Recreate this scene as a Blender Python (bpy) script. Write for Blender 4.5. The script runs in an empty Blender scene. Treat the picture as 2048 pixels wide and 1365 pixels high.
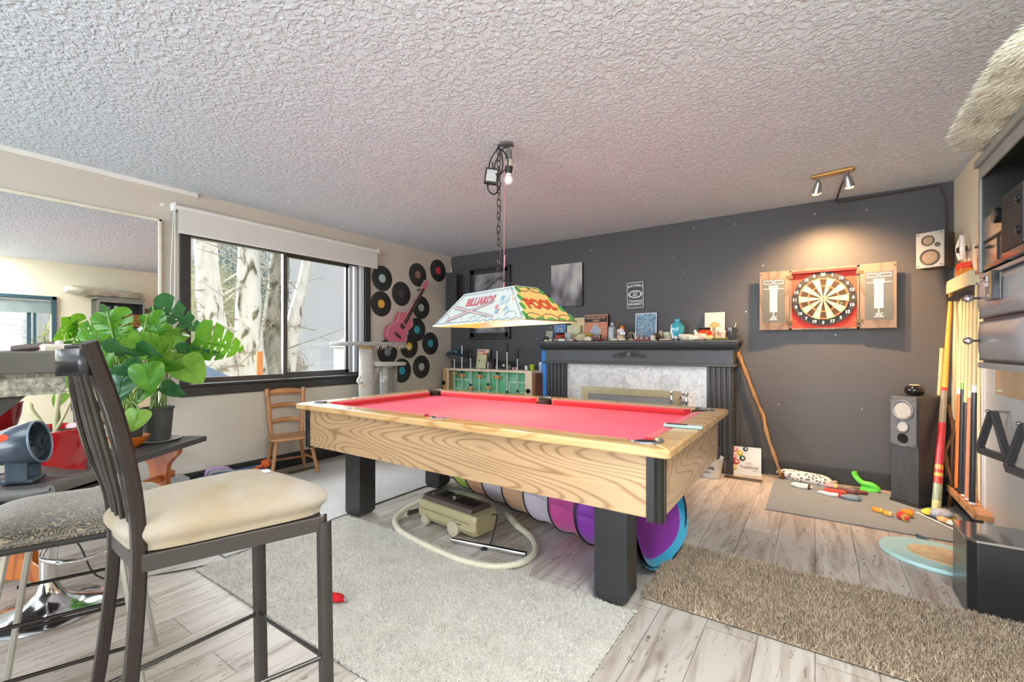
import bpy, bmesh, math, random
from math import sin, cos, pi, radians, sqrt, atan2
from mathutils import Vector, Matrix, noise as mnoise

S = bpy.context.scene
COL = S.collection

# ------------------------------------------------------------------ camera, world, lights, exposure
FW, FH = 2048.0, 1365.0
FPX = 893.0
cam_d = bpy.data.cameras.new('camera')
cam = bpy.data.objects.new('camera', cam_d)
COL.objects.link(cam)
cam_d.sensor_fit = 'HORIZONTAL'
cam_d.sensor_width = 36.0
cam_d.lens = 36.0 * FPX / FW
cam_d.shift_y = (696.5 - FH / 2) / FW
cam_d.clip_start = 0.05
cam_d.clip_end = 200
cam.location = (0, 0, 1.16)
cam.rotation_euler = (pi / 2, 0, math.atan(606 / 893.0))
S.camera = cam

S.view_settings.view_transform = 'Standard'
S.view_settings.look = 'None'
S.view_settings.exposure = 0.45
S.view_settings.gamma = 1.0
S.view_settings.use_curve_mapping = False

W = bpy.data.worlds.new('sky')
S.world = W
W.use_nodes = True
wn = W.node_tree.nodes
bgn = wn['Background']
bgn.inputs['Color'].default_value = (0.96, 0.985, 1.0, 1)
bgn.inputs['Strength'].default_value = 0.53


def light(name, kind, loc, target, power, color=(1, 1, 1), **kw):
    d = bpy.data.lights.new(name, kind)
    d.energy = power
    d.color = color
    for k, v in kw.items():
        setattr(d, k, v)
    o = bpy.data.objects.new(name, d)
    COL.objects.link(o)
    o.location = loc
    o.rotation_euler = (Vector(target) - Vector(loc)).to_track_quat('-Z', 'Y').to_euler()
    return o


light('sun', 'SUN', (-9, 0, 3.2), (0, 4.2, 1.0), 2.4, (1.0, 0.97, 0.93), angle=radians(12))
light('patio_window_light', 'AREA', (-1.6, -4.5, 1.4), (-1.7, 3.0, 2.1), 225, (0.83, 0.92, 1.0), shape='RECTANGLE', size=3.8, size_y=2.0)  # added broad fill from behind the camera, aimed up towards the ceiling
light('kitchen_ceiling_light', 'AREA', (-2.6, -.9, 2.42), (-2.6, -.8, 0), 24, (0.88, 0.94, 1.0), shape='RECTANGLE', size=1.2, size_y=1.2)  # added overhead fill behind the camera, not a fixture of the room
light('hall_ceiling_light', 'AREA', (0.40, 0.55, 2.42), (0.40, .75, 0), 74, (0.93, 0.97, 1.0), shape='RECTANGLE', size=.7, size_y=1.0)  # unseen fill above the camera, added to brighten the right side
light('open_sky_light', 'SUN', (-9, 2, 4.5), (0, 2.6, .8), 13.0, (0.93, 0.97, 1.0), angle=radians(75))


# ------------------------------------------------------------------ materials
def lin(c):
    c /= 255.0
    return c / 12.92 if c <= 0.04045 else ((c + 0.055) / 1.055) ** 2.4


def rgb(r, g=None, b=None):
    if g is None:
        h = r.lstrip('#')
        r, g, b = (int(h[i:i + 2], 16) for i in (0, 2, 4))
    return (lin(r), lin(g), lin(b), 1)


MC = {}


def mul(c, k):
    return (min(c[0] * k, 1), min(c[1] * k, 1), min(c[2] * k, 1), 1)


def mat(name, c, rough=0.5, metal=0.0, var=0.10, scale=8, bump=0.0, bscale=60, stretch=(1, 1, 1), c2=None, coat=0, trans=0, ior=1.45, emis=0, ecol=None, alpha=1, spec=0.5, sheen=0, detail=4):
    key = name
    if key in MC:
        return MC[key]
    if isinstance(c, str):
        c = rgb(c)
    if isinstance(c2, str):
        c2 = rgb(c2)
    m = bpy.data.materials.new(name)
    m.use_nodes = True
    N, L = m.node_tree.nodes, m.node_tree.links
    b = N['Principled BSDF']
    tc = N.new('ShaderNodeTexCoord')
    mp = N.new('ShaderNodeMapping')
    mp.inputs['Scale'].default_value = stretch
    L.new(tc.outputs['Object'], mp.inputs['Vector'])
    nz = N.new('ShaderNodeTexNoise')
    nz.inputs['Scale'].default_value = scale
    nz.inputs['Detail'].default_value = detail
    L.new(mp.outputs['Vector'], nz.inputs['Vector'])
    rp = N.new('ShaderNodeValToRGB')
    rp.color_ramp.elements[0].position = 0.3
    rp.color_ramp.elements[1].position = 0.7
    rp.color_ramp.elements[0].color = mul(c, 1 - var) if c2 is None else c2
    rp.color_ramp.elements[1].color = mul(c, 1 + var) if c2 is None else c
    L.new(nz.outputs['Fac'], rp.inputs['Fac'])
    L.new(rp.outputs['Color'], b.inputs['Base Color'])
    b.inputs['Roughness'].default_value = rough
    b.inputs['Metallic'].default_value = metal
    b.inputs['Specular IOR Level'].default_value = spec
    b.inputs['Coat Weight'].default_value = coat
    b.inputs['Coat Roughness'].default_value = 0.1
    if sheen:
        b.inputs['Sheen Weight'].default_value = sheen
    if trans:
        b.inputs['Transmission Weight'].default_value = trans
        b.inputs['IOR'].default_value = ior
    if emis:
        b.inputs['Emission Color'].default_value = rgb(ecol) if ecol else c
        b.inputs['Emission Strength'].default_value = emis
    if alpha < 1:
        b.inputs['Alpha'].default_value = alpha
    if bump:
        n2 = N.new('ShaderNodeTexNoise')
        n2.inputs['Scale'].default_value = bscale
        n2.inputs['Detail'].default_value = 3
        L.new(mp.outputs['Vector'], n2.inputs['Vector'])
        bp = N.new('ShaderNodeBump')
        bp.inputs['Strength'].default_value = bump
        bp.inputs['Distance'].default_value = 0.01
        L.new(n2.outputs['Fac'], bp.inputs['Height'])
        L.new(bp.outputs['Normal'], b.inputs['Normal'])
    MC[key] = m
    return m


def nodes_of(m):
    return m.node_tree.nodes, m.node_tree.links, m.node_tree.nodes['Principled BSDF']


def ramp(N, pts, interp='LINEAR'):
    r = N.new('ShaderNodeValToRGB')
    r.color_ramp.interpolation = interp
    e = r.color_ramp.elements
    while len(e) > 1:
        e.remove(e[-1])
    e[0].position, e[0].color = pts[0]
    for p, c in pts[1:]:
        q = e.new(p)
        q.color = c
    return r


def mathn(N, L, op, a, b=None):
    n = N.new('ShaderNodeMath')
    n.operation = op
    for i, x in enumerate((a, b)):
        if x is None:
            continue
        if isinstance(x, (int, float)):
            n.inputs[i].default_value = x
        else:
            L.new(x, n.inputs[i])
    return n.outputs[0]


def wood(name, light_c, dark_c, axis='x', freq=16, sc=1.0, rough=0.35, coat=0.2, width=0.18):
    """plain-sawn boards: contour rings of a stretched noise"""
    if name in MC:
        return MC[name]
    m = bpy.data.materials.new(name)
    m.use_nodes = True
    N, L, b = nodes_of(m)
    tc = N.new('ShaderNodeTexCoord')
    mp = N.new('ShaderNodeMapping')
    st = {'x': (0.9, 5, 5), 'y': (5, 0.9, 5), 'z': (5, 5, 0.9)}[axis]
    mp.inputs['Scale'].default_value = tuple(s * sc for s in st)
    L.new(tc.outputs['Object'], mp.inputs['Vector'])
    nz = N.new('ShaderNodeTexNoise')
    nz.inputs['Scale'].default_value = 1.0
    nz.inputs['Detail'].default_value = 1.2
    nz.inputs['Roughness'].default_value = 0.4
    L.new(mp.outputs['Vector'], nz.inputs['Vector'])
    v = mathn(N, L, 'MULTIPLY', nz.outputs['Fac'], freq)
    v = mathn(N, L, 'FRACT', v)
    r1 = ramp(N, [(0, rgb(dark_c)), (width, rgb(light_c)), (0.8, rgb(light_c)), (1, rgb(dark_c))])
    L.new(v, r1.inputs['Fac'])
    fine = N.new('ShaderNodeTexNoise')
    mp2 = N.new('ShaderNodeMapping')
    mp2.inputs['Scale'].default_value = tuple((3 if s < 1 else 90) for s in st)
    L.new(tc.outputs['Object'], mp2.inputs['Vector'])
    L.new(mp2.outputs['Vector'], fine.inputs['Vector'])
    fine.inputs['Scale'].default_value = 1
    mx = N.new('ShaderNodeMixRGB')
    mx.blend_type = 'MULTIPLY'
    r2 = ramp(N, [(0.3, (0.86, 0.84, 0.8, 1)), (0.65, (1, 1, 1, 1))])
    L.new(fine.outputs['Fac'], r2.inputs['Fac'])
    mx.inputs[0].default_value = 0.8
    L.new(r1.outputs['Color'], mx.inputs[1])
    L.new(r2.outputs['Color'], mx.inputs[2])
    L.new(mx.outputs['Color'], b.inputs['Base Color'])
    b.inputs['Roughness'].default_value = rough
    b.inputs['Coat Weight'].default_value = coat
    b.inputs['Coat Roughness'].default_value = 0.15
    MC[name] = m
    return m


# ------------------------------------------------------------------ mesh building
PM = {}


class MB:
    def __init__(s):
        s.v, s.f, s.mi, s.m = [], [], [], 0

    def add(s, vs, fs, M=None):
        n = len(s.v)
        for p in vs:
            p = Vector(p)
            s.v.append(M @ p if M is not None else p)
        for f in fs:
            s.f.append([n + i for i in f])
            s.mi.append(s.m)
        return s

    def box(s, x0, y0, z0, x1, y1, z1, M=None):
        if x0 > x1: x0, x1 = x1, x0
        if y0 > y1: y0, y1 = y1, y0
        if z0 > z1: z0, z1 = z1, z0
        return s.add([(x0, y0, z0), (x1, y0, z0), (x1, y1, z0), (x0, y1, z0), (x0, y0, z1), (x1, y0, z1), (x1, y1, z1), (x0, y1, z1)],
                     [(0, 3, 2, 1), (4, 5, 6, 7), (0, 1, 5, 4), (1, 2, 6, 5), (2, 3, 7, 6), (3, 0, 4, 7)], M)

    def bar(s, p0, p1, w, h=None, up=(0, 0, 1)):
        """rectangular bar from p0 to p1"""
        p0, p1 = Vector(p0), Vector(p1)
        h = w if h is None else h
        d = (p1 - p0)
        l = d.length
        d.normalize()
        u = Vector(up)
        if abs(d.dot(u)) > 0.98:
            u = Vector((0, 1, 0))
        a = d.cross(u).normalized()
        b = a.cross(d)
        M = Matrix((a, b, d)).transposed().to_4x4()
        M.translation = p0
        return s.box(-w / 2, -h / 2, 0, w / 2, h / 2, l, M)

    def tube(s, pts, r, n=8, closed=False, flat=None):
        P = [Vector(p) for p in pts]
        m = len(P)
        rs = r if isinstance(r, (list, tuple)) else [r] * m
        base = len(s.v)
        prev = None
        for i, p in enumerate(P):
            if closed:
                t = P[(i + 1) % m] - P[i - 1]
            else:
                t = P[min(i + 1, m - 1)] - P[max(i - 1, 0)]
            if t.length < 1e-9:
                t = Vector((0, 0, 1))
            t.normalize()
            if prev is None:
                a = t.cross(Vector((0, 0, 1)))
                if a.length < 0.05:
                    a = t.cross(Vector((1, 0, 0)))
                a.normalize()
            else:
                a = prev - t * prev.dot(t)
                a = a.normalized() if a.length > 1e-6 else prev
            prev = a
            b = t.cross(a)
            for k in range(n):
                an = 2 * pi * k / n
                kf = flat if flat else 1.0
                s.v.append(p + a * cos(an) * rs[i] + b * sin(an) * rs[i] * kf)
        rng = m if closed else m - 1
        for i in range(rng):
            j = (i + 1) % m
            for k in range(n):
                k2 = (k + 1) % n
                s.f.append([base + i * n + k, base + i * n + k2, base + j * n + k2, base + j * n + k])
                s.mi.append(s.m)
        if not closed:
            s.f.append([base + k for k in range(n)][::-1]); s.mi.append(s.m)
            s.f.append([base + (m - 1) * n + k for k in range(n)]); s.mi.append(s.m)
        return s

    def cyl(s, p0, p1, r0, r1=None, n=16):
        return s.tube([p0, p1], [r0, r0 if r1 is None else r1], n)

    def lathe(s, prof, M=None, n=24, c=(0, 0, 0)):
        base = len(s.v)
        T = Matrix.Translation(c)
        M = T if M is None else T @ M
        for r, z in prof:
            for k in range(n):
                a = 2 * pi * k / n
                s.v.append(M @ Vector((r * cos(a), r * sin(a), z)))
        for i in range(len(prof) - 1):
            for k in range(n):
                k2 = (k + 1) % n
                s.f.append([base + i * n + k, base + i * n + k2, base + (i + 1) * n + k2, base + (i + 1) * n + k])
                s.mi.append(s.m)
        if prof[0][0] > 1e-5:
            s.f.append([base + k for k in range(n)][::-1]); s.mi.append(s.m)
        if prof[-1][0] > 1e-5:
            q = base + (len(prof) - 1) * n
            s.f.append([q + k for k in range(n)]); s.mi.append(s.m)
        return s

    def ball(s, c, r, n=14, m=9, M=None, jit=0, seed=0):
        if not isinstance(r, (tuple, list)):
            r = (r, r, r)
        base = len(s.v)
        T = Matrix.Translation(c)
        if M is not None:
            T = T @ M
        for i in range(m + 1):
            th = pi * i / m
            for k in range(n):
                a = 2 * pi * k / n
                p = Vector((sin(th) * cos(a), sin(th) * sin(a), cos(th)))
                q = 1
                if jit:
                    q = 1 + jit * mnoise.noise(p * 1.7 + Vector((seed * 7.3, seed, 0)))
                s.v.append(T @ Vector((p.x * r[0] * q, p.y * r[1] * q, p.z * r[2] * q)))
        for i in range(m):
            for k in range(n):
                k2 = (k + 1) % n
                s.f.append([base + i * n + k, base + (i + 1) * n + k, base + (i + 1) * n + k2, base + i * n + k2])
                s.mi.append(s.m)
        return s

    def prism(s, poly, d0, d1, F):
        """poly in (u,v); F(u,v,w) -> point; extruded from w=d0 to d1"""
        n = len(poly)
        base = len(s.v)
        for w in (d0, d1):
            for u, v in poly:
                s.v.append(Vector(F(u, v, w)))
        for k in range(n):
            k2 = (k + 1) % n
            s.f.append([base + k, base + k2, base + n + k2, base + n + k]); s.mi.append(s.m)
        s.f.append([base + k for k in range(n)][::-1]); s.mi.append(s.m)
        s.f.append([base + n + k for k in range(n)]); s.mi.append(s.m)
        return s

    def grid(s, nu, nv, F, closed_u=False):
        base = len(s.v)
        for i in range(nu + 1):
            for j in range(nv + 1):
                s.v.append(Vector(F(i / nu, j / nv)))
        for i in range(nu):
            for j in range(nv):
                a = base + i * (nv + 1) + j
                s.f.append([a, a + nv + 1, a + nv + 2, a + 1]); s.mi.append(s.m)
        return s

    def build(s, name, mats, parent=None, w=False, smooth=None, bevel=0, seg=2, sub=0, label=None, solid=0, weld=False):
        me = bpy.data.meshes.new(name)
        vs = s.v
        if w and parent is not None:
            Mi = PM[parent.name].inverted()
            vs = [Mi @ p for p in vs]
        me.from_pydata([tuple(p) for p in vs], [], s.f)
        mats = mats if isinstance(mats, (list, tuple)) else [mats]
        for m in mats:
            me.materials.append(m)
        if len(mats) > 1:
            me.polygons.foreach_set('material_index', s.mi)
        bm = bmesh.new()
        bm.from_mesh(me)
        if weld:
            bmesh.ops.remove_doubles(bm, verts=bm.verts, dist=1e-5)
        bmesh.ops.recalc_face_normals(bm, faces=bm.faces)
        bm.to_mesh(me)
        bm.free()
        if smooth is not None:
            me.polygons.foreach_set('use_smooth', [True] * len(me.polygons))
            me.set_sharp_from_angle(angle=radians(smooth))
        me.update()
        o = bpy.data.objects.new(name, me)
        COL.objects.link(o)
        if parent is not None:
            o.parent = parent
            PM[o.name] = PM[parent.name]
        else:
            PM[o.name] = Matrix.Identity(4)
        if solid:
            q = o.modifiers.new('solid', 'SOLIDIFY'); q.thickness = solid; q.offset = 0
        if bevel:
            q = o.modifiers.new('bevel', 'BEVEL'); q.width = bevel; q.segments = seg; q.limit_method = 'ANGLE'; q.angle_limit = radians(40)
        if sub:
            q = o.modifiers.new('sub', 'SUBSURF'); q.levels = sub; q.render_levels = sub
        if label:
            o['label'] = label
        return o


def tag(o, label, cat, group=None, kind=None):
    o['label'] = label
    o['category'] = cat
    if group: o['group'] = group
    if kind: o['kind'] = kind
    return o


def thing(name, label, cat, loc=(0, 0, 0), rz=0, group=None, rot=None):
    o = bpy.data.objects.new(name, None)
    o.empty_display_size = 0.05
    COL.objects.link(o)
    o.location = loc
    o.rotation_euler = rot if rot else (0, 0, rz)
    M = Matrix.Translation(loc) @ o.rotation_euler.to_matrix().to_4x4()
    PM[o.name] = M
    tag(o, label, cat, group)
    return o


def struct(o, label=None):
    o['kind'] = 'structure'
    if label: o['label'] = label
    return o


def copy_tree(o, parent=None):
    c = o.copy()
    COL.objects.link(c)
    if parent is not None:
        c.parent = parent
    for ch in list(o.children):
        copy_tree(ch, c)
    return c


def dup(root, loc, rz=0, label=None, group=None):
    c = copy_tree(root)
    c.location = loc
    c.rotation_euler = (0, 0, rz)
    PM[c.name] = Matrix.Translation(loc) @ c.rotation_euler.to_matrix().to_4x4()
    if label: c['label'] = label
    if group: c['group'] = group
    return c


def text(name, body, size, origin, xdir, ydir, m, parent=None, w=False, ext=0.0008, align='CENTER', bold=0.0, sx=1.0, shear=0.0, label=None, arch=0.0):
    """lettering as a thin mesh; origin = centre of the line, xdir reading direction, ydir up"""
    cu = bpy.data.curves.new(name, 'FONT')
    cu.body = body
    cu.size = size
    cu.align_x = align
    cu.align_y = 'CENTER'
    cu.extrude = ext
    cu.offset = bold
    cu.shear = shear
    cu.resolution_u = 2
    tmp = bpy.data.objects.new(name + '_tmp', cu)
    COL.objects.link(tmp)
    dg = bpy.context.evaluated_depsgraph_get()
    me = bpy.data.meshes.new_from_object(tmp.evaluated_get(dg))
    bpy.data.objects.remove(tmp)
    bpy.data.curves.remove(cu)
    X, Y = Vector(xdir).normalized(), Vector(ydir).normalized()
    Z = X.cross(Y)
    O = Vector(origin)
    Mi = PM[parent.name].inverted() if (w and parent is not None) else None
    for v in me.vertices:
        x, y = v.co.x * sx, v.co.y
        if arch:
            y += arch * (1 - (x / (0.5 * max(1e-6, size * sx * len(body) * 0.6))) ** 2)
        p = O + X * x + Y * y + Z * v.co.z
        v.co = Mi @ p if Mi is not None else p
    me.name = name
    me.materials.clear()
    me.materials.append(m)
    o = bpy.data.objects.new(name, me)
    COL.objects.link(o)
    if parent is not None:
        o.parent = parent
        PM[o.name] = PM[parent.name]
    if label: o['label'] = label
    return o


def RZ(a):
    return Matrix.Rotation(a, 4, 'Z')


def smooth_path(pts, n=8, closed=False):
    """Catmull-Rom"""
    P = [Vector(p) for p in pts]
    m = len(P)
    out = []
    rng = m if closed else m - 1
    for i in range(rng):
        p0 = P[(i - 1) % m] if closed or i > 0 else P[0]
        p1, p2 = P[i], P[(i + 1) % m]
        p3 = P[(i + 2) % m] if closed or i + 2 < m else P[-1]
        for k in range(n):
            t = k / n
            out.append(0.5 * ((2 * p1) + (p2 - p0) * t + (2 * p0 - 5 * p1 + 4 * p2 - p3) * t * t + (3 * p1 - p0 - 3 * p2 + p3) * t ** 3))
    if not closed:
        out.append(P[-1])
    return out


# common materials
BLACK = mat('black_paint', '#2e2e30', 0.35, var=0.08, scale=30)
BLACKG = mat('black_gloss', '#1b1b1d', 0.15, var=0.05)
BLACKP = mat('black_plastic', '#262627', 0.5, var=0.08, bump=0.05)
GREYP = mat('grey_plastic', '#6b6c6e', 0.45, var=0.05)
WHITE = mat('white_paint', '#e4e3df', 0.5, var=0.03)
WHITEP = mat('white_plastic', '#e9e9e7', 0.35, var=0.02)
CHROME = mat('chrome', '#d8d8da', 0.12, metal=1, var=0.03)
STEEL = mat('steel', '#a8a8a8', 0.3, metal=1, var=0.06)
BRASS = mat('brass', '#b7a988', 0.35, metal=.85, var=0.06)
TRIMB = mat('trim_black', '#323334', 0.42, var=0.1, scale=12, bump=0.06, bscale=40)
RED = mat('red_glaze', '#b3141c', 0.12, var=0.1, coat=0.6)
ORANGE = mat('orange_plastic', '#e07a25', 0.4, var=0.05)

# ------------------------------------------------------------------ the room
XL, XR, YB, YF, ZC = -4.25, 0.88, 4.73, -4.6, 2.44


def floor_mat():
    m = bpy.data.materials.new('grey_oak_laminate')
    m.use_nodes = True
    N, L, b = nodes_of(m)
    tc = N.new('ShaderNodeTexCoord')
    sx = N.new('ShaderNodeSeparateXYZ')
    L.new(tc.outputs['Object'], sx.inputs[0])
    cb = N.new('ShaderNodeCombineXYZ')
    L.new(sx.outputs['Y'], cb.inputs['X'])
    L.new(sx.outputs['X'], cb.inputs['Y'])
    br = N.new('ShaderNodeTexBrick')
    br.offset = 0.37
    br.inputs['Scale'].default_value = 1
    br.inputs['Brick Width'].default_value = 1.22
    br.inputs['Row Height'].default_value = 0.19
    br.inputs['Mortar Size'].default_value = 0.0022
    br.inputs['Mortar Smooth'].default_value = 0.3
    br.inputs['Color1'].default_value = rgb('#cdc6be')
    br.inputs['Color2'].default_value = rgb('#bcb4ac')
    br.inputs['Mortar'].default_value = rgb('#8d857e')
    L.new(cb.outputs[0], br.inputs['Vector'])
    mp = N.new('ShaderNodeMapping')
    mp.inputs['Scale'].default_value = (7, 0.9, 1)
    L.new(tc.outputs['Object'], mp.inputs['Vector'])
    nz = N.new('ShaderNodeTexNoise')
    nz.inputs['Scale'].default_value = 2.2
    nz.inputs['Detail'].default_value = 6
    nz.inputs['Distortion'].default_value = 1.2
    L.new(mp.outputs[0], nz.inputs['Vector'])
    r = ramp(N, [(0.26, rgb('#9a8e84')), (0.38, rgb('#d6cdc5')), (0.55, (1, 1, 1, 1))])
    L.new(nz.outputs['Fac'], r.inputs['Fac'])
    mx = N.new('ShaderNodeMixRGB')
    mx.blend_type = 'MULTIPLY'
    mx.inputs[0].default_value = 0.75
    L.new(br.outputs['Color'], mx.inputs[1])
    L.new(r.outputs['Color'], mx.inputs[2])
    # fine dark cracks and knots
    mp2 = N.new('ShaderNodeMapping')
    mp2.inputs['Scale'].default_value = (9, 1.6, 1)
    L.new(tc.outputs['Object'], mp2.inputs['Vector'])
    n2 = N.new('ShaderNodeTexNoise')
    n2.inputs['Scale'].default_value = 1.5
    n2.inputs['Detail'].default_value = 3
    n2.inputs['Distortion'].default_value = 2.5
    L.new(mp2.outputs[0], n2.inputs['Vector'])
    a = mathn(N, L, 'SUBTRACT', n2.outputs['Fac'], 0.62)
    a = mathn(N, L, 'ABSOLUTE', a)
    a = mathn(N, L, 'MULTIPLY', a, 60)
    a = mathn(N, L, 'MINIMUM', a, 1)
    r2 = ramp(N, [(0, rgb('#a3968b')), (1, (1, 1, 1, 1))])
    L.new(a, r2.inputs['Fac'])
    m2 = N.new('ShaderNodeMixRGB')
    m2.blend_type = 'MULTIPLY'
    m2.inputs[0].default_value = 1
    L.new(mx.outputs[0], m2.inputs[1])
    L.new(r2.outputs[0], m2.inputs[2])
    L.new(m2.outputs[0], b.inputs['Base Color'])
    b.inputs['Roughness'].default_value = 0.38
    bp = N.new('ShaderNodeBump')
    bp.inputs['Strength'].default_value = 0.3
    bp.inputs['Distance'].default_value = 0.003
    inv = mathn(N, L, 'SUBTRACT', 1, br.outputs['Fac'])
    L.new(inv, bp.inputs['Height'])
    L.new(bp.outputs[0], b.inputs['Normal'])
    return m


def popcorn_mat():
    m = bpy.data.materials.new('textured_ceiling')
    m.use_nodes = True
    N, L, b = nodes_of(m)
    tc = N.new('ShaderNodeTexCoord')
    n1 = N.new('ShaderNodeTexNoise')
    n1.inputs['Scale'].default_value = 42
    n1.inputs['Detail'].default_value = 3
    n1.inputs['Distortion'].default_value = 0.6
    L.new(tc.outputs['Object'], n1.inputs['Vector'])
    r = ramp(N, [(0.42, (0, 0, 0, 1)), (0.62, (1, 1, 1, 1))])
    L.new(n1.outputs['Fac'], r.inputs['Fac'])
    bp = N.new('ShaderNodeBump')
    bp.inputs['Strength'].default_value = 1.0
    bp.inputs['Distance'].default_value = 0.0065
    L.new(r.outputs['Color'], bp.inputs['Height'])
    L.new(bp.outputs[0], b.inputs['Normal'])
    b.inputs['Base Color'].default_value = rgb('#dfe9f3')
    b.inputs['Roughness'].default_value = 0.95
    b.inputs['Specular IOR Level'].default_value = 0.1
    return m


def chipped_wall():
    m = bpy.data.materials.new('charcoal_wall_paint')
    m.use_nodes = True
    N, L, b = nodes_of(m)
    tc = N.new('ShaderNodeTexCoord')
    vo = N.new('ShaderNodeTexVoronoi')
    vo.inputs['Scale'].default_value = 7
    L.new(tc.outputs['Object'], vo.inputs['Vector'])
    nz = N.new('ShaderNodeTexNoise')
    nz.inputs['Scale'].default_value = 60
    L.new(tc.outputs['Object'], nz.inputs['Vector'])
    a = mathn(N, L, 'MULTIPLY', nz.outputs['Fac'], 0.06)
    a = mathn(N, L, 'ADD', a, vo.outputs['Distance'])
    r = ramp(N, [(0.066, rgb('#c8c4bc')), (0.072, rgb('#525255'))], 'LINEAR')
    L.new(a, r.inputs['Fac'])
    L.new(r.outputs['Color'], b.inputs['Base Color'])
    b.inputs['Roughness'].default_value = 0.42
    b.inputs['Specular IOR Level'].default_value = 0.3
    bp = N.new('ShaderNodeBump')
    bp.inputs['Strength'].default_value = 0.12
    bp.inputs['Distance'].default_value = 0.004
    n3 = N.new('ShaderNodeTexNoise')
    n3.inputs['Scale'].default_value = 18
    L.new(tc.outputs['Object'], n3.inputs['Vector'])
    L.new(n3.outputs['Fac'], bp.inputs['Height'])
    L.new(bp.outputs[0], b.inputs['Normal'])
    return m


BEIGE = mat('beige_wall_paint', '#c8c1b7', 0.8, var=0.03, scale=2, bump=0.08, bscale=70)
BEIGE2 = mat('cream_wall_paint', '#efe5ca', 0.8, var=0.03, scale=2, bump=0.08, bscale=70)
WALLD = chipped_wall()

struct(MB().box(-4.6, YF - .2, -0.12, XR + .2, YB + .2, 0).build('floor', floor_mat()))
struct(MB().box(-4.6, YF - .2, ZC, XR + .2, YB + .2, ZC + .1).build('ceiling', popcorn_mat()))
# left wall with the big window opening
WY0, WY1, WZ0, WZ1 = 1.545, 3.27, 0.86, 2.12
b = MB()
b.box(XL - .16, YF, 0, XL, WY0, ZC).box(XL - .16, WY1, 0, XL, YB + .1, ZC)
b.box(XL - .16, WY0, 0, XL, WY1, WZ0).box(XL - .16, WY0, WZ1, XL, WY1, ZC)
struct(b.build('wall_left', BEIGE))
struct(MB().box(XL, YB, 0, XR + .1, YB + .12, ZC).build('wall_back', WALLD))
RY0, RY1, RZ0, RZ1 = 0.98, 1.64, 1.02, 1.87
b = MB()
b.box(XR, YF, 0, XR + .14, RY0, ZC).box(XR, RY1, 0, XR + .14, YB, ZC)
b.box(XR, RY0, 0, XR + .14, RY1, RZ0).box(XR, RY0, RZ1, XR + .14, RY1, ZC)
struct(b.build('wall_right', BEIGE2))
# wall behind the camera; its wide opening is added to admit daylight
b = MB()
b.box(XL, YF - .14, 0, -3.5, YF, ZC).box(0.3, YF - .14, 0, XR, YF, ZC).box(-3.5, YF - .14, 2.35, 0.3, YF, ZC).box(-3.5, YF - .14, 0, 0.3, YF, 0.35)
struct(b.build('wall_front', BEIGE))

struct(MB().box(XL, 1.40, 0, XL + .018, YB, .135).box(XL, YF, 0, XL + .018, 1.4, .135).build('baseboard_left', TRIMB, bevel=.003))
struct(MB().box(XL, YB - .018, 0, -2.7, YB, .135).box(-.62, YB - .018, 0, XR, YB, .135).build('baseboard_back', TRIMB, bevel=.003))
struct(MB().box(XR - .015, 4.0, 0, XR, YB - .02, .1).build('baseboard_right', TRIMB, bevel=.003))
struct(MB().box(XL, YF, ZC - .035, XL + .02, 1.6, ZC).build('trim_1', WHITE))


GLASS = bpy.data.materials.new('window_glass')
GLASS.use_nodes = True
N_, L_, b_ = nodes_of(GLASS)
gl = N_.new('ShaderNodeBsdfGlossy'); gl.inputs['Roughness'].default_value = 0.02
tr = N_.new('ShaderNodeBsdfTransparent')
tcn = N_.new('ShaderNodeTexCoord'); nn = N_.new('ShaderNodeTexNoise'); nn.inputs['Scale'].default_value = 3
L_.new(tcn.outputs['Object'], nn.inputs['Vector'])
rr = ramp(N_, [(0.3, (0.95, 0.97, 0.97, 1)), (0.7, (1, 1, 1, 1))]); L_.new(nn.outputs['Fac'], rr.inputs['Fac']); L_.new(rr.outputs[0], tr.inputs['Color'])
mxs = N_.new('ShaderNodeMixShader'); mxs.inputs[0].default_value = 0.04
L_.new(tr.outputs[0], mxs.inputs[1]); L_.new(gl.outputs[0], mxs.inputs[2])
L_.new(mxs.outputs[0], N_['Material Output'].inputs['Surface'])

ALU = mat('bronze_aluminium', '#5d5a58', 0.35, metal=0.4, var=0.06)
ALUL = mat('pale_aluminium', '#c9ccd2', 0.3, metal=0.2, var=0.05)


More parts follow.
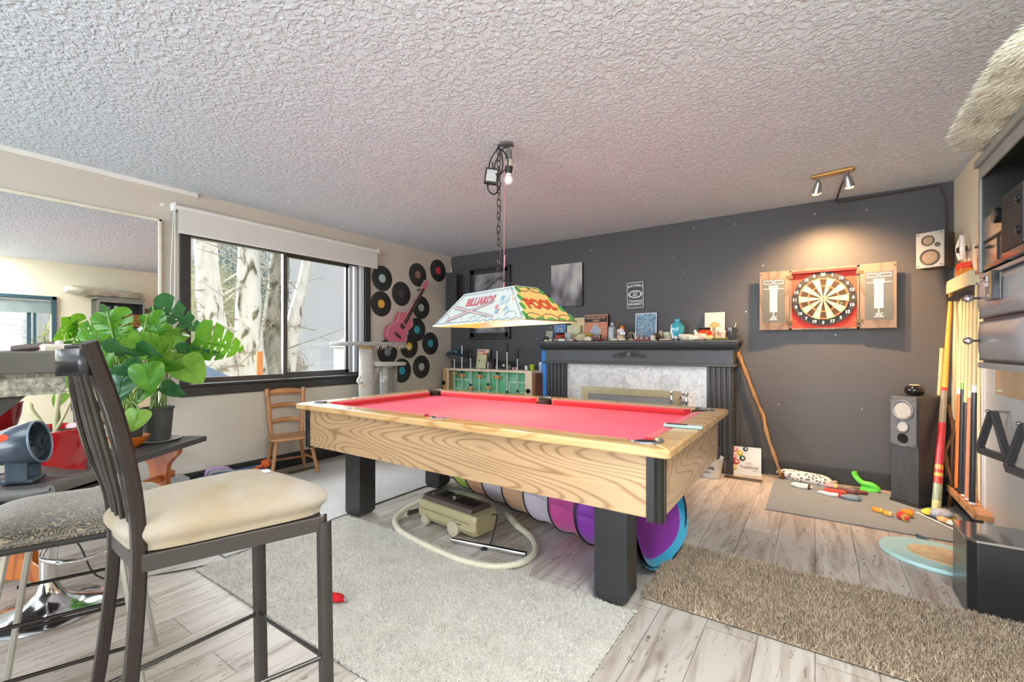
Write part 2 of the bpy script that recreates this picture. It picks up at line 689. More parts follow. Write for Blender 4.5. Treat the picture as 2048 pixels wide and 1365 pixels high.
def left_window():
    b = MB()
    x = XL
    # casing round the opening, then a deep stool below
    b.box(x - .02, WY0 - .07, WZ0 - .01, x + .02, WY0, WZ1 + .05).box(x - .02, WY1, WZ0 - .01, x + .02, WY1 + .07, WZ1 + .05)
    b.box(x - .02, WY0 - .07, WZ1, x + .02, WY1 + .07, WZ1 + .06)
    root = struct(b.build('window_1', TRIMB, bevel=.004))
    MB().box(x - .15, WY0 - .09, WZ0 - .018, x + .045, WY1 + .09, WZ0 + .004).box(x - .01, WY0 - .075, WZ0 - .10, x + .022, WY1 + .075, WZ0 - .018).build('window_sill', TRIMB, root, bevel=.006)
    gx = x - .11
    fr = MB()
    t = .028
    fr.box(gx - .03, WY0, WZ0, gx + .03, WY0 + t, WZ1).box(gx - .03, WY1 - t, WZ0, gx + .03, WY1, WZ1)
    fr.box(gx - .03, WY0, WZ0, gx + .03, WY1, WZ0 + t).box(gx - .03, WY0, WZ1 - t, gx + .03, WY1, WZ1)
    fr.build('window_frame', ALU, root)
    ym = 2.405
    # fixed pane left, sliding sash right
    sa = MB()
    sa.box(gx - .005, ym - .035, WZ0 + .02, gx + .035, ym, WZ1 - .02)
    sa.box(gx + .0, WY0 + .025, WZ0 + .02, gx + .02, WY0 + .045, WZ1 - .02)
    sa.box(gx + .0, WY0 + .025, WZ0 + .02, gx + .02, ym, WZ0 + .045)
    sa.build('window_mullion', ALU, root)
    sb = MB()
    sb.box(gx - .03, ym - .01, WZ0 + .02, gx + .0, ym + .025, WZ1 - .02).box(gx - .03, WY1 - .17, WZ0 + .02, gx, WY1 - .135, WZ1 - .02)
    sb.box(gx - .03, ym, WZ0 + .02, gx, WY1 - .13, WZ0 + .06).box(gx - .03, ym, WZ1 - .05, gx, WY1 - .13, WZ1 - .02)
    sb.build('window_sash', ALU, root)
    st = MB()
    st.box(gx - .02, WY1 - .125, WZ0 + .028, gx + .01, WY1 - .085, WZ1 - .02).box(gx - .02, WY1 - .07, WZ0 + .028, gx + .02, WY1 - .03, WZ1 - .02)
    st.box(x - .09, WY1 - .022, WZ0 + .02, x - .03, WY1 - .001, WZ1)
    st.build('window_track', ALUL, root)
    MB().box(gx + .005, WY0 + .04, WZ0 + .04, gx + .009, ym - .03, WZ1 - .03).build('window_pane', GLASS, root)
    MB().box(gx - .017, ym + .02, WZ0 + .05, gx - .013, WY1 - .13, WZ1 - .03).build('window_pane', GLASS, root)


left_window()
TEAL = mat('teal_window_frame', '#2f5058', 0.4, var=0.05)


def right_window():
    x = XR
    b = MB()
    b.box(x - .03, RY0 - .05, RZ0 - .05, x + .02, RY0, RZ1 + .05).box(x - .03, RY1, RZ0 - .05, x + .02, RY1 + .05, RZ1 + .05)
    b.box(x - .03, RY0 - .05, RZ1, x + .02, RY1 + .05, RZ1 + .05).box(x - .03, RY0 - .05, RZ0 - .05, x + .02, RY1 + .05, RZ0)
    root = struct(b.build('window_2', TEAL, bevel=.003))
    MB().box(x + .05, 1.40, RZ0, x + .09, 1.44, RZ1).box(x + .04, 1.46, RZ0, x + .06, 1.49, RZ1).build('window_mullion', TEAL, root)
    MB().box(x + .06, RY0, RZ0, x + .064, RY1, RZ1).build('window_pane', GLASS, root)


right_window()
t = thing('small_roller_blind', 'grey green roller blind in the small teal window, seen in the mirror', 'blind', (XR + .02, 1.31, RZ1))
MB().box(-.004, -.325, -.20, .004, .325, 0).build('blind_fabric', mat('blind_green_grey', '#8f9b94', .8), t)
MB().cyl((0, -.325, -.01), (0, .325, -.01), .015, n=12).build('roller_tube', WHITEP, t, smooth=50)
fw = MB()
for xx in (-3.5, -1.65, .24):
    fw.box(xx, YF - .1, .35, xx + .06, YF - .03, 2.35)
fw.box(-3.5, YF - .1, .35, .3, YF - .03, .41).box(-3.5, YF - .1, 2.29, .3, YF - .03, 2.35)
rw = struct(fw.build('window_3', WHITE))  # unseen window frame, added to bring light in from behind
MB().box(-3.5, YF - .07, .35, .3, YF - .066, 2.35).build('window_pane', GLASS, rw)

# roller blind
t = thing('roller_blind', 'white roller blind pulled a little way down over the big window', 'blind', (XL + .05, 2.42, 2.28))
MB().cyl((0, -.99, 0), (0, .99, 0), .022).build('roller_tube', WHITE, t, smooth=50)
BL = mat('blind_fabric', '#d3d2cf', 0.8, var=0.02, bump=0.05, bscale=200)
MB().box(.016, -.975, -.19, .019, .975, .0).build('blind_fabric', BL, t)
MB().box(.010, -.975, -.205, .026, .975, -.19).build('bottom_bar', WHITE, t, bevel=.003)
MB().box(-.05, -1.005, -.03, .02, -.99, .03).build('bracket', WHITEP, t)
MB().box(-.05, .99, -.03, .02, 1.005, .03).build('bracket', WHITEP, t)
MB().tube([(.0, -1.0, -.02), (-.02, -1.015, -.6), (-.02, -1.015, -1.25), (-.02, -1.0, -1.27), (.01, -.995, -.6), (.012, -.995, -.02)], .003, 6).build('pull_chain', WHITEP, t)
tag(MB().box(XL, 1.345, 2.275, XL + .01, 1.375, 2.30).build('wall_hook', WHITEP, bevel=.003), 'small white hook left on the wall beside the blind', 'hook')

# ------------------------------------------------------------------ records and the pink guitar on the left wall
RECM = bpy.data.materials.new('vinyl_grooves')
RECM.use_nodes = True
N_, L_, b_ = nodes_of(RECM)
tcn = N_.new('ShaderNodeTexCoord'); wv = N_.new('ShaderNodeTexWave'); wv.wave_type = 'RINGS'; wv.rings_direction = 'X'; wv.inputs['Scale'].default_value = 60
L_.new(tcn.outputs['Object'], wv.inputs['Vector'])
rr = ramp(N_, [(0, rgb('#2b2b2c')), (1, rgb('#3a3a3b'))]); L_.new(wv.outputs['Fac'], rr.inputs['Fac']); L_.new(rr.outputs[0], b_.inputs['Base Color'])
bp = N_.new('ShaderNodeBump'); bp.inputs['Strength'].default_value = .25; bp.inputs['Distance'].default_value = .002; L_.new(wv.outputs['Fac'], bp.inputs['Height']); L_.new(bp.outputs[0], b_.inputs['Normal'])
b_.inputs['Roughness'].default_value = .32
RXM = Matrix.Rotation(pi / 2, 4, 'Y')
recs = [
    (3.515, 1.985, '#a9c6c4', 'vinyl record with pale blue label, top of the column beside the window'),
    (3.50, 1.682, '#e5ac45', 'vinyl record with orange yellow label beside the window'),
    (3.811, 1.832, '#4a4a4c', 'vinyl record with dark label just above the pink guitar'),
    (4.084, 2.105, '#9a6f68', 'vinyl record with grey and red label behind the guitar headstock'),
    (4.463, 2.214, '#c93a48', 'vinyl record with red label highest and nearest the corner'),
    (4.148, 1.686, '#a9b5ae', 'vinyl record with grey green label behind the guitar neck'),
    (4.068, 1.396, '#4aa9bf', 'vinyl record with turquoise label right against the guitar body'),
    (3.94, 1.181, '#e4c02c', 'vinyl record with bright yellow label below the guitar'),
    (4.316, 1.219, '#3f9fb6', 'vinyl record with blue label nearest the corner, in mid height'),
    (3.595, 1.113, '#8ba3b5', 'vinyl record with grey blue label half hidden under the high cat platform'),
    (3.822, 0.878, '#2fa3c6', 'vinyl record with bright blue label at the bottom, behind the lower cat platform'),
    (4.153, 0.914, '#b9bcc4', 'vinyl record with whitish label, lowest one towards the corner'),
]
for i, (y, z, c, lab) in enumerate(recs):
    off = .004 + (.004 if i in (3, 6) else 0)
    t = thing('vinyl_record', lab, 'record', (XL + off, y, z), group='vinyl records on the beige wall')
    MB().lathe([(.004, .003), (.05, .003), (.055, .0025), (.148, .0025), (.15, .0015), (.15, 0), (.004, 0)], RXM, 48).build('disc', RECM, t, smooth=40)
    lm = mat('record_label_' + c[1:], c, 0.6, var=0.12, scale=30)
    MB().lathe([(.004, .0042), (.05, .0042), (.05, .003)], RXM, 32).build('paper_label', lm, t)

PINK = mat('pink_lacquer', '#d9738a', 0.3, var=0.04, coat=0.2)
PINKD = mat('pink_side', '#c05a72', 0.35, var=0.05)
ROSE = mat('rosewood', '#4a3a33', 0.4, var=0.15, scale=30)


def guitar():
    # axis from the bottom of the body to the headstock in the wall plane
    g0 = Vector((XL + .06, 3.60, 1.21))
    d = Vector((0, 4.165 - 3.60, 2.02 - 1.21)).normalized()
    a = d.cross(Vector((1, 0, 0))).normalized()
    F = lambda u, v, w: tuple(g0 + d * u + a * v + Vector((w, 0, 0)))
    t = thing('acoustic_guitar', 'small pink acoustic guitar hung at a slant among the records', 'guitar', tuple(g0))
    prof = [(0, .0), (.004, .07), (.03, .125), (.08, .155), (.13, .158), (.18, .14), (.225, .112), (.26, .103), (.30, .108), (.345, .122), (.385, .118), (.415, .09), (.428, .045), (.43, .0)]
    pts = smooth_path([(u, v, 0) for u, v in prof], 3)
    poly = [(p.x, p.y) for p in pts] + [(p.x, -p.y) for p in pts[::-1][1:-1]]
    MB().prism(poly, -.035, .036, F).build('body', PINKD, t, w=True, smooth=35, bevel=.004)
    ins = [(.215 + (u - .215) * .975, v * .97) for u, v in poly]
    MB().prism(ins, .036, .0385, F).build('soundboard', PINK, t, w=True)
    rim = [F(u, v, .037) for u, v in poly]
    MB().tube(rim, .0022, 5, closed=True).build('binding', WHITE, t, w=True)
    hole = MB()
    hole.prism([(.268 + .04 * cos(k * pi / 12), .04 * sin(k * pi / 12)) for k in range(24)], .0387, .0395, F)
    hole.build('sound_hole', mat('sound_hole_dark', '#3a3326', .8), t, w=True)
    MB().prism([(.12, -.062), (.108, -.03), (.108, .03), (.12, .062), (.128, .062), (.134, 0), (.128, -.062)], .0385, .049, F).build('bridge', ROSE, t, w=True)
    MB().prism([(.28, -.026), (.28, .026), (.86, .021), (.86, -.021)], .030, .046, F).build('neck', PINK, t, w=True)
    MB().prism([(.30, -.025), (.30, .025), (.86, .021), (.86, -.021)], .046, .050, F).build('fretboard', ROSE, t, w=True)
    fr = MB()
    for k in range(16):
        u = .32 + .54 * (1 - .5 ** (k / 9.0)) * 1.41
        u = min(u, .855)
        fr.prism([(u, -.024), (u, .024), (u + .0035, .024), (u + .0035, -.024)], .050, .0515, F)
    fr.build('frets', STEEL, t, w=True)
    MB().prism([(.86, -.022), (.875, -.036), (.985, -.034), (.99, -.02), (.98, 0), (.99, .02), (.985, .034), (.875, .036), (.86, .022)], .026, .044, F).build('headstock', PINK, t, w=True, bevel=.002)
    for k in range(3):
        for sg in (-1, 1):
            MB().cyl(F(.892 + k * .035, sg * .03, .035), F(.892 + k * .035, sg * .055, .035), .006, n=8).build('tuning_peg', mat('cream_peg', '#d8cdb8', .4), t, w=True)
    MB().box(XL + .001, g0.y + d.y * .87 - .02, g0.z + d.z * .87 - .02, XL + .085, g0.y + d.y * .87 + .02, g0.z + d.z * .87 - .005).build('wall_hanger', BLACKP, t, w=True)


guitar()

# mirror on the left wall
MIRM = mat('mirror_glass', '#f2f4f3', 0.01, metal=1, var=0.0)
t = thing('wall_mirror', 'very large frameless looking wall mirror behind the plants', 'mirror', (XL + .02, .45, 1.4), rot=(0, 0, 0))
MB().box(-.012, -1.75, -.80, .0, .88, .745).build('mirror_glass', MIRM, t)
MB().box(-.014, -1.76, .745, .01, .9, .765).box(-.014, .88, -.82, .01, .9, .765).box(-.014, -1.76, -.82, .01, .9, -.80).build('mirror_frame', mat('cream_frame', '#dcd8c6', .4), t, bevel=.003)

# ------------------------------------------------------------------ back wall pictures
t = thing('framed_picture', 'large black moulded frame behind the hanging lamp shade', 'picture', (-3.558, YB, 1.755))
fb = MB()
w2, h2 = .338, .475
for x0, x1, z0, z1, yy in ((-w2, -w2 + .025, -h2, h2, -.05), (w2 - .025, w2, -h2, h2, -.05), (-w2, w2, h2 - .025, h2, -.05), (-w2, w2, -h2, -h2 + .025, -.05),
                           (-w2 + .02, -w2 + .085, -h2 + .02, h2 - .02, -.028), (w2 - .085, w2 - .02, -h2 + .02, h2 - .02, -.028), (-w2 + .02, w2 - .02, h2 - .085, h2 - .02, -.028), (-w2 + .02, w2 - .02, -h2 + .02, -h2 + .085, -.028)):
    fb.box(x0, yy, z0, x1, 0, z1)
fb.build('frame', TRIMB, t, bevel=.006)
li = MB()
for q, g in ((.078, .004), (.012, .003)):
    a0, c0 = w2 - q, h2 - q
    li.box(-a0, -.053 if q < .05 else -.031, c0 - g, a0, -.02, c0).box(-a0, -.053 if q < .05 else -.031, -c0, a0, -.02, -c0 + g)
    li.box(-a0, -.053 if q < .05 else -.031, -c0, -a0 + g, -.02, c0).box(a0 - g, -.053 if q < .05 else -.031, -c0, a0, -.02, c0)
li.build('silver_liner', GREYP, t)
ART = mat('grey_print', '#a7a9ac', 0.35, var=.1, scale=5, c2='#3c3c3e', detail=6)
MB().box(-.255, -.012, -.39, .255, -.006, .39).build('print', ART, t)
t = thing('canvas_print', 'blurry black and white canvas print right of the hanging lamp', 'picture', (-2.415, YB, 1.898))
CV = bpy.data.materials.new('blurred_print')
CV.use_nodes = True
N_, L_, b_ = nodes_of(CV)
tcn = N_.new('ShaderNodeTexCoord'); mp = N_.new('ShaderNodeMapping'); mp.inputs['Scale'].default_value = (7, 1, 3.2); mp.inputs['Location'].default_value = (.9, 0, .35)
nz = N_.new('ShaderNodeTexNoise'); nz.inputs['Scale'].default_value = 1; nz.inputs['Detail'].default_value = 1
L_.new(tcn.outputs['Object'], mp.inputs[0]); L_.new(mp.outputs[0], nz.inputs['Vector'])
sp = N_.new('ShaderNodeSeparateXYZ'); L_.new(tcn.outputs['Object'], sp.inputs[0])
v = mathn(N_, L_, 'MULTIPLY', sp.outputs['Z'], .7); v = mathn(N_, L_, 'ADD', v, nz.outputs['Fac'])
rr = ramp(N_, [(.32, rgb('#4a484b')), (.5, rgb('#8d8a90')), (.7, rgb('#b4b8b4'))]); L_.new(v, rr.inputs[0]); L_.new(rr.outputs[0], b_.inputs['Base Color'])
MB().box(-.205, -.035, -.252, .205, 0, .252).build('stretched_canvas', BLACKP, t)
MB().box(-.203, -.037, -.25, .203, -.035, .25).build('printed_face', CV, t)
TIN = mat('tin_black', '#1f2023', .35, var=.05)
TINW = mat('sign_white', '#d9dbdc', .5, var=.03)
t = thing('tin_sign', 'small black tin whiskey sign with white lettering above the mantel', 'sign', (-1.602, YB, 1.73), rot=(0, radians(-1.5), 0))
MB().box(-.098, -.006, -.148, .098, 0, .148).build('plate', TIN, t, bevel=.002)
bd = MB()
for q, g in ((.006, .004), (.016, .0025)):
    a0, c0 = .098 - q, .148 - q
    bd.box(-a0, -.0075, c0 - g, a0, -.006, c0).box(-a0, -.0075, -c0, a0, -.006, -c0 + g).box(-a0, -.0075, -c0, -a0 + g, -.006, c0).box(a0 - g, -.0075, -c0, a0, -.006, c0)
bd.build('border', TINW, t)
E3 = ((1, 0, 0), (0, 0, 1))
ov = MB()
ell = lambda a, c, z0: [(a * cos(k * pi / 16), z0 + c * sin(k * pi / 16)) for k in range(32)]
FX = lambda u, v, w: (u, -w, v)
ov.prism(ell(.075, .042, .01), .006, .0078, FX)
ov.build('oval', TINW, t)
MB().prism(ell(.058, .03, .01), .0078, .0085, FX).build('oval_centre', TIN, t)
text('lettering', "JACK DANIEL'S", .034, (0, -.0075, .085), *E3, TINW, t, bold=.001, sx=.72, arch=.018)
text('lettering', "OLD", .024, (0, -.0088, .022), *E3, TINW, t, bold=.001)
text('lettering', "No.7", .026, (0, -.0088, -.002), *E3, TINW, t, bold=.001)
text('lettering', "Tennessee", .034, (0, -.0075, -.062), *E3, TINW, t, bold=.001, shear=.3)
text('lettering', "WHISKEY", .036, (0, -.0075, -.098), *E3, TINW, t, bold=.001)
MB().cyl((0, -.004, .150), (0, -.004, .158), .006, n=8).build('nail', mat('copper_nail', '#9a5a42', .4, metal=.6), t)

# ------------------------------------------------------------------ rugs
def pile(name, parent, x0, x1, y0, y1, n, h, w, mats, seed, z=.012, lean=.5):
    """short tufts standing on a rug"""
    rnd = random.Random(seed)
    b = MB()
    V, Fc, MI = b.v, b.f, b.mi
    nm = len(mats)
    for i in range(n):
        x, y = rnd.uniform(x0, x1), rnd.uniform(y0, y1)
        a = rnd.uniform(0, 2 * pi)
        ww = w * rnd.uniform(.6, 1.3)
        hh = h * rnd.uniform(.6, 1.25)
        lx, ly = rnd.gauss(0, lean) * h, rnd.gauss(0, lean) * h
        k = len(V)
        V.append(Vector((x - ww * cos(a), y - ww * sin(a), z)))
        V.append(Vector((x + ww * cos(a), y + ww * sin(a), z)))
        V.append(Vector((x + lx, y + ly, z + hh)))
        Fc.append([k, k + 1, k + 2])
        MI.append(rnd.randrange(nm))
    me = bpy.data.meshes.new(name)
    me.from_pydata([tuple(p) for p in V], [], Fc)
    for m in mats:
        me.materials.append(m)
    me.polygons.foreach_set('material_index', MI)
    o = bpy.data.objects.new(name, me)
    COL.objects.link(o)
    o.parent = parent
    o['kind'] = 'stuff'
    return o


def rug(label, x0, x1, y0, y1, m, edge, tufts=None, h=.012, seed=1, z0=0.0):
    t = thing('floor_rug', label, 'rug', (0, 0, 0))
    PM[t.name] = Matrix.Identity(4)
    MB().box(x0, y0, z0 + .001, x1, y1, z0 + .005).build('backing', edge, t)
    b = MB()
    rnd = random.Random(seed)
    nx, ny = int((x1 - x0) / .06), int((y1 - y0) / .06)
    b.grid(nx, ny, lambda u, v: (x0 + (x1 - x0) * u, y0 + (y1 - y0) * v, z0 + h + .0025 * mnoise.noise(Vector((u * nx * .6, v * ny * .6, seed)))))
    k = len(b.v)
    b.box(x0, y0, z0 + .004, x1, y1, z0 + h - .003)
    b.build('woven_face', m, t, smooth=60)
    if tufts:
        n, hh, ww, mats = tufts
        pile('carpet_pile', t, x0 - .004, x1 + .004, y0 - .004, y1 + .004, n, hh, ww, mats, seed, z=z0 + h * .6)
    return t


RUGB = mat('rug_light_grey', '#c6c4c1', .95, var=.07, scale=5, bump=.5, bscale=140, sheen=.2)
RUGE = mat('rug_backing', '#55504b', .9)
CREAM = mat('rug_cream', '#c9c5bd', .95, var=.07, scale=4, bump=.6, bscale=160, sheen=.2)
CR2 = mat('cream_pile_a', '#d2cec6', .95, var=.05)
CR3 = mat('cream_pile_b', '#bdb8af', .95, var=.05)
BR1 = mat('brown_pile_a', '#b8a48c', .95, var=.12, scale=4)
BR2 = mat('brown_pile_b', '#9c8872', .95, var=.12, scale=4)
BR3 = mat('brown_pile_c', '#cbb9a2', .95, var=.12, scale=4)
rug('large cream rug spread in front of the pool table', -2.66, -.65, 1.0, 1.905, CREAM, RUGE, (60000, .012, .003, [CR2, CR3]), .011, 3)
rug('shaggy brown rug running from the near table leg to the right edge', -.655, .865, 2.05, 2.69, mat('rug_brown', '#a08d77', .95, var=.1, bump=.6, bscale=90), RUGE, (85000, .026, .004, [BR1, BR2, BR3]), .014, 5)
rug('pale grey carpet under the small wooden chair by the window', -4.05, -2.69, 1.15, 3.75, RUGB, mat('rug_edge_dark', '#3f3b38', .9), None, .010, 7)
rug('pale grey mat behind the far table leg under the play tunnel', -2.44, -1.25, 2.80, 3.95, mat('rug_pale_blue_grey', '#c9cacd', .95, var=.06, bump=.5, bscale=140), RUGE, None, .009, 9)
rug('flat blue grey runner along the charcoal wall with cat toys on it', -.295, .862, 3.67, 4.60, mat('runner_grey', '#8e979e', .95, var=.04, bump=.4, bscale=200), mat('runner_edge', '#606468', .9), None, .007, 11)

# ------------------------------------------------------------------ pool table
OAK = wood('golden_oak', '#c2a07a', '#977551', 'x', freq=30, sc=.85, width=.22)
OAKY = wood('golden_oak_end', '#c3a888', '#9c7e5e', 'y', freq=24, sc=.85, width=.22)
OAKR = wood('oak_rail', '#d8b07a', '#bd9058', 'x', freq=9, coat=.4, rough=.25)
CLOTH = mat('red_pool_cloth', '#ff6e86', .9, var=.04, scale=2.5, c2='#fb667e', bump=.1, bscale=300, spec=.2)
CUSH = mat('red_cushion_cloth', '#c9202f', .9, var=.06, sheen=.2)
POCK = mat('pocket_leather', '#221d1c', .6, var=.1)
PCHR = mat('pocket_metal', '#8a8c92', .3, metal=.8, var=.05)
TX0, TX1, TY0, TY1, TZ = -2.915, -.44, 1.68, 3.02, .785


def pool_table():
    cx, cy = (TX0 + TX1) / 2, (TY0 + TY1) / 2
    t = thing('pool_table', 'oak pool table with bright red cloth and black legs in the middle of the room', 'pool table', (cx, cy, 0))
    ax0, ax1, ay0, ay1 = TX0 + .045, TX1 - .045, TY0 + .045, TY1 - .045
    za, zb = .50, .755
    cw = .055
    MB().box(ax0 + cw, ay0, za, ax1 - cw, ay0 + .025, zb).build('long_apron', OAK, t, w=True, bevel=.002)
    MB().box(ax0 + cw, ay1 - .025, za, ax1 - cw, ay1, zb).build('long_apron', OAK, t, w=True, bevel=.002)
    MB().box(ax0, ay0 + cw, za, ax0 + .025, ay1 - cw, zb).build('end_apron', OAKY, t, w=True, bevel=.002)
    MB().box(ax1 - .025, ay0 + cw, za, ax1, ay1 - cw, zb).build('end_apron', OAKY, t, w=True, bevel=.002)
    for X_, Y_, sx, sy in ((ax0, ay0, 1, 1), (ax1, ay0, -1, 1), (ax0, ay1, 1, -1), (ax1, ay1, -1, -1)):
        b = MB()
        o = -.006
        L = [(o, o + .016), (o + .008, o + .004), (o + .018, o), (o + .03, o + .004), (o + .034, o + .004), (cw, o), (cw + .004, .012), (cw, .03), (.03, .03), (.03, cw), (.012, cw + .004), (o, cw), (o + .004, o + .034), (o, o + .026)]
        b.prism(L, za - .012, zb, lambda u, v, w, X_=X_, Y_=Y_, sx=sx, sy=sy: (X_ + u * sx, Y_ + v * sy, w))
        b.build('corner_trim', BLACKG, t, w=True, smooth=40)
    # legs: square boxes with clipped lower corners
    for lx, ly in ((-.845, 1.92), (-2.705, 1.92), (-.845, 2.69), (-2.705, 2.69)):
        b = MB()
        P = [(0, .025), (.025, .006), (.125, .006), (.157, .035), (.157, .5), (0, .5)]
        b.prism(P, 0, .132, lambda u, v, w, lx=lx, ly=ly: (lx + u, ly + w, v))
        b.build('leg', BLACK, t, w=True, bevel=.003)
    # cabinet underside
    MB().box(ax0 + .03, ay0 + .03, .52, ax1 - .03, ay1 - .03, .54).build('underside_board', BLACKP, t, w=True)
    # playing surface
    px0, px1, py0, py1 = TX0 + .17, TX1 - .17, TY0 + .17, TY1 - .17
    MB().box(px0 - .03, py0 - .03, .72, px1 + .03, py1 + .03, .742).build('playing_surface', CLOTH, t, w=True)
    # rails: four oak rails with bites for the pockets, one joined frame
    zt = TZ
    b = MB()
    rw = .118
    R = []
    pr = .062
    cor = [(TX0 + .135, TY0 + .135), (TX1 - .135, TY0 + .135), (TX1 - .135, TY1 - .135), (TX0 + .135, TY1 - .135)]
    mid = [(cx, TY0 + .115), (cx, TY1 - .115)]
    # outer and inner loops sampled by angle are awkward: build the ring as quads from a fine parametrisation
    def inner(px, py):
        return px, py
    def arc(c, r, a0, a1, n=10):
        return [(c[0] + r * cos(radians(a0 + (a1 - a0) * k / n)), c[1] + r * sin(radians(a0 + (a1 - a0) * k / n))) for k in range(n + 1)]
    ix0, ix1, iy0, iy1 = TX0 + rw, TX1 - rw, TY0 + rw, TY1 - rw
    g = .075
    loops = {
        'bottom': [(TX0, TY0), (TX1, TY0)] + [(cor[1][0], cor[1][1] - pr)][:0],
    }
    # near long rail (y0): outline clockwise
    def long_rail(y_out, sgn):
        P = [(TX0, y_out), (TX1, y_out)]
        c1, c0 = (TX1 - .125, y_out + sgn * .125), (TX0 + .125, y_out + sgn * .125)
        # mitre at the right corner to the pocket
        P += [(c1[0] + pr * .7071, c1[1] - sgn * pr * .7071)]
        P += [(c1[0] + pr * cos(q), c1[1] - sgn * pr * sin(q)) for q in [radians(45 + 11 * k) for k in range(1, 9)]]
        P += [(c1[0] - g, y_out + sgn * rw)]
        m = (cx, y_out + sgn * .105)
        P += [(m[0] + .062, y_out + sgn * rw)]
        P += [(m[0] + .052 * cos(q), m[1] - sgn * .052 * sin(q)) for q in [radians(10 + 16 * k) for k in range(11)]]
        P += [(m[0] - .062, y_out + sgn * rw)]
        P += [(c0[0] + g, y_out + sgn * rw)]
        P += [(c0[0] - pr * cos(q), c0[1] - sgn * pr * sin(q)) for q in [radians(45 + 11 * k) for k in range(8, 0, -1)]]
        P += [(c0[0] - pr * .7071, c0[1] - sgn * pr * .7071)]
        return P

    def end_rail(x_out, sgn):
        P = [(x_out, TY0), (x_out, TY1)]
        c1, c0 = (x_out + sgn * .125, TY1 - .125), (x_out + sgn * .125, TY0 + .125)
        P += [(c1[0] - sgn * pr * .7071, c1[1] + pr * .7071)]
        P += [(c1[0] - sgn * pr * sin(q), c1[1] + pr * cos(q)) for q in [radians(45 + 11 * k) for k in range(1, 9)]]
        P += [(x_out + sgn * rw, c1[1] - g), (x_out + sgn * rw, c0[1] + g)]
        P += [(c0[0] - sgn * pr * sin(q), c0[1] - pr * cos(q)) for q in [radians(45 + 11 * k) for k in range(8, 0, -1)]]
        P += [(c0[0] - sgn * pr * .7071, c0[1] - pr * .7071)]
        return P
    Fz = lambda u, v, w: (u, v, w)
    for nm, P in (('long_rail', long_rail(TY0, 1)), ('long_rail', long_rail(TY1, -1)), ('end_rail', end_rail(TX0, 1)), ('end_rail', end_rail(TX1, -1))):
        MB().prism(P, zt - .038, zt, Fz).build(nm, OAKR, t, w=True, bevel=.009, seg=3)
    # cushions with sloping noses
    def cushion(p0, p1, nrm):
        p0, p1, nrm = Vector(p0), Vector(p1), Vector(nrm)
        d = (p1 - p0).normalized()
        b = MB()
        prof = [(0, zt - .002), (.035, zt - .004), (.052, zt - .012), (.046, zt - .026), (.022, .742), (0, .742)]
        n = len(prof)
        for e, (p, s) in enumerate(((p0, 1), (p1, -1))):
            for q, z in prof:
                b.v.append(p + nrm * q + d * s * q * .75 + Vector((0, 0, z)))
        for k in range(n):
            k2 = (k + 1) % n
            b.f.append([k, k2, n + k2, n + k]); b.mi.append(0)
        b.f.append(list(range(n))[::-1]); b.f.append([n + k for k in range(n)]); b.mi += [0, 0]
        b.build('cushion', CUSH, t, w=True, smooth=30)
    e = .195
    for y_, s in ((TY0 + rw, 1), (TY1 - rw, -1)):
        cushion((TX0 + e, y_, 0), (cx - .064, y_, 0), (0, s, 0))
        cushion((cx + .064, y_, 0), (TX1 - e, y_, 0), (0, s, 0))
    cushion((TX0 + rw, TY0 + e, 0), (TX0 + rw, TY1 - e, 0), (1, 0, 0))
    cushion((TX1 - rw, TY0 + e, 0), (TX1 - rw, TY1 - e, 0), (-1, 0, 0))
    # pockets
    for (qx, qy, r, a0) in ((TX0 + .125, TY0 + .125, pr, 225), (TX1 - .125, TY0 + .125, pr, 315), (TX1 - .125, TY1 - .125, pr, 45), (TX0 + .125, TY1 - .125, pr, 135), (cx, TY0 + .105, .052, 270), (cx, TY1 - .105, .052, 90)):
        b = MB()
        b.tube([(qx + r * cos(radians(a0 + k * 10 - 100)), qy + r * sin(radians(a0 + k * 10 - 100)), zt + .0005) for k in range(21)], .006, 8)
        pk = b.build('pocket_rim', PCHR, t, w=True, smooth=60)
        c = MB()
        c.lathe([(r - .002, .03), (r - .003, -.02), (r - .015, -.05), (r * .6, -.09), (.001, -.10)], None, 24, (qx, qy, zt - .038))
        c.build('pocket', POCK, t, w=True, smooth=60)
    # diamond sights
    for k in range(1, 8):
        if k == 4: continue
        for yy in (TY0 + .06, TY1 - .06):
            MB().lathe([(.0045, 0), (.0045, .0008)], None, 10, (TX0 + (TX1 - TX0) * k / 8, yy, zt)).build('sight', PCHR, t, w=True)
    return t


pool_table()
t = thing('remote_control', 'slim silver and mint coloured device lying on the end rail of the pool table', 'gadget', (-.515, 2.19, TZ), rz=radians(8))
b = MB()
MB().box(-.085, -.022, 0.001, .085, .022, .009).build('body', mat('mint_case', '#8fb9b5', .35), t, bevel=.003)
MB().box(-.087, -.023, .009, .087, .023, .014).build('top_shell', mat('silver_shell', '#d5dadb', .25, metal=.3), t, bevel=.003)
MB().box(-.07, -.016, .014, .02, .016, .0148).build('dark_screen', BLACKG, t)
t = thing('chalk_cube', 'small dark red chalk stub sitting on the near long rail', 'chalk', (-1.765, 1.765, TZ), rz=.4)
MB().box(-.01, -.01, 0, .01, .01, .012).build('cube', mat('chalk_red', '#8f2630', .9), t, bevel=.002)

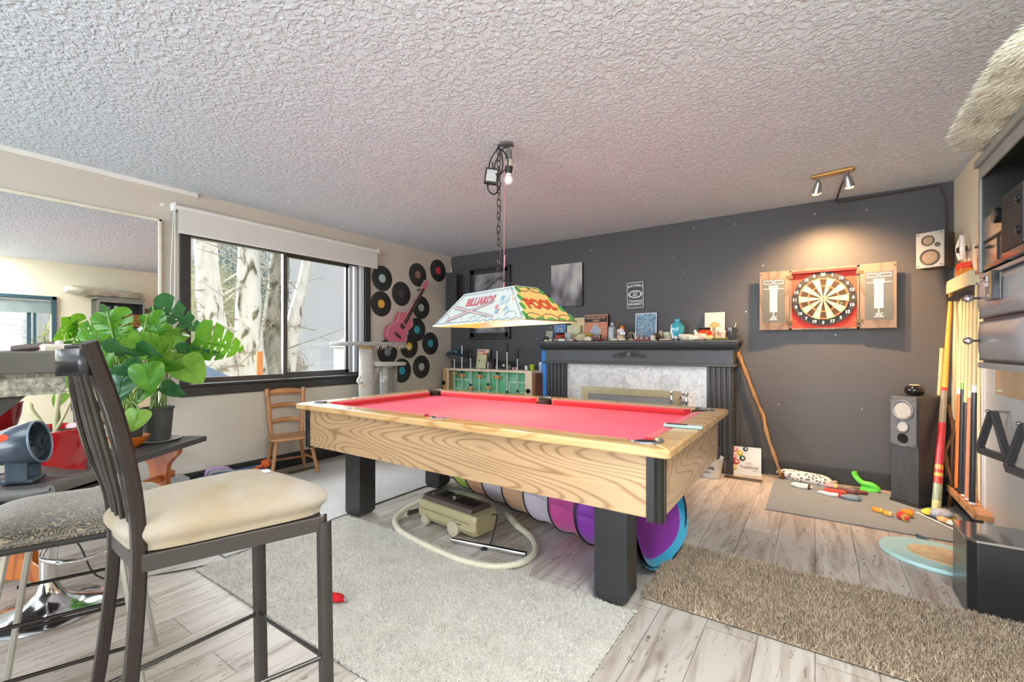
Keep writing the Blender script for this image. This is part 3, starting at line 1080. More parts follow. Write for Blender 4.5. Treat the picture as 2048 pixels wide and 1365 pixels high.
# ------------------------------------------------------------------ lamp over the table
SHW = mat('painted_fabric_white', '#c3c5bb', .8, var=.05, scale=14, c2='#b8c2c4')
SHY = mat('painted_fabric_yellow', '#f0bf72', .8, var=.05)
LINE = mat('paint_line_grey', '#6f7f8d', .8)
PINKT = mat('paint_red_faded', '#c05a60', .8, var=.1, scale=60)
ORT = mat('paint_orange_red', '#dd4a22', .8, var=.05)
GRN = mat('paint_green', '#4f9a4a', .8, var=.08)
DKL = mat('paint_dark_outline', '#4a3a28', .8)
BLUT = mat('paint_blue', '#7aa0b8', .8, var=.1)


def table_lamp():
    c = Vector((-1.645, 2.275, 0))
    rz = radians(-17)
    zb, zt = 1.310, 1.515
    t = thing('billiard_lamp', 'hanging tapered lamp shade painted with the words billiards and pool', 'lamp', (c.x, c.y, zt), rz=rz)
    # local frame: x long axis, y depth
    a0, b0, a1, b1 = .485, .195, .27, .085
    H = zb - zt
    # shell with real thickness
    def panel(nm, m, p, th=.004):
        b = MB()
        n = (Vector(p[1]) - Vector(p[0])).cross(Vector(p[3]) - Vector(p[0])).normalized()
        q = [Vector(x) - n * th for x in p]
        b.add([*p, *q], [(0, 1, 2, 3), (7, 6, 5, 4), (0, 4, 5, 1), (1, 5, 6, 2), (2, 6, 7, 3), (3, 7, 4, 0)])
        return b.build(nm, m, t), n
    LT = [(-a0, -b0, H), (a0, -b0, H), (a1, -b1, 0), (-a1, -b1, 0)]
    front, nf = panel('long_panel', SHW, LT)
    panel('long_panel', SHW, [(a0, b0, H), (-a0, b0, H), (-a1, b1, 0), (a1, b1, 0)])
    endp, ne = panel('end_panel', SHY, [(a0, -b0, H), (a0, b0, H), (a1, b1, 0), (a1, -b1, 0)])
    panel('end_panel', SHY, [(-a0, b0, H), (-a0, -b0, H), (-a1, -b1, 0), (-a1, b1, 0)])
    MB().box(-a1, -b1, -.002, a1, b1, .002).build('top_cap', SHW, t)
    b = MB()
    for p, q in (((-a0, -b0), (a0, -b0)), ((a0, -b0), (a0, b0)), ((a0, b0), (-a0, b0)), ((-a0, b0), (-a0, -b0))):
        b.bar((*p, H), (*q, H), .008)
    b.build('bottom_rim', BRASS, t)
    # painted decoration on the long panel: frame with u along x, v up the slope
    O = (Vector(LT[0]) + Vector(LT[1])) / 2
    U = Vector((1, 0, 0))
    V = ((Vector(LT[3]) + Vector(LT[2])) / 2 - O)
    Ls = V.length
    V.normalize()
    if nf.dot(Vector((0, -1, 0))) < 0: nf = -nf
    nn = nf
    P = lambda u, v, w=.0012: O + U * u + V * v + nn * w
    text('lettering', 'BILLIARDS', .078, P(-.03, .155), U, V, PINKT, t, ext=.0006, bold=.002, sx=.86)
    text('lettering_outline', 'BILLIARDS', .078, P(-.03, .155, .0004), U, V, LINE, t, ext=.0004, bold=.0045, sx=.86)
    d = MB()
    cue = lambda p, q: (d.tube([P(*p), P(*q)], [.010, .005], 6))
    cue((-.30, .13), (.19, .03)); cue((-.33, .03), (.13, .14))
    d.build('painted_cues', mat('paint_pale_pink', '#c7a9a6', .8), t)
    ln = MB()
    for p, q in (((-.30, .142), (.19, .036)), ((-.30, .118), (.19, .024)), ((-.33, .042), (.13, .146)), ((-.33, .018), (.13, .134))):
        ln.tube([P(*p, .006), P(*q, .006)], .0014, 5)
    # wavy borders
    for v0, amp, hw in ((.012, .006, a0 - .03), (Ls - .014, .005, a1 - .01)):
        ln.tube([P(-hw + 2 * hw * k / 60, v0 + amp * sin(k * 1.25), .002) for k in range(61)], .0016, 5)
    for sg in (-1, 1):
        ln.tube([P(sg * (a0 - .03 - (a0 - a1) * k / 20), .01 + (Ls - .02) * k / 20 + .004 * sin(k * 2), .002) for k in range(21)], .0016, 5)
    for (u, v, r) in ((-.2, .035, .045), (-.02, .03, .03), (-.37, .05, .05), (.08, .02, .04), (.34, .03, .05)):
        ln.tube([P(u + r * cos(q), v + r * .6 * sin(q), .002) for q in [k * pi / 9 for k in range(10)]], .0013, 5)
    ln.build('painted_lines', LINE, t)
    rnd = random.Random(4)
    for cm, nm in ((mat('paint_ball_red', '#c07a80', .8), 0), (BLUT, 1), (mat('paint_ball_grey', '#9db0b4', .8), 2), (mat('paint_ball_cream', '#ddd6bd', .8), 3)):
        for k in range(5):
            bb = MB()
            u = .17 + rnd.uniform(0, .14)
            v = .055 + rnd.uniform(0, .11)
            r = .016
            bb.prism([(u + r * cos(q), v + r * sin(q)) for q in [j * pi / 8 for j in range(16)]], .0008 + nm * .0004, .0022 + nm * .0004, lambda x, y, w: P(x, y, w))
            bb.build('painted_ball', cm, t)
    # end panel
    if ne.dot(Vector((1, 0, 0))) < 0: ne = -ne
    O2 = Vector((a0, 0, H))
    U2 = Vector((0, 1, 0))
    V2 = (Vector((a1, 0, 0)) - O2)
    L2 = V2.length
    V2.normalize()
    Q = lambda u, v, w=.0012: O2 + U2 * u + V2 * v + ne * w
    text('lettering', 'POOL', .112, Q(.0, .135, .0016), U2, V2, ORT, t, ext=.0008, bold=.003, sx=.72)
    text('lettering_outline', 'POOL', .112, Q(.0, .135, .0004), U2, V2, DKL, t, ext=.0004, bold=.0075, sx=.72)
    g = MB()
    for sg in (-1, 1):
        for k in range(4):
            f = (k + .5) / 4
            u = sg * (b0 - (b0 - b1) * f - .008)
            v = L2 * f
            g.prism([(u + .016 * cos(q), v + .03 * sin(q)) for q in [j * pi / 8 for j in range(16)]], .0006, .0016, lambda x, y, w: Q(x, y, w))
    for k in range(5):
        u = -b0 + .035 + k * (2 * b0 - .07) / 4
        g.prism([(u + .034 * cos(q), .006 + .016 * sin(q)) for q in [j * pi / 8 for j in range(9)]], .0006, .0016, lambda x, y, w: Q(x, y, w))
    for k in range(3):
        u = -.055 + k * .055
        g.prism([(u + .026 * cos(q), L2 - .004 - .012 * sin(q)) for q in [j * pi / 8 for j in range(9)]], .0006, .0016, lambda x, y, w: Q(x, y, w))
    g.build('painted_scallops', GRN, t)
    l2 = MB()
    for k in range(3):
        u = -.12 + k * .12
        l2.tube([Q(u + .06 * cos(q), .012 + .04 * sin(q), .0022) for q in [j * pi / 10 for j in range(11)]], .0016, 5)
    for k in range(2):
        u = -.05 + k * .10
        l2.tube([Q(u + .05 * cos(q), L2 - .006 - .045 * sin(q), .0022) for q in [j * pi / 10 for j in range(11)]], .0016, 5)
    l2.build('painted_lines', DKL, t)
    # bulb inside
    MB().ball((.0, 0, H * .45), .03).build('bulb', mat('warm_bulb', '#ffe2b0', .4, emis=6, ecol='#ffc978'), t, smooth=60)
    MB().cyl((0, 0, -.03), (0, 0, -.002), .018, n=12).build('socket', BLACKP, t, smooth=40)
    ld = light('lamp_bulb_light', 'POINT', (c.x, c.y, 1.39), (0, 0, 0), 15, (1, .74, .40), shadow_soft_size=.05)
    ld.rotation_euler = (0, 0, 0)
    # chain from the ceiling hook, splitting into two
    ch = MB()
    def chain(p, q, n):
        p, q = Vector(p), Vector(q)
        d = (q - p).normalized()
        a = d.cross(Vector((.3, 1, .1))).normalized()
        bb = d.cross(a)
        L_ = (q - p).length / n
        for k in range(n):
            cc = p + (q - p) * ((k + .5) / n)
            s = a if k % 2 else bb
            ch.tube([cc + d * cos(w) * L_ * .62 + s * sin(w) * L_ * .30 for w in [j * pi / 5 for j in range(10)]], .0030, 5, closed=True)
    J = (c.x + .0, c.y, 1.60)
    loc = lambda x, y, z: RZ(rz) @ Vector((x, y, z - zt)) + Vector((c.x, c.y, zt))
    chain((c.x, c.y, 2.42), J, 20)
    chain(J, loc(-.20, 0, zt + .004), 7)
    chain(J, loc(.20, 0, zt + .004), 7)
    ch.build('hanging_chain', mat('dark_chain', '#4a4644', .35, metal=.7), t, w=True, smooth=60)
    cd = MB()
    cd.tube([Vector((c.x + .012 * sin(k * .9), c.y + .006 * cos(k * .7), 2.40 - k * .04)) for k in range(21)] + [loc(0, 0, zt)], .0028, 6)
    cd.build('power_cord', mat('brown_cord', '#5b4640', .6), t, w=True, smooth=60)


table_lamp()
HX, HY = -1.645, 2.275
t = thing('ceiling_hook_plate', 'dark ceiling hook and oval plate holding the lamp chain', 'hook', (HX, HY, ZC))
MB().lathe([(.0, -.012), (.035, -.010), (.045, 0)], None, 20, (.045, .02, 0)).build('plate', GREYP, t, smooth=40)
MB().tube([(0, 0, 0), (0, 0, -.03), (.012, 0, -.042), (.02, 0, -.03)], .004, 6).build('hook', BLACKP, t)
t = thing('cord_bundle', 'tangle of black cable looped round the lamp chain near the ceiling', 'cable', (HX, HY, 2.3))
b = MB()
b.tube(smooth_path([(.02, 0, .135), (-.06, .01, .08), (-.075, .0, .0), (-.02, .01, -.05), (.03, 0, -.01), (.02, 0, .08), (-.01, .01, .12), (.05, 0, .07), (.06, .01, -.0), (.0, -.01, -.06), (-.03, 0, .02), (.03, 0, .10), (.07, .02, .128), (.10, .02, .11)], 6), .0045, 6)
b.build('loop', BLACKP, t, smooth=60)
t = thing('power_adapter', 'square black power adapter with a grey label, hanging among the looped cable', 'adapter', (HX - .045, HY - .01, 2.245), rot=(0, radians(8), radians(34)))
MB().box(-.045, -.016, -.05, .045, .016, .05).build('case', BLACKP, t, bevel=.004)
MB().box(-.034, -.018, -.036, .030, -.0155, .036).build('label_sticker', mat('label_grey', '#b5b5b4', .5), t)
MB().tube(smooth_path([(-.02, 0, -.05), (-.01, 0, -.09), (.03, 0, -.11), (.055, 0, -.07), (.06, 0, -.03)], 5), .005, 6).tube([(.0, 0, .05), (-.01, 0, .09)], .005, 6).build('cable', BLACKP, t, smooth=60)
t = thing('bulb_socket_fixture', 'white round bulb in a beige and black socket hanging upside down beside the chain', 'bulb', (HX + .052, HY + .035, 2.36))
MB().cyl((0, 0, .08), (0, 0, .0), .006, n=8).cyl((0, 0, .04), (0, 0, -.02), .02, .024, 16).build('upper_socket', GREYP, t, smooth=40)
MB().cyl((0, 0, -.02), (0, 0, -.062), .026, .024, 16).build('beige_sleeve', mat('beige_plastic', '#b9b3a3', .5), t, smooth=40)
MB().cyl((0, 0, -.062), (0, 0, -.105), .027, .02, 16).build('lower_socket', BLACKP, t, smooth=40)
MB().ball((0, 0, -.145), .032).cyl((0, 0, -.105), (0, 0, -.12), .018, n=16).build('globe', mat('opal_bulb', '#f0e6e4', .2, var=.02), t, smooth=60)
MB().tube([(-.008, -.03, -.02), (-.010, -.035, -.4), (-.012, -.035, -.84)], .0018, 5).tube([(-.008, -.03, -.62), (-.010, -.035, -.70)], .0045, 6).tube([(-.010, -.035, -.78), (-.012, -.035, -.86)], .0045, 6).build('pull_string', mat('pink_string', '#d9828c', .7), t, smooth=60)

# ------------------------------------------------------------------ ceiling spots over the dart board
t = thing('ceiling_spotlight', 'two headed brushed steel ceiling spotlight above the dart board', 'light', (.105, 3.99, ZC), rz=radians(-10))
MB().box(-.13, -.035, -.022, .13, .035, 0).build('base_plate', mat('copper_plate', '#c79a58', .3, metal=.6), t, bevel=.01)
MB().tube([(-.10, 0, -.02), (0, .03, -.012), (.12, 0, -.02)], .012, 8).build('curved_trim', STEEL, t, smooth=60)
for sx, dx in ((-.085, -.02), (.085, .01)):
    h = MB().cyl((sx, 0, -.02), (sx, 0, -.06), .006, n=8).tube([(sx, 0, -.05), (sx + dx * .3, .012, -.07), (sx + dx, .03, -.125)], [.014, .024, .034], 16).build('lamp_head', STEEL, t, smooth=50)
    MB().ball((sx + dx, .031, -.127), (.027, .027, .012)).build('lens', mat('frosted_lens', '#efe6d2', .3, emis=1.0, ecol='#ffe0ac'), h, smooth=60)
light('dart_spot_a', 'SPOT', (.03, 4.02, 2.31), (.0, 4.73, 1.12), 235, (1, .58, .27), spot_size=radians(110), spot_blend=.8, shadow_soft_size=.025)
light('dart_spot_b', 'SPOT', (.19, 3.98, 2.31), (.22, 4.73, 1.1), 170, (1, .58, .27), spot_size=radians(110), spot_blend=.8, shadow_soft_size=.025)
b = MB()
b.tube([(.20, 4.0, 2.42), (.17, 4.3, 2.425), (.15, 4.71, 2.42), (.16, 4.715, 2.405), (.6, 4.715, 2.415), (.80, 4.715, 2.42), (.835, 4.71, 2.3), (.84, 4.71, 2.05)], .007, 6)
b.tube([(.835, 4.712, 1.75), (.84, 4.712, 1.0), (.83, 4.712, .3)], .006, 6)
tag(b.build('speaker_cable', mat('brown_cable', '#4a3d36', .6), smooth=60), 'dark cable running along the top of the charcoal wall and down the corner', 'cable')

# ------------------------------------------------------------------ dart board cabinet
DWOOD = wood('walnut_board', '#74655a', '#5a4c42', 'z', freq=8, rough=.5, coat=0)
SLATE = mat('chalkboard', '#4b5357', .6, var=.05)
CHK = mat('chalk_print', '#e9e6df', .7, var=.03)
t = thing('dartboard_cabinet', 'open wall cabinet with red lining and chalk scoreboards on both doors', 'cabinet', (.058, YB, 1.582))
b = MB()
w2, h2, dp = .243, .262, .085
b.box(-w2, -dp, -h2, -w2 + .014, 0, h2).box(w2 - .014, -dp, -h2, w2, 0, h2).box(-w2, -dp, h2 - .014, w2, 0, h2).box(-w2, -dp, -h2, w2, 0, -h2 + .014)
b.build('cabinet_box', DWOOD, t)
MB().box(-w2 + .014, -.02, -h2 + .014, w2 - .014, -.008, h2 - .014).build('red_lining', mat('red_lining', '#e8402c', .6, var=.03), t)
MB().box(-w2 + .0141, -dp + .004, h2 - .032, w2 - .0141, -.02, h2 - .0145).build('red_top_strip', mat('red_dark', '#b81c20', .6), t)
for sg in (-1, 1):
    ang = radians(8 if sg < 0 else -6)
    d = thing('door', 'tmp', 'tmp', (0, 0, 0))
    del d['label'], d['category']
    d.parent = t
    d.location = (sg * w2, -dp, 0)
    d.rotation_euler = (0, 0, ang)
    PM[d.name] = PM[t.name] @ Matrix.Translation(d.location) @ RZ(ang)
    # replace the empty by a mesh door so that the child has geometry
    x0, x1 = (sg * .004, sg * .235)
    bm_ = MB().box(x0, -.012, -h2, x1, .004, h2)
    dm = bm_.build('door', DWOOD, None, bevel=.002)
    dm.parent = t; dm.location = d.location; dm.rotation_euler = d.rotation_euler
    PM[dm.name] = PM[d.name]
    bpy.data.objects.remove(d)
    xc = sg * .125
    MB().box(xc - .088, -.0135, -h2 + .07, xc + .088, -.012, h2 - .07).build('chalkboard', SLATE, dm)
    pr = MB()
    y_ = -.0147
    for k in (-1, 1):
        cx_ = xc + k * .041
        for (a, c, e, f) in ((-.035, .035, .012, .016), (-.035, .035, -.016, -.012), (-.035, -.031, -.016, .016), (.031, .035, -.016, .016)):
            pr.box(cx_ + a, y_, .165 + e, cx_ + c, y_ + .001, .165 + f)
    pr.box(xc - .006, y_, .163, xc + .006, y_ + .001, .167)
    pr.box(xc - .08, y_, .105, xc + .08, y_ + .001, .109).box(xc - .035, y_, .10, xc + .035, y_ + .001, .135)
    pr.box(xc - .028, y_, -.10, xc + .028, y_ + .001, .102)
    pr.box(xc - .003, y_, -.14, xc + .003, y_ + .001, -.10).box(xc - .03, y_, -.172, xc + .03, y_ + .001, -.167)
    pr.build('printed_scoreboard', CHK, dm)
    text('lettering', 'CRICKET', .026, (xc, y_ - .0004, .117), *E3, SLATE, dm, ext=.0003, bold=.0008, sx=.62)
    for k, s in enumerate(('20', '19', '18', '17', '16', '15', 'B')):
        text('lettering', s, .024, (xc, y_ - .0004, .085 - k * .0275), *E3, SLATE, dm, ext=.0003, bold=.0006)
    text('lettering', 'DC', .03, (xc, y_, -.152), *E3, CHK, dm, ext=.0004, bold=.001, shear=.3)
    for z in (-.2, .2):
        MB().box(-.022 if sg > 0 else -.03, -.015, z - .014, .03 if sg > 0 else .022, -.0125, z + .014).build('hinge', mat('dark_brass', '#5a4a30', .4, metal=.7), dm)
    MB().cyl((x1 - sg * .012, -.012, .235), (x1 - sg * .012, -.018, .235), .006, n=10).build('magnet_catch', BLACKP, dm)


def dartboard():
    c = (.058, YB - .055, 1.582)
    t = thing('dartboard', 'round dart board with white numbers on a black ring', 'dartboard', c)
    MK = mat('sisal_black', '#3a2a18', .8, var=.1, scale=80)
    MW = mat('sisal_cream', '#cfc8a6', .8, var=.06, scale=80)
    MR = mat('sisal_red', '#d2432e', .8, var=.05)
    MG = mat('sisal_green', '#5f9a6a', .8, var=.05)
    MT = mat('number_ring_black', '#2a2219', .5)
    RXB = Matrix.Rotation(pi / 2, 4, 'X')
    MB().lathe([(.0, -.03), (.226, -.03), (.229, -.02), (.229, .0), (.0, .0)][::-1], RXB, 64).build('board_body', MT, t, smooth=40)
    def seg(r0, r1, a0, a1, w0, w1, b):
        n = 4
        P = [(r1 * sin(a0 + (a1 - a0) * k / n), r1 * cos(a0 + (a1 - a0) * k / n)) for k in range(n + 1)] + [(r0 * sin(a1 - (a1 - a0) * k / n), r0 * cos(a1 - (a1 - a0) * k / n)) for k in range(n + 1)]
        b.prism(P, w0, w1, lambda u, v, w: (u, -.03 - w, v))
    bs = {k: MB() for k in 'KWRG'}
    R0, R1, R2, R3, R4 = .014, .103, .112, .165, .176
    for k in range(20):
        a0, a1 = radians(18 * k - 9), radians(18 * k + 9)
        m, r = ('K', 'R') if k % 2 == 0 else ('W', 'G')
        seg(R0, R1, a0, a1, 0, .002, bs[m]); seg(R2, R3, a0, a1, 0, .002, bs[m])
        seg(R1, R2, a0, a1, 0, .002, bs[r]); seg(R3, R4, a0, a1, 0, .002, bs[r])
    bs['K'].build('black_segments', MK, t); bs['W'].build('cream_segments', MW, t)
    bs['R'].build('red_segments', MR, t); bs['G'].build('green_segments', MG, t)
    MB().lathe([(.0, .004), (.014, .004), (.014, 0)], RXB, 20, (0, -.03, 0)).build('outer_bull', MG, t)
    MB().lathe([(.0, .005), (.006, .005), (.006, 0)], RXB, 16, (0, -.03, 0)).build('bullseye', MR, t)
    w = MB()
    for r in (R0, R1, R2, R3, R4):
        w.tube([(r * cos(q), -.0325, r * sin(q)) for q in [k * pi / 24 for k in range(48)]], .0009, 4, closed=True)
    for k in range(20):
        a = radians(18 * k - 9)
        w.tube([(R0 * sin(a), -.0325, R0 * cos(a)), (.186 * sin(a), -.0325, .186 * cos(a))], .0009, 4)
    w.build('wire_spider', mat('spider_wire', '#e8e0c8', .35, metal=.5), t)
    for k, n in enumerate((20, 1, 18, 4, 13, 6, 10, 15, 2, 17, 3, 19, 7, 16, 8, 11, 14, 9, 12, 5)):
        a = radians(18 * k)
        text('number', str(n), .034, (.205 * sin(a), -.0315, .205 * cos(a)), *E3, CHK, t, ext=.0006, bold=.0012)


dartboard()
for k, (dx, dz, c) in enumerate(((.03, .075, '#c9302c'), (.115, -.06, '#7fb2a6'), (-.085, -.06, '#ddc9a0'))):
    t = thing('dart', ('steel dart with pale flight stuck in the board above the bullseye', 'steel dart stuck in the right side of the dart board', 'steel dart stuck in the lower left of the dart board')[k], 'dart', (.058 + dx, YB - .085, 1.582 + dz), group='darts in the board')
    MB().cyl((0, 0, 0), (.002, -.03, .004), .001, n=6).cyl((.002, -.03, .004), (.004, -.075, .008), .0034, n=8).cyl((.004, -.075, .008), (.006, -.105, .01), .002, n=6).build('barrel', STEEL, t)
    MB().box(-.012, -.135, .002, .02, -.103, .003).box(.0035, -.135, -.012, .0045, -.103, .02).build('flight', mat('flight_' + c[1:], c, .5), t)

# ------------------------------------------------------------------ speakers
CONE = mat('woofer_cone', '#6a6058', .5, var=.06)


def driver(b_ring, b_cone, b_cap, c, r, nrm_M):
    """speaker unit: ring, dished cone, dust cap; local z is outward"""
    T = Matrix.Translation(c) @ nrm_M
    b_ring.lathe([(r * 1.0, 0), (r * 1.0, .006), (r * .93, .009), (r * .8, .006), (r * .76, .001)], T, 28)
    b_cone.lathe([(r * .76, .002), (r * .6, -.006), (r * .3, -.014), (.0, -.016)], T, 28)
    b_cap.lathe([(r * .28, -.012), (r * .2, -.004), (.0, 0)], T, 16)


t = thing('wall_speaker', 'grey fronted bookshelf speaker on the wall near the right corner', 'speaker', (.705, 4.46, 1.885), rz=radians(-30))
MB().box(-.08, -.0, -.13, .08, .16, .13).build('cabinet', mat('speaker_side', '#3d332d', .5, var=.1), t, bevel=.003)
MB().box(-.082, -.012, -.132, .082, 0, .132).build('baffle', mat('baffle_grey', '#828b8f', .45, var=.03), t, bevel=.004)
RF = Matrix.Rotation(pi / 2, 4, 'X')
r_, c_, k_ = MB(), MB(), MB()
driver(r_, c_, k_, (.0, -.012, -.055), .058, RF)
driver(r_, c_, k_, (-.01, -.012, .068), .038, RF)
r_.build('driver_ring', mat('ring_dark', '#504a45', .4), t, smooth=50); c_.build('driver_cone', CONE, t, smooth=50); k_.build('dust_cap', GREYP, t, smooth=50)
p = MB().lathe([(.016, 0), (.016, .003), (.010, .001), (.010, -.01)], RF, 20, (.045, -.012, .03))
p.build('port', BLACKP, t, smooth=50)
sc = MB()
for sx in (-1, 1):
    for sz in (-1, 1):
        sc.cyl((sx * .066, -.012, sz * .115), (sx * .066, -.015, sz * .115), .005, n=8)
sc.build('screws', BLACKP, t)
MB().bar((.0, .16, 0), (.02, .23, 0), .03, .02).box(-.04, .16, -.04, .04, .17, .04).build('wall_bracket', BLACKP, t)
t = thing('corner_speaker', 'tall narrow black speaker hung in the left corner behind the lamp', 'speaker', (-4.10, 4.58, 1.92), rz=radians(38))
MB().box(-.075, -.11, -.25, .075, .11, .25).build('cabinet', BLACK, t, bevel=.004)
MB().box(-.07, -.118, -.245, .07, -.11, .245).build('grille', mat('speaker_cloth', '#3a3b3e', .9, bump=.2, bscale=300), t, bevel=.003)
MB().tube([(.0, .0, .25), (-.01, .01, .30), (-.01, .0, .34)], .006, 6).build('wire_clip', WHITEP, t)

t = thing('tower_speaker', 'black floor standing tower speaker against the charcoal wall', 'speaker', (.545, 4.352, .007), rz=radians(-43))
# local: front face towards -y, width along x
W2 = .0945
MB().box(-W2, 0, .02, W2, .31, .80).build('cabinet', mat('black_ash', '#38383a', .4, var=.25, scale=6, stretch=(6, 6, .8)), t, bevel=.004)
MB().box(-W2 - .006, -.006, 0, W2 + .006, .316, .02).build('plinth', BLACKP, t, bevel=.003)
MB().box(-W2 + .004, -.014, .43, W2 - .004, 0, .795).build('baffle', mat('baffle_dark', '#56575a', .45), t, bevel=.006)
r_, c_, k_ = MB(), MB(), MB()
driver(r_, c_, k_, (0, -.014, .695), .076, RF)
driver(r_, c_, k_, (-.0, -.014, .575), .046, RF)
r_.build('driver_ring', mat('ring_grey', '#707276', .35, metal=.3), t, smooth=50)
c_.build('driver_cone', mat('pale_cone', '#a19e98', .45), t, smooth=50); k_.build('dust_cap', STEEL, t, smooth=50)
MB().lathe([(.036, 0), (.036, .004), (.026, .003), (.022, -.006)], RF, 24, (0, -.014, .487)).build('port', BLACKG, t, smooth=50)
sc = MB()
for sx in (-1, 1):
    for z in (.775, .445):
        sc.cyl((sx * .075, -.014, z), (sx * .075, -.018, z), .005, n=8)
sc.build('screws', BLACKP, t)
MB().box(-.025, -.017, .432, .025, -.014, .442).build('badge', STEEL, t)
t = thing('round_vase', 'squat glossy black vase on top of the tower speaker', 'vase', (.615, 4.45, .807))
MB().lathe([(.03, 0), (.055, .015), (.062, .04), (.05, .065), (.03, .074), (.024, .076), (.024, .07), (.02, .05)], None, 28).build('bowl', BLACKG, t, smooth=60)
MB().lathe([(.030, .0745), (.027, .078), (.024, .077)], None, 24).build('rim', mat('cream_rim', '#cbb9a0', .4), t, smooth=60)

# ------------------------------------------------------------------ fireplace mantel
CHAR = mat('mantel_black', '#3a3b3d', .38, var=.14, scale=5, stretch=(1, 6, 10), bump=.06, bscale=60)
MX0, MX1, MY = -2.58, -.615, 4.50


def mantel():
    t = thing('fireplace_mantel', 'black painted fireplace mantel with fluted pilasters and a carved crest', 'mantel', ((MX0 + MX1) / 2, YB, 0))
    MB().box(MX0 - .055, MY - .095, 1.205, MX1 + .055, YB, 1.235).build('mantel_shelf', CHAR, t, w=True, bevel=.008, seg=3)
    prof = [(0, 1.205), (-.08, 1.205), (-.082, 1.192), (-.06, 1.186), (-.055, 1.17), (-.035, 1.155), (-.012, 1.148), (-.008, 1.135), (0, 1.135)]
    b = MB()
    b.prism([(p, z) for p, z in prof], MX0 - .045, MX1 + .045, lambda u, v, w: (w, MY + u, v))
    b.build('crown_moulding', CHAR, t, w=True)
    MB().box(MX0, MY, 1.0, MX1, YB, 1.205).build('frieze_board', CHAR, t, w=True, bevel=.002)
    MB().box(MX0 - .022, MY - .03, .985, MX1 + .022, YB, 1.012).build('lower_ledge', CHAR, t, w=True, bevel=.005)
    for x0, x1 in ((MX0 + .005, -2.335), (-.845, MX1 - .005)):
        b = MB()
        b.box(x0, MY + .012, 0, x1, YB, .985)
        n = 5
        ww = (x1 - x0)
        b.box(x0, MY - .008, 0, x1, YB, .13)
        b.build('pilaster', CHAR, t, w=True, bevel=.003)
        fl = MB()
        for k in range(n):
            xc = x0 + ww * (k + .5) / n
            fl.tube([(xc, MY + .012, .13), (xc, MY + .012, .985)], ww / n * .36, 10)
        fl.build('fluting', CHAR, t, w=True, smooth=50)
    # carved crest: acanthus scrolls
    o = MB()
    cx_, cz = -1.59, 1.085
    rnd = random.Random(2)
    for sg in (-1, 1):
        for k in range(9):
            u = .012 + k * .019
            h = .068 * (1 - k / 10.5)
            o.tube(smooth_path([(cx_ + sg * u, MY - .004, cz - .02), (cx_ + sg * (u + .012), MY - .011, cz - .01 + h * .5), (cx_ + sg * (u + .002), MY - .013, cz - .015 + h), (cx_ + sg * (u - .01), MY - .01, cz - .01 + h * .72)], 3), [.006 * (1 - k / 14)] * 10, 6)
        for k in range(5):
            u = .03 + k * .03
            o.ball((cx_ + sg * u, MY - .004, cz - .012 + .012 * sin(k * 2)), (.012, .008, .008), 8, 6)
        o.tube(smooth_path([(cx_, MY - .004, cz - .022), (cx_ + sg * .07, MY - .008, cz - .012), (cx_ + sg * .14, MY - .008, cz - .026), (cx_ + sg * .185, MY - .004, cz - .022)], 4), .005, 6)
    o.ball((cx_, MY - .006, cz + .008), (.022, .012, .028), 12, 8)
    for k in range(6):
        a = k * pi / 3
        o.ball((cx_ + .02 * cos(a), MY - .008, cz + .008 + .022 * sin(a)), (.01, .008, .01), 8, 6)
    o.build('carved_ornament', mat('ornament_black', '#5c5d60', .25, var=.1), t, w=True, smooth=60)
    return t


MANTEL = mantel()


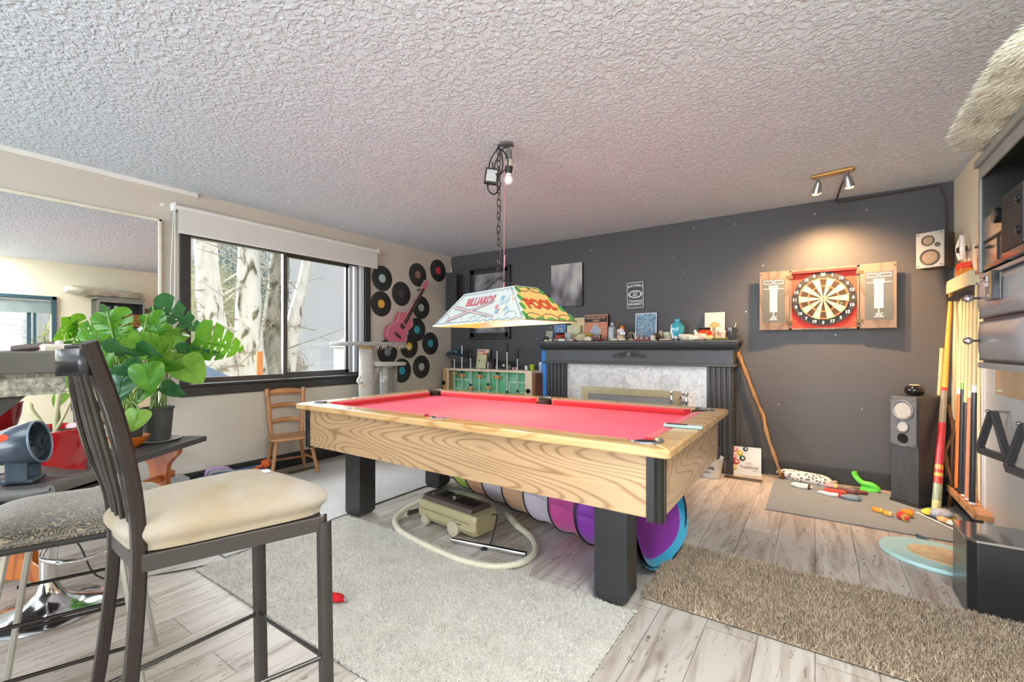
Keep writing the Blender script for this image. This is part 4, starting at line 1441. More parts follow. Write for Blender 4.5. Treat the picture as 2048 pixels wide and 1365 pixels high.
def marble_mat():
    m = bpy.data.materials.new('white_breccia_tile')
    m.use_nodes = True
    N, L, b = nodes_of(m)
    tc = N.new('ShaderNodeTexCoord')
    mp = N.new('ShaderNodeMapping'); mp.inputs['Location'].default_value = (0.3, 0, .1); mp.inputs['Rotation'].default_value = (0, .5, 0)
    L.new(tc.outputs['Object'], mp.inputs[0])
    nz = N.new('ShaderNodeTexNoise'); nz.inputs['Scale'].default_value = 9; nz.inputs['Detail'].default_value = 3
    L.new(mp.outputs[0], nz.inputs['Vector'])
    va = N.new('ShaderNodeVectorMath'); va.operation = 'MULTIPLY_ADD'; va.inputs[1].default_value = (.3, .3, .3)
    L.new(nz.outputs['Color'], va.inputs[0]); L.new(mp.outputs[0], va.inputs[2])
    vo = N.new('ShaderNodeTexVoronoi'); vo.feature = 'DISTANCE_TO_EDGE'; vo.inputs['Scale'].default_value = 7
    L.new(va.outputs[0], vo.inputs['Vector'])
    r = ramp(N, [(0, rgb('#c2c2c4')), (.03, rgb('#cfcfd0')), (.10, rgb('#dededd'))])
    L.new(vo.outputs['Distance'], r.inputs[0])
    v2 = N.new('ShaderNodeTexVoronoi'); v2.inputs['Scale'].default_value = 8
    L.new(va.outputs[0], v2.inputs['Vector'])
    r2 = ramp(N, [(0, (.78, .78, .79, 1)), (.5, (1, 1, 1, 1))])
    L.new(v2.outputs['Color'], r2.inputs[0])
    mx = N.new('ShaderNodeMixRGB'); mx.blend_type = 'MULTIPLY'; mx.inputs[0].default_value = .8
    L.new(r.outputs[0], mx.inputs[1]); L.new(r2.outputs[0], mx.inputs[2])
    # tile joints
    br = N.new('ShaderNodeTexBrick'); br.offset = 0; br.inputs['Scale'].default_value = 1; br.inputs['Brick Width'].default_value = .385; br.inputs['Row Height'].default_value = .3; br.inputs['Mortar Size'].default_value = .0018
    br.inputs['Color1'].default_value = (1, 1, 1, 1); br.inputs['Color2'].default_value = (.96, .96, .96, 1); br.inputs['Mortar'].default_value = (.55, .55, .55, 1)
    sx = N.new('ShaderNodeSeparateXYZ'); cb = N.new('ShaderNodeCombineXYZ')
    L.new(tc.outputs['Object'], sx.inputs[0])
    xo = mathn(N, L, 'ADD', sx.outputs['X'], 1.607 + .385 * 8); zo = mathn(N, L, 'ADD', sx.outputs['Z'], .215)
    L.new(xo, cb.inputs['X']); L.new(zo, cb.inputs['Y']); L.new(cb.outputs[0], br.inputs['Vector'])
    m2 = N.new('ShaderNodeMixRGB'); m2.blend_type = 'MULTIPLY'; m2.inputs[0].default_value = 1
    L.new(mx.outputs[0], m2.inputs[1]); L.new(br.outputs['Color'], m2.inputs[2])
    L.new(m2.outputs[0], b.inputs['Base Color'])
    b.inputs['Roughness'].default_value = .25
    return m


MARB = marble_mat()
MB().box(-2.335, 4.565, .015, -.845, 4.60, .985).build('marble_surround', MARB, MANTEL, w=True, label='white marble tile surround')
SCR = bpy.data.materials.new('fire_screen_mesh')
SCR.use_nodes = True
N_, L_, b_ = nodes_of(SCR)
tcn = N_.new('ShaderNodeTexCoord'); ck = N_.new('ShaderNodeTexChecker'); ck.inputs['Scale'].default_value = 110
mp = N_.new('ShaderNodeMapping'); mp.inputs['Rotation'].default_value = (0, .785, 0); L_.new(tcn.outputs['Object'], mp.inputs[0]); L_.new(mp.outputs[0], ck.inputs['Vector'])
ck.inputs['Color1'].default_value = rgb('#b9b9ba'); ck.inputs['Color2'].default_value = rgb('#55565a'); L_.new(ck.outputs['Color'], b_.inputs['Base Color']); b_.inputs['Metallic'].default_value = .5; b_.inputs['Roughness'].default_value = .35
t = thing('fireplace_insert', 'brass framed fireplace insert with a mesh screen', 'fireplace', (-1.62, 4.565, 0))
b = MB()
fx0, fx1, fz = -2.15, -1.09, .735
b.prism([(fx0, fz), (fx1, fz), (fx1 - .09, fz - .075), (fx0 + .09, fz - .075)], 0, .03, lambda u, v, w: (u, 4.565 - w, v))
b.prism([(fx0, fz), (fx0 + .09, fz - .075), (fx0 + .09, .08), (fx0, .02)], 0, .03, lambda u, v, w: (u, 4.565 - w, v))
b.prism([(fx1, fz), (fx1, .02), (fx1 - .09, .08), (fx1 - .09, fz - .075)], 0, .03, lambda u, v, w: (u, 4.565 - w, v))
b.build('brass_frame', BRASS, t, w=True, bevel=.002)
MB().box(fx0 + .088, 4.545, .05, fx1 - .088, 4.56, fz - .073).build('mesh_screen', SCR, t, w=True)
t = thing('fire_tool_stand', 'silver fireplace tool set standing before the insert', 'fire tools', (-1.04, 4.36, 0))
MB().lathe([(.08, 0), (.08, .01), (.02, .025), (.008, .03), (.008, .66), (.014, .67), (.018, .69), (.0, .705)], None, 20).build('stand', CHROME, t, smooth=50)
for k, (dx, dy, zt_) in enumerate(((-.085, 0, .755), (.01, .04, .75), (.05, -.0, .748))):
    MB().cyl((dx, dy, .1), (dx, dy, zt_ - .14), .004, n=8).lathe([(.006, 0), (.014, .02), (.016, .05), (.012, .075), (.008, .09), (.007, .10), (.016, .112), (.019, .125), (.014, .138), (.0, .142)], None, 16, (dx, dy, zt_ - .14)).build('tool_handle', CHROME, t, smooth=50)
    MB().bar((0, 0, .60), (dx, dy, .60), .008, .004).build('hook_arm', CHROME, t)
t = thing('foam_mat_roll', 'rolled blue foam mat standing between the football table and the mantel', 'mat', (-2.650, 4.62, 0))
MB().lathe([(.0, 0), (.052, 0), (.052, 1.17), (.0, 1.17)], None, 28).build('roll', mat('blue_foam', '#4a8ee0', .7, var=.05), t, smooth=40)
# ------------------------------------------------------------------ ornaments on the mantel shelf
MZ = 1.2355
STONE = mat('pale_stone', '#cfc7b4', .8, var=.2, scale=30, bump=.4, bscale=60)
STONE2 = mat('grey_stone', '#8e857c', .8, var=.25, scale=30, bump=.4, bscale=60)
SHELLM = mat('shell_white', '#e2d9c8', .5, var=.12, scale=40)


def stone(label, x, y, r, m=STONE, seed=1, cat='stone', name='stone', z=MZ):
    o = MB().ball((0, 0, 0), r, 16, 10, jit=.45, seed=seed).build(name, m, smooth=70)
    o.location = (x, y, z + r[2] * .86)
    PM[o.name] = Matrix.Translation(o.location)
    return tag(o, label, cat)


def slab(name, label, cat, x, y, w, h, dp, m_face, m_side, lean=4, rz=0, z=MZ, group=None):
    t = thing(name, label, cat, (x, y, z), rot=(radians(-lean), 0, rz), group=group)
    MB().box(-w / 2, 0, 0, w / 2, dp, h).build('box', m_side, t, bevel=.0015)
    MB().box(-w / 2 + .001, -.0012, .001, w / 2 - .001, 0, h - .001).build('printed_face', m_face, t)
    return t


def art(name, cols, scale=20, dist=1.5, rough=.5):
    if name in MC: return MC[name]
    m = bpy.data.materials.new(name); m.use_nodes = True
    N, L, b = nodes_of(m)
    tc = N.new('ShaderNodeTexCoord'); nz = N.new('ShaderNodeTexNoise'); nz.inputs['Scale'].default_value = scale; nz.inputs['Detail'].default_value = 5; nz.inputs['Distortion'].default_value = dist
    L.new(tc.outputs['Object'], nz.inputs['Vector'])
    k = len(cols)
    r = ramp(N, [(.25 + .5 * i / (k - 1), rgb(c)) for i, c in enumerate(cols)])
    L.new(nz.outputs['Fac'], r.inputs[0]); L.new(r.outputs[0], b.inputs['Base Color'])
    b.inputs['Roughness'].default_value = rough
    MC[name] = m
    return m


t = slab('card_box', 'small grey patterned card box at the left end of the mantel', 'box', -2.585, 4.585, .085, .125, .018, art('art_greycard', ['#4e5048', '#a8a89a', '#d4d4c8'], 60), mat('card_grey', '#b9b9ae', .6))
t = slab('game_box', 'blue box with a pale arch, standing behind the red jar', 'box', -2.485, 4.66, .155, .20, .03, art('art_blue', ['#4a6a98', '#6f90c0', '#8fb0d8'], 10), mat('box_blue', '#31456e', .5))
MB().tube([(.045 * cos(q), -.003, .07 + .085 * sin(q)) for q in [k * pi / 12 for k in range(13)]], .006, 6).build('pale_arch', mat('arch_pale', '#cfe0ea', .5), t)
slab('game_box', 'lower cream and green patterned game box left of the brown one', 'box', -2.295, 4.63, .17, .185, .04, art('art_cream', ['#c88f84', '#d9cf96', '#c3d6be', '#e2ddb2'], 28), mat('box_cream', '#cfc39b', .5))
slab('game_box', 'taller cream box with a red corner, behind the green patterned one', 'box', -2.26, 4.685, .19, .275, .03, art('art_cream2', ['#c8613a', '#e2d0a0', '#d9d0aa', '#8f9a58'], 22), mat('box_cream2', '#d8c9a0', .5))
t = slab('game_box', 'big brown framed game box with an orange pattern and pale diamond', 'box', -2.035, 4.655, .285, .30, .04, art('art_brown', ['#6a3a2c', '#c9765a', '#dfa07e', '#8a4a38'], 70, 2), mat('box_brown', '#3a1f18', .5), lean=5)
MB().prism([(0, .04), (.075, .11), (0, .205), (-.075, .11)], .0014, .0026, lambda u, v, w: (u, -w, v)).build('pale_diamond', mat('diamond_blue', '#a9b3c4', .5, var=.15, scale=40), t)
MB().box(-.135, -.0022, .215, .135, -.0014, .285).build('title_band', mat('title_dark', '#2c1a16', .5), t)
text('lettering', 'NATURAL HISTORY', .034, (0, -.0026, .263), (1, 0, 0), (0, 0, 1), mat('title_cream', '#d9b190', .6), t, ext=.0003, sx=.8, bold=.0006)
text('lettering', 'CARDS', .030, (0, -.0026, .232), (1, 0, 0), (0, 0, 1), mat('title_cream', '#d9b190', .6), t, ext=.0003, sx=.8, bold=.0006)
bf = MB()
for a in (.141, .137):
    pass
bf.box(-.14, -.002, .293, .14, -.0012, .297).box(-.14, -.002, .004, -.136, -.0012, .297).box(.136, -.002, .004, .14, -.0012, .297)
bf.build('border', mat('border_pink', '#c59a8c', .5), t)

t = thing('candle_jar', 'small jar of glowing red glass with a black lid at the left', 'jar', (-2.415, 4.545, MZ))
MB().lathe([(.0, 0), (.055, 0), (.062, .02), (.062, .06), (.05, .078), (.045, .08)], None, 20).build('glass', mat('red_mosaic', '#c9381f', .2, var=.5, scale=60, c2='#7a1512', coat=.5), t, smooth=50)
MB().lathe([(.046, .08), (.048, .082), (.048, .10), (.0, .102)], None, 20).build('lid', BLACKG, t, smooth=50)
t = thing('candle_jar', 'small jar of orange red glass with a black lid, in front of the mushroom canvas', 'jar', (-.87, 4.55, MZ + .02))
MB().lathe([(.0, -.02), (.05, -.02), (.066, .01), (.068, .045), (.056, .072), (.048, .078)], None, 20).build('glass', mat('orange_mosaic', '#dd4a1c', .2, var=.5, scale=60, c2='#8f1d12', coat=.5), t, smooth=50)
MB().lathe([(.05, .078), (.052, .08), (.052, .098), (.0, .10)], None, 20).build('lid', BLACKG, t, smooth=50)
slab('greeting_card', 'small upright grey blue card between red jar and pale stones', 'card', -2.30, 4.50, .07, .10, .006, art('art_card', ['#8c9aa0', '#b9c4c6'], 30), mat('card_bluegrey', '#a9b4b6', .6), lean=8)
for k, (x, r, m, lab) in enumerate(((-2.555, .022, 'g', 'pair-like dark green bead ornament at the extreme left of the mantel'), (-2.515, .018, 's', 'tiny pale pebble beside the green bead ornament'))):
    if m == 'g':
        t = thing('bead_ornament', 'dark green two eyed bead ornament at the extreme left of the mantel', 'ornament', (x, 4.46, MZ))
        MB().ball((-.018, 0, .038), .020).ball((.02, 0, .038), .020).build('beads', mat('bead_green', '#1f3a34', .15, var=.2, coat=.6), t, smooth=60)
        MB().lathe([(.02, 0), (.022, .008), (.014, .02)], None, 14).lathe([(.018, .0), (.02, .006)], None, 12, (.028, 0, 0)).build('base', SHELLM, t, smooth=50)
stone('tiny pale pebble beside the green bead ornament', -2.49, 4.46, (.022, .02, .014), SHELLM, 3)
stone('small brown pebble before the red jar', -2.42, 4.45, (.03, .02, .016), STONE2, 4)
stone('small round dark pebble behind the brown pebble', -2.455, 4.49, (.026, .02, .018), mat('brown_pebble', '#6f5a50', .6, var=.2), 5)
stone('pinkish pebble in front of the cream boxes', -2.235, 4.455, (.034, .02, .016), mat('pink_stone', '#cdbcae', .7, var=.15), 6)
stone('large pale angular rock with dark veins on the mantel', -2.135, 4.48, (.07, .035, .05), mat('veined_rock', '#d2c9ac', .8, var=.3, scale=14, c2='#8c7a58', bump=.4), 7)
stone('smooth white oblong stone right of the angular rock', -2.035, 4.46, (.055, .025, .025), mat('white_stone', '#ddd5be', .6, var=.06), 8)
stone('brown round stone behind the angular rock', -2.205, 4.54, (.045, .03, .032), STONE2, 9)
t = thing('white_trinket_box', 'little white oblong trinket lying before the red jar', 'trinket', (-2.35, 4.452, MZ))
MB().box(-.042, -.012, 0, .042, .012, .028).build('body', mat('trinket_white', '#e2e0dc', .4), t, bevel=.009, seg=3)
MB().tube([(-.07, .02, .035), (-.02, .022, .045), (.04, .022, .042), (.05, .02, .02)], .004, 6).build('silver_arm', STEEL, t, smooth=50)
t = thing('mushroom_ornament', 'yellow capped mushroom ornament left of the pale diamond', 'ornament', (-2.04, 4.53, MZ))
MB().lathe([(.012, 0), (.010, .06)], None, 10).build('stem', SHELLM, t, smooth=50)
MB().lathe([(.012, .058), (.06, .062), (.052, .075), (.028, .088), (.0, .092)], None, 18).build('cap', mat('yellow_cap', '#b9a23a', .5, var=.15), t, smooth=50)
for k, (x, lab, c) in enumerate(((-1.955, 'dark glassy pebble under the brown box', '#33383f'), (-1.925, 'little purple grey pebble right of the dark one', '#5a4f5c'), (-1.90, 'small red bead lump at the foot of the brown box', '#7a2c34'), (-1.865, 'dark red bead lump beside the small red one', '#5c2530'))):
    stone(lab, x, 4.45, (.02, .016, .013), mat('pebble_' + c[1:], c, .3, var=.3, scale=60), 20 + k, name='bead_pebble', cat='pebble')
t = thing('glass_tumbler', 'small dark purple glass at the right foot of the brown box', 'glass', (-1.93, 4.53, MZ))
MB().lathe([(.02, 0), (.022, .07), (.019, .07), (.017, .004)], None, 14).build('glass', mat('purple_glass', '#4a2f3a', .15, coat=.5), t, smooth=50)
t = thing('bottle', 'tall cloudy grey glass bottle right of the brown box', 'bottle', (-1.80, 4.57, MZ))
MB().lathe([(.0, 0), (.045, .0), (.048, .02), (.044, .13), (.042, .15), (.02, .165), (.02, .195), (.0, .196)], None, 18).build('body', mat('cloudy_glass', '#93a09f', .25, var=.25, scale=25, coat=.4), t, smooth=50)
t = thing('incense_sticks', 'brown incense sticks leaning out of a holder beside the grey bottle', 'incense', (-1.755, 4.56, MZ))
MB().lathe([(.012, 0), (.016, .03), (.012, .05)], None, 12).build('holder', STONE2, t, smooth=40)
MB().tube([(0, 0, .04), (.018, .01, .205)], .0045, 6).tube([(0, .0, .04), (.028, -.01, .2)], .004, 6).build('sticks', mat('incense_brown', '#9a6238', .8), t)
t = thing('bottle', 'faceted glass bottle with a copper stopper and oval tag', 'bottle', (-1.68, 4.55, MZ))
MB().lathe([(.0, 0), (.062, 0), (.064, .08), (.058, .105), (.03, .118)], None, 8).build('body', mat('amber_facet', '#8c7468', .15, var=.4, scale=24, c2='#4a3038', coat=.6), t, smooth=20)
MB().lathe([(.024, .118), (.03, .12), (.03, .16), (.026, .166), (.0, .167)], None, 18).build('stopper', mat('copper', '#b9763f', .3, metal=.7), t, smooth=40)
MB().lathe([(.0, 0), (.04, 0), (.04, .004), (.0, .004)], Matrix.Rotation(pi / 2, 4, 'X') @ Matrix.Scale(.5, 4, (0, 1, 0)), 24, (0, -.058, .105)).build('oval_tag', mat('tag_white', '#d8cfd4', .5), t)
MB().box(-.032, -.066, .012, .032, -.062, .055).build('paper_label', mat('label_sand', '#c2b08c', .6, var=.2, scale=90), t)
t = thing('dome_ornament', 'small arched ornament with pale pillars right of the copper stoppered bottle', 'ornament', (-1.575, 4.52, MZ))
MB().tube([(.034 * cos(q), 0, .03 + .058 * sin(q)) for q in [k * pi / 10 for k in range(11)]], .007, 8).tube([(0, -.006, .02), (0, -.006, .085)], [.007, .003], 8).build('arch', mat('dome_grey', '#8a8272', .5, var=.2), t, smooth=50)
MB().lathe([(.0, .028), (.02, .02), (.042, .004), (.042, 0)], None, 18).build('base', mat('dome_sand', '#b7a888', .6), t, smooth=40)
stone('long flat pale pebble before the faceted bottle', -1.735, 4.452, (.05, .02, .013), STONE, 31)
stone('slanting white shell left of the arched ornament', -1.645, 4.45, (.036, .018, .013), SHELLM, 32, cat='shell', name='seashell')
MB_needle = thing('standing_crystal', 'thin pale standing crystal between arch and blue picture', 'crystal', (-1.53, 4.52, MZ))
MB().lathe([(.008, 0), (.009, .05), (.007, .09), (.0, .1)], None, 6).build('crystal', SHELLM, MB_needle)
# row of small chess like figures
rnd = random.Random(8)
fig = None
fcols = ['#d8cfb4', '#c9402a', '#e2dccb', '#8c4a38', '#d8cfb4', '#d94a2a', '#cfc5a8', '#e8e2d4']
flabs = ['small cream standing figure, first of the row before the blue picture', 'small dark red figure beside the first cream one', 'small white figure in the row before the blue picture', 'small brown figure in the row before the blue picture', 'small sand coloured figure at the middle of the row', 'small bright red figure in the row before the blue picture', 'small buff figure right of the bright red one', 'small white figure last of the row before the driftwood']
for k in range(8):
    x = -1.50 + k * .0265
    mm = mat('figure_' + str(k), fcols[k], .5, var=.15, scale=60)
    h = rnd.uniform(.036, .058)
    t = thing('chess_piece', flabs[k], 'chess piece', (x, 4.455 + .02 * (k % 2), MZ), group='little figures before the blue picture')
    MB().lathe([(.0, 0), (.012, 0), (.012, .006), (.006, .012), (.005, h * .6), (.009, h * .65), (.004, h * .7)], None, 10).build('body', mm, t, smooth=40)
    MB().ball((0, 0, h * .82), h * .17, 8, 6).build('head', mm, t, smooth=60)
t = thing('red_tray', 'flat red strip lying under the little figures', 'tray', (-1.44, 4.447, MZ))
MB().box(-.07, -.012, 0, .07, .0, .008).build('strip', mat('strip_red', '#9c1c20', .4), t, bevel=.002)
MB().box(-.07, -.013, .008, .07, -.009, .012).build('lip', mat('strip_red', '#9c1c20', .4), t)
t = slab('art_print', 'upright picture of blue swirling water with a white border', 'picture', -1.478, 4.69, .225, .295, .006, art('art_sea', ['#4a5f8c', '#6a88ae', '#93b6c2', '#c8d8d4'], 9, 3), mat('print_white', '#e6ebee', .5), lean=3)
fr = MB()
fr.box(-.1125, -.003, 0, -.105, 0, .295).box(.105, -.003, 0, .1125, 0, .295).box(-.1125, -.003, .2875, .1125, 0, .295)
fr.build('white_border', mat('print_white', '#e6ebee', .5), t)
t = thing('driftwood', 'dark twisted piece of driftwood with a pale stone figure rising behind', 'driftwood', (-1.29, 4.49, MZ))
MB().tube(smooth_path([(-.05, 0, .03), (-.02, .01, .055), (.02, 0, .03), (.06, -.01, .015)], 4), [.012, .016, .02, .02, .02, .02, .018, .016, .014, .012, .01, .008, .006], 8).tube(smooth_path([(-.03, -.01, .006), (.01, -.01, .04), (.03, 0, .01)], 4), .012, 7).build('branch', mat('driftwood_dark', '#4a3428', .8, var=.3, scale=30, bump=.5), t, smooth=60)
MB().lathe([(.0, 0), (.022, .0), (.018, .04), (.022, .07), (.016, .095), (.0, .105)], None, 12, (.015, .035, 0)).build('stone_figure', mat('olive_stone', '#a39c80', .7, var=.2), t, smooth=50)
t = thing('cut_glass_vase', 'small white patterned holder left of the driftwood', 'holder', (-1.335, 4.47, MZ))
MB().lathe([(.02, 0), (.026, .05), (.022, .05), (.018, .01)], None, 12).build('body', mat('holder_white', '#cfc7c2', .3, var=.3, scale=60), t, smooth=30)
t = thing('votive_jar', 'grey green glass votive jar left of the blue vase', 'jar', (-1.215, 4.55, MZ))
MB().lathe([(.0, 0), (.04, 0), (.044, .01), (.046, .082), (.042, .084), (.04, .02), (.0, .016)], None, 24).build('glass', mat('votive_glass', '#a9ae9c', .2, var=.15, scale=20, coat=.5), t, smooth=50)
t = thing('glass_vase', 'turquoise blue glass vase with a narrow neck', 'vase', (-1.125, 4.57, MZ))
MB().lathe([(.0, 0), (.032, 0), (.05, .03), (.066, .085), (.07, .125), (.058, .155), (.032, .178), (.022, .195), (.03, .212), (.026, .212), (.018, .196)], None, 28).build('body', mat('turquoise_glass', '#1f8fae', .08, var=.35, scale=14, coat=1.0, c2='#4fb7c9'), t, smooth=60)
MB().tube(smooth_path([(-.03, -.045, .02), (-.045, -.05, .10), (-.04, -.035, .155)], 4), [.01] * 9, 8).build('clear_drip', mat('clear_streak', '#d9ecef', .05, coat=1), t, smooth=60)
t = thing('small_bauble', 'little violet white bauble in front of the blue vase', 'bauble', (-1.11, 4.45, MZ + .004))
MB().ball((0, 0, .022), .018, 12, 8).build('ball', mat('bauble_white', '#c9c9dc', .3), t, smooth=60)
MB().lathe([(.014, -.004), (.01, .006)], None, 12).build('foot', STONE2, t)
stone('thin flat coral piece lying before the votive jar', -1.205, 4.45, (.07, .016, .008), mat('coral_flat', '#d2b49c', .7, var=.2, scale=40), 41, cat='coral', name='coral_piece')
t = thing('bowl', 'low white scalloped bowl right of the blue vase', 'bowl', (-1.035, 4.52, MZ))
MB().lathe([(.0, 0), (.045, 0), (.062, .02), (.068, .055), (.064, .057), (.055, .022), (.0, .01)], None, 22).build('dish', SHELLM, t, smooth=40)
for k, (x, y, r, lab) in enumerate(((-.965, 4.46, (.03, .02, .026), 'round white seashell right of the scalloped bowl'), (-.935, 4.50, (.022, .02, .04), 'upright spiral white seashell'), (-.925, 4.45, (.036, .022, .02), 'low fan shaped seashell under the spiral one'), (-.875, 4.455, (.05, .03, .032), 'lumpy pink white coral under the orange jar'), (-.815, 4.46, (.032, .025, .024), 'sand coloured shell right of the coral'))):
    stone(lab, x, y, r, mat('shell_mix_%d' % k, ['#ddd5c4', '#d8cfc6', '#e2dac8', '#dcc0ac', '#c9b78a'][k], .6, var=.25, scale=50, bump=.5), 50 + k, name='seashell', cat='shell')
t = thing('clear_stopper', 'little clear glass stopper standing on the spiral seashell', 'glass', (-.945, 4.50, MZ + .066))
MB().lathe([(.006, 0), (.012, .006), (.014, .02), (.008, .03), (.0, .034)], None, 12).build('knob', mat('clear_knob', '#d6d8dc', .05, coat=1), t, smooth=60)
CANM = art('art_canvas', ['#b4bcba', '#cfd2c8', '#dcdccf', '#c3cbc9'], 60, 1)
t = slab('canvas_painting', 'pale canvas with an orange mushroom painted on it', 'painting', -.803, 4.655, .178, .27, .018, CANM, mat('canvas_side', '#d6d6cc', .8), lean=4)
MB().prism([(-.05, .13), (-.035, .165), (.0, .178), (.04, .165), (.06, .13), (.0, .124)], .0012, .0024, lambda u, v, w: (u, -w, v)).build('painted_cap', mat('paint_apricot', '#dba66a', .7, var=.15, scale=60), t)
MB().prism([(-.012, .02), (-.018, .125), (.008, .125), (.016, .02)], .0012, .0022, lambda u, v, w: (u, -w, v)).prism([(.02, .05), (.06, .03), (.066, .045), (.03, .10)], .0012, .0022, lambda u, v, w: (u, -w, v)).build('painted_stalk', mat('paint_stalk', '#9c8c78', .7, var=.2, scale=60), t)
t = thing('moss_tray', 'low mossy green tray with tiny pink toadstools before the mushroom canvas', 'ornament', (-.735, 4.48, MZ))
MB().box(-.085, -.025, 0, .085, .025, .018).build('moss', mat('moss', '#6f7a2c', .9, var=.4, scale=60, c2='#2f3f1c', bump=.8), t, bevel=.006)
for k, (dx, h) in enumerate(((-.05, .065), (-.02, .08), (.02, .055), (.05, .07))):
    MB().lathe([(.005, .015), (.004, h), (.013, h - .002), (.010, h + .010), (.0, h + .014)], None, 12, (dx, 0, 0)).build('toadstool', mat('toadstool_%d' % (k % 2), ['#c98f86', '#d9c4b8'][k % 2], .6, var=.2), t, smooth=40)
t = thing('mug', 'dark blue grey glossy mug at the right end of the mantel', 'mug', (-.635, 4.52, MZ))
MB().lathe([(.0, 0), (.04, 0), (.044, .008), (.044, .11), (.041, .112), (.038, .10), (.038, .02), (.0, .014)], None, 28).build('cup', mat('mug_glaze', '#26343c', .12, var=.2, scale=20, coat=.8), t, smooth=50)
MB().tube([(.042, 0, .09), (.065, 0, .088), (.076, 0, .06), (.066, 0, .03), (.042, 0, .024)], .006, 8).build('handle', mat('mug_glaze', '#26343c'), t, smooth=60)
tag(MB().tube([(-.632, 4.52, MZ + .02), (-.595, 4.515, MZ + .155)], .0035, 6).build('stir_stick', mat('stick_beige', '#d9c4a6', .7)), 'thin pale stick standing in the dark mug', 'stick')

# ------------------------------------------------------------------ table football stood on its side
FR = wood('football_side', '#d9a86c', '#c08a50', 'z', freq=6, rough=.5, coat=0)
FR2 = wood('football_brown', '#8a5a3c', '#6c4430', 'z', freq=7, rough=.5, coat=0)
FPALE = mat('football_pale_edge', '#e0cdb4', .5, var=.05)
PITCH = mat('football_pitch', '#4fae74', .4, var=.15, scale=5, c2='#8fcfae')
t = thing('table_football_game', 'table football game stood upright on its side against the wall, rods pointing up', 'table football', (-3.35, 4.4, 0))
fx0, fx1, fy, fz = -4.035, -2.70, 4.40, .895
MB().box(fx0 - .06, fy, .0, fx0 + .02, 4.70, fz).build('end_board', FR, t, w=True, bevel=.003)
MB().box(fx1 - .0, fy + .0, .0, fx1 + .035, 4.70, fz - .03).build('end_board', FR2, t, w=True, bevel=.003)
MB().box(fx0, fy - .02, fz - .028, fx1, 4.70, fz).build('side_board', FPALE, t, w=True, bevel=.002)
MB().box(fx0, fy - .02, .02, fx1, 4.70, .05).build('side_board', FPALE, t, w=True, bevel=.002)
MB().box(fx0 + .02, fy - .018, .05, fx0 + .05, fy + .0, fz - .028).box(fx1 - .09, fy - .019, .05, fx1, 4.68, fz - .028).build('goal_wall', FPALE, t, w=True)
MB().box(fx0 + .02, fy + .10, .05, fx1 - .09, fy + .12, fz - .028).build('pitch', PITCH, t, w=True)
ml = MB()
wl = lambda x0, z0, x1, z1: ml.box(x0, fy + .097, z0, x1, fy + .10, z1)
zc_ = .47
for sx in (1, -1):
    xe = fx0 + .05 if sx > 0 else fx1 - .09
    for dx, dz in ((.30, .27), (.14, .15)):
        a, c = (xe, xe + dx * sx)
        wl(min(a, c), zc_ + dz, max(a, c), zc_ + dz + .010)
        wl(min(a, c), zc_ - dz, max(a, c), zc_ - dz + .010)
        wl(c - .005, zc_ - dz, c + .005, zc_ + dz)
xm = (fx0 + fx1) / 2 - .03
wl(xm - .005, .06, xm + .005, .86)
ml.tube([(xm + .10 * cos(q), fy + .099, zc_ + .10 * sin(q)) for q in [k * pi / 14 for k in range(28)]], .005, 5, closed=True)
ml.build('pitch_lines', WHITEP, t, w=True)
MANR = mat('player_red', '#b9442c', .4); MANB = mat('player_blue', '#2f7d8c', .4); SKIN_ = mat('player_base', '#d9a45a', .5)
rx = [(-3.93, 1.07, 0, 'b', (.83,)), (-3.80, 1.25, 0, 'r', (.80,)), (-3.655, 1.06, 1, 'b', (.64,)), (-3.515, .98, 0, 'r', (.80, .57)), (-3.375, .98, 1, 'b', (.66, .42)), (-3.235, 1.12, 0, 'r', (.80, .47)), (-3.085, 1.09, 1, 'b', (.58,)), (-2.935, .98, 1, 'r', (.60,))]
grips = [0, 0, 1.09, 0, 1.04, 0, 1.17, 1.09]
tops = [1.02, 1.20, 1.14, 1.00, 1.06, 1.13, 1.22, 1.14]
for k, (x, zt_, _, team, zs) in enumerate(rx):
    rod = MB().cyl((x, fy + .04, .04), (x, fy + .04, tops[k]), .008, n=10).build('rod', mat('rod_pale', '#c9c9cb', .4, metal=.2), t, w=True, smooth=50)
    if grips[k]:
        MB().lathe([(.0, 0), (.012, 0), (.017, .03), (.016, .09), (.012, .115), (.0, .118)], None, 14, (x, fy + .04, grips[k] - .06)).build('grip', BLACKP, rod, w=True, smooth=50)
    else:
        MB().cyl((x, fy + .04, tops[k] - .004), (x, fy + .04, tops[k] + .012), .010, n=10).build('grip', BLACKP, rod, w=True)
    MB().cyl((x, fy + .04, zs[0] + .03), (x, fy + .04, zs[0] + .062), .015, n=12).build('stopper', BLACKP, rod, w=True)
    for z in zs:
        m_ = MANR if team == 'r' else MANB
        MB().box(x - .055, fy + .03, z - .016, x + .06, fy + .05, z + .016).build('player_body', SKIN_, rod, w=True, bevel=.007)
        MB().ball((x + .042, fy + .038, z), (.016, .014, .014), 10, 7).ball((x - .035, fy + .038, z), (.014, .013, .016), 10, 7).build('player_kit', m_, rod, w=True, smooth=60)
for sg, x in ((0, fx0 - .03), (1, fx1 - .045)):
    MB().cyl((x, fy - .03, .66 if sg else .70), (x, fy - .02, .66 if sg else .70), .03, n=16).box(x - .03, fy - .03, .655 if sg else .695, x + .03, fy - .02, .668 if sg else .708).build('score_counter', BLACKP, t, w=True)
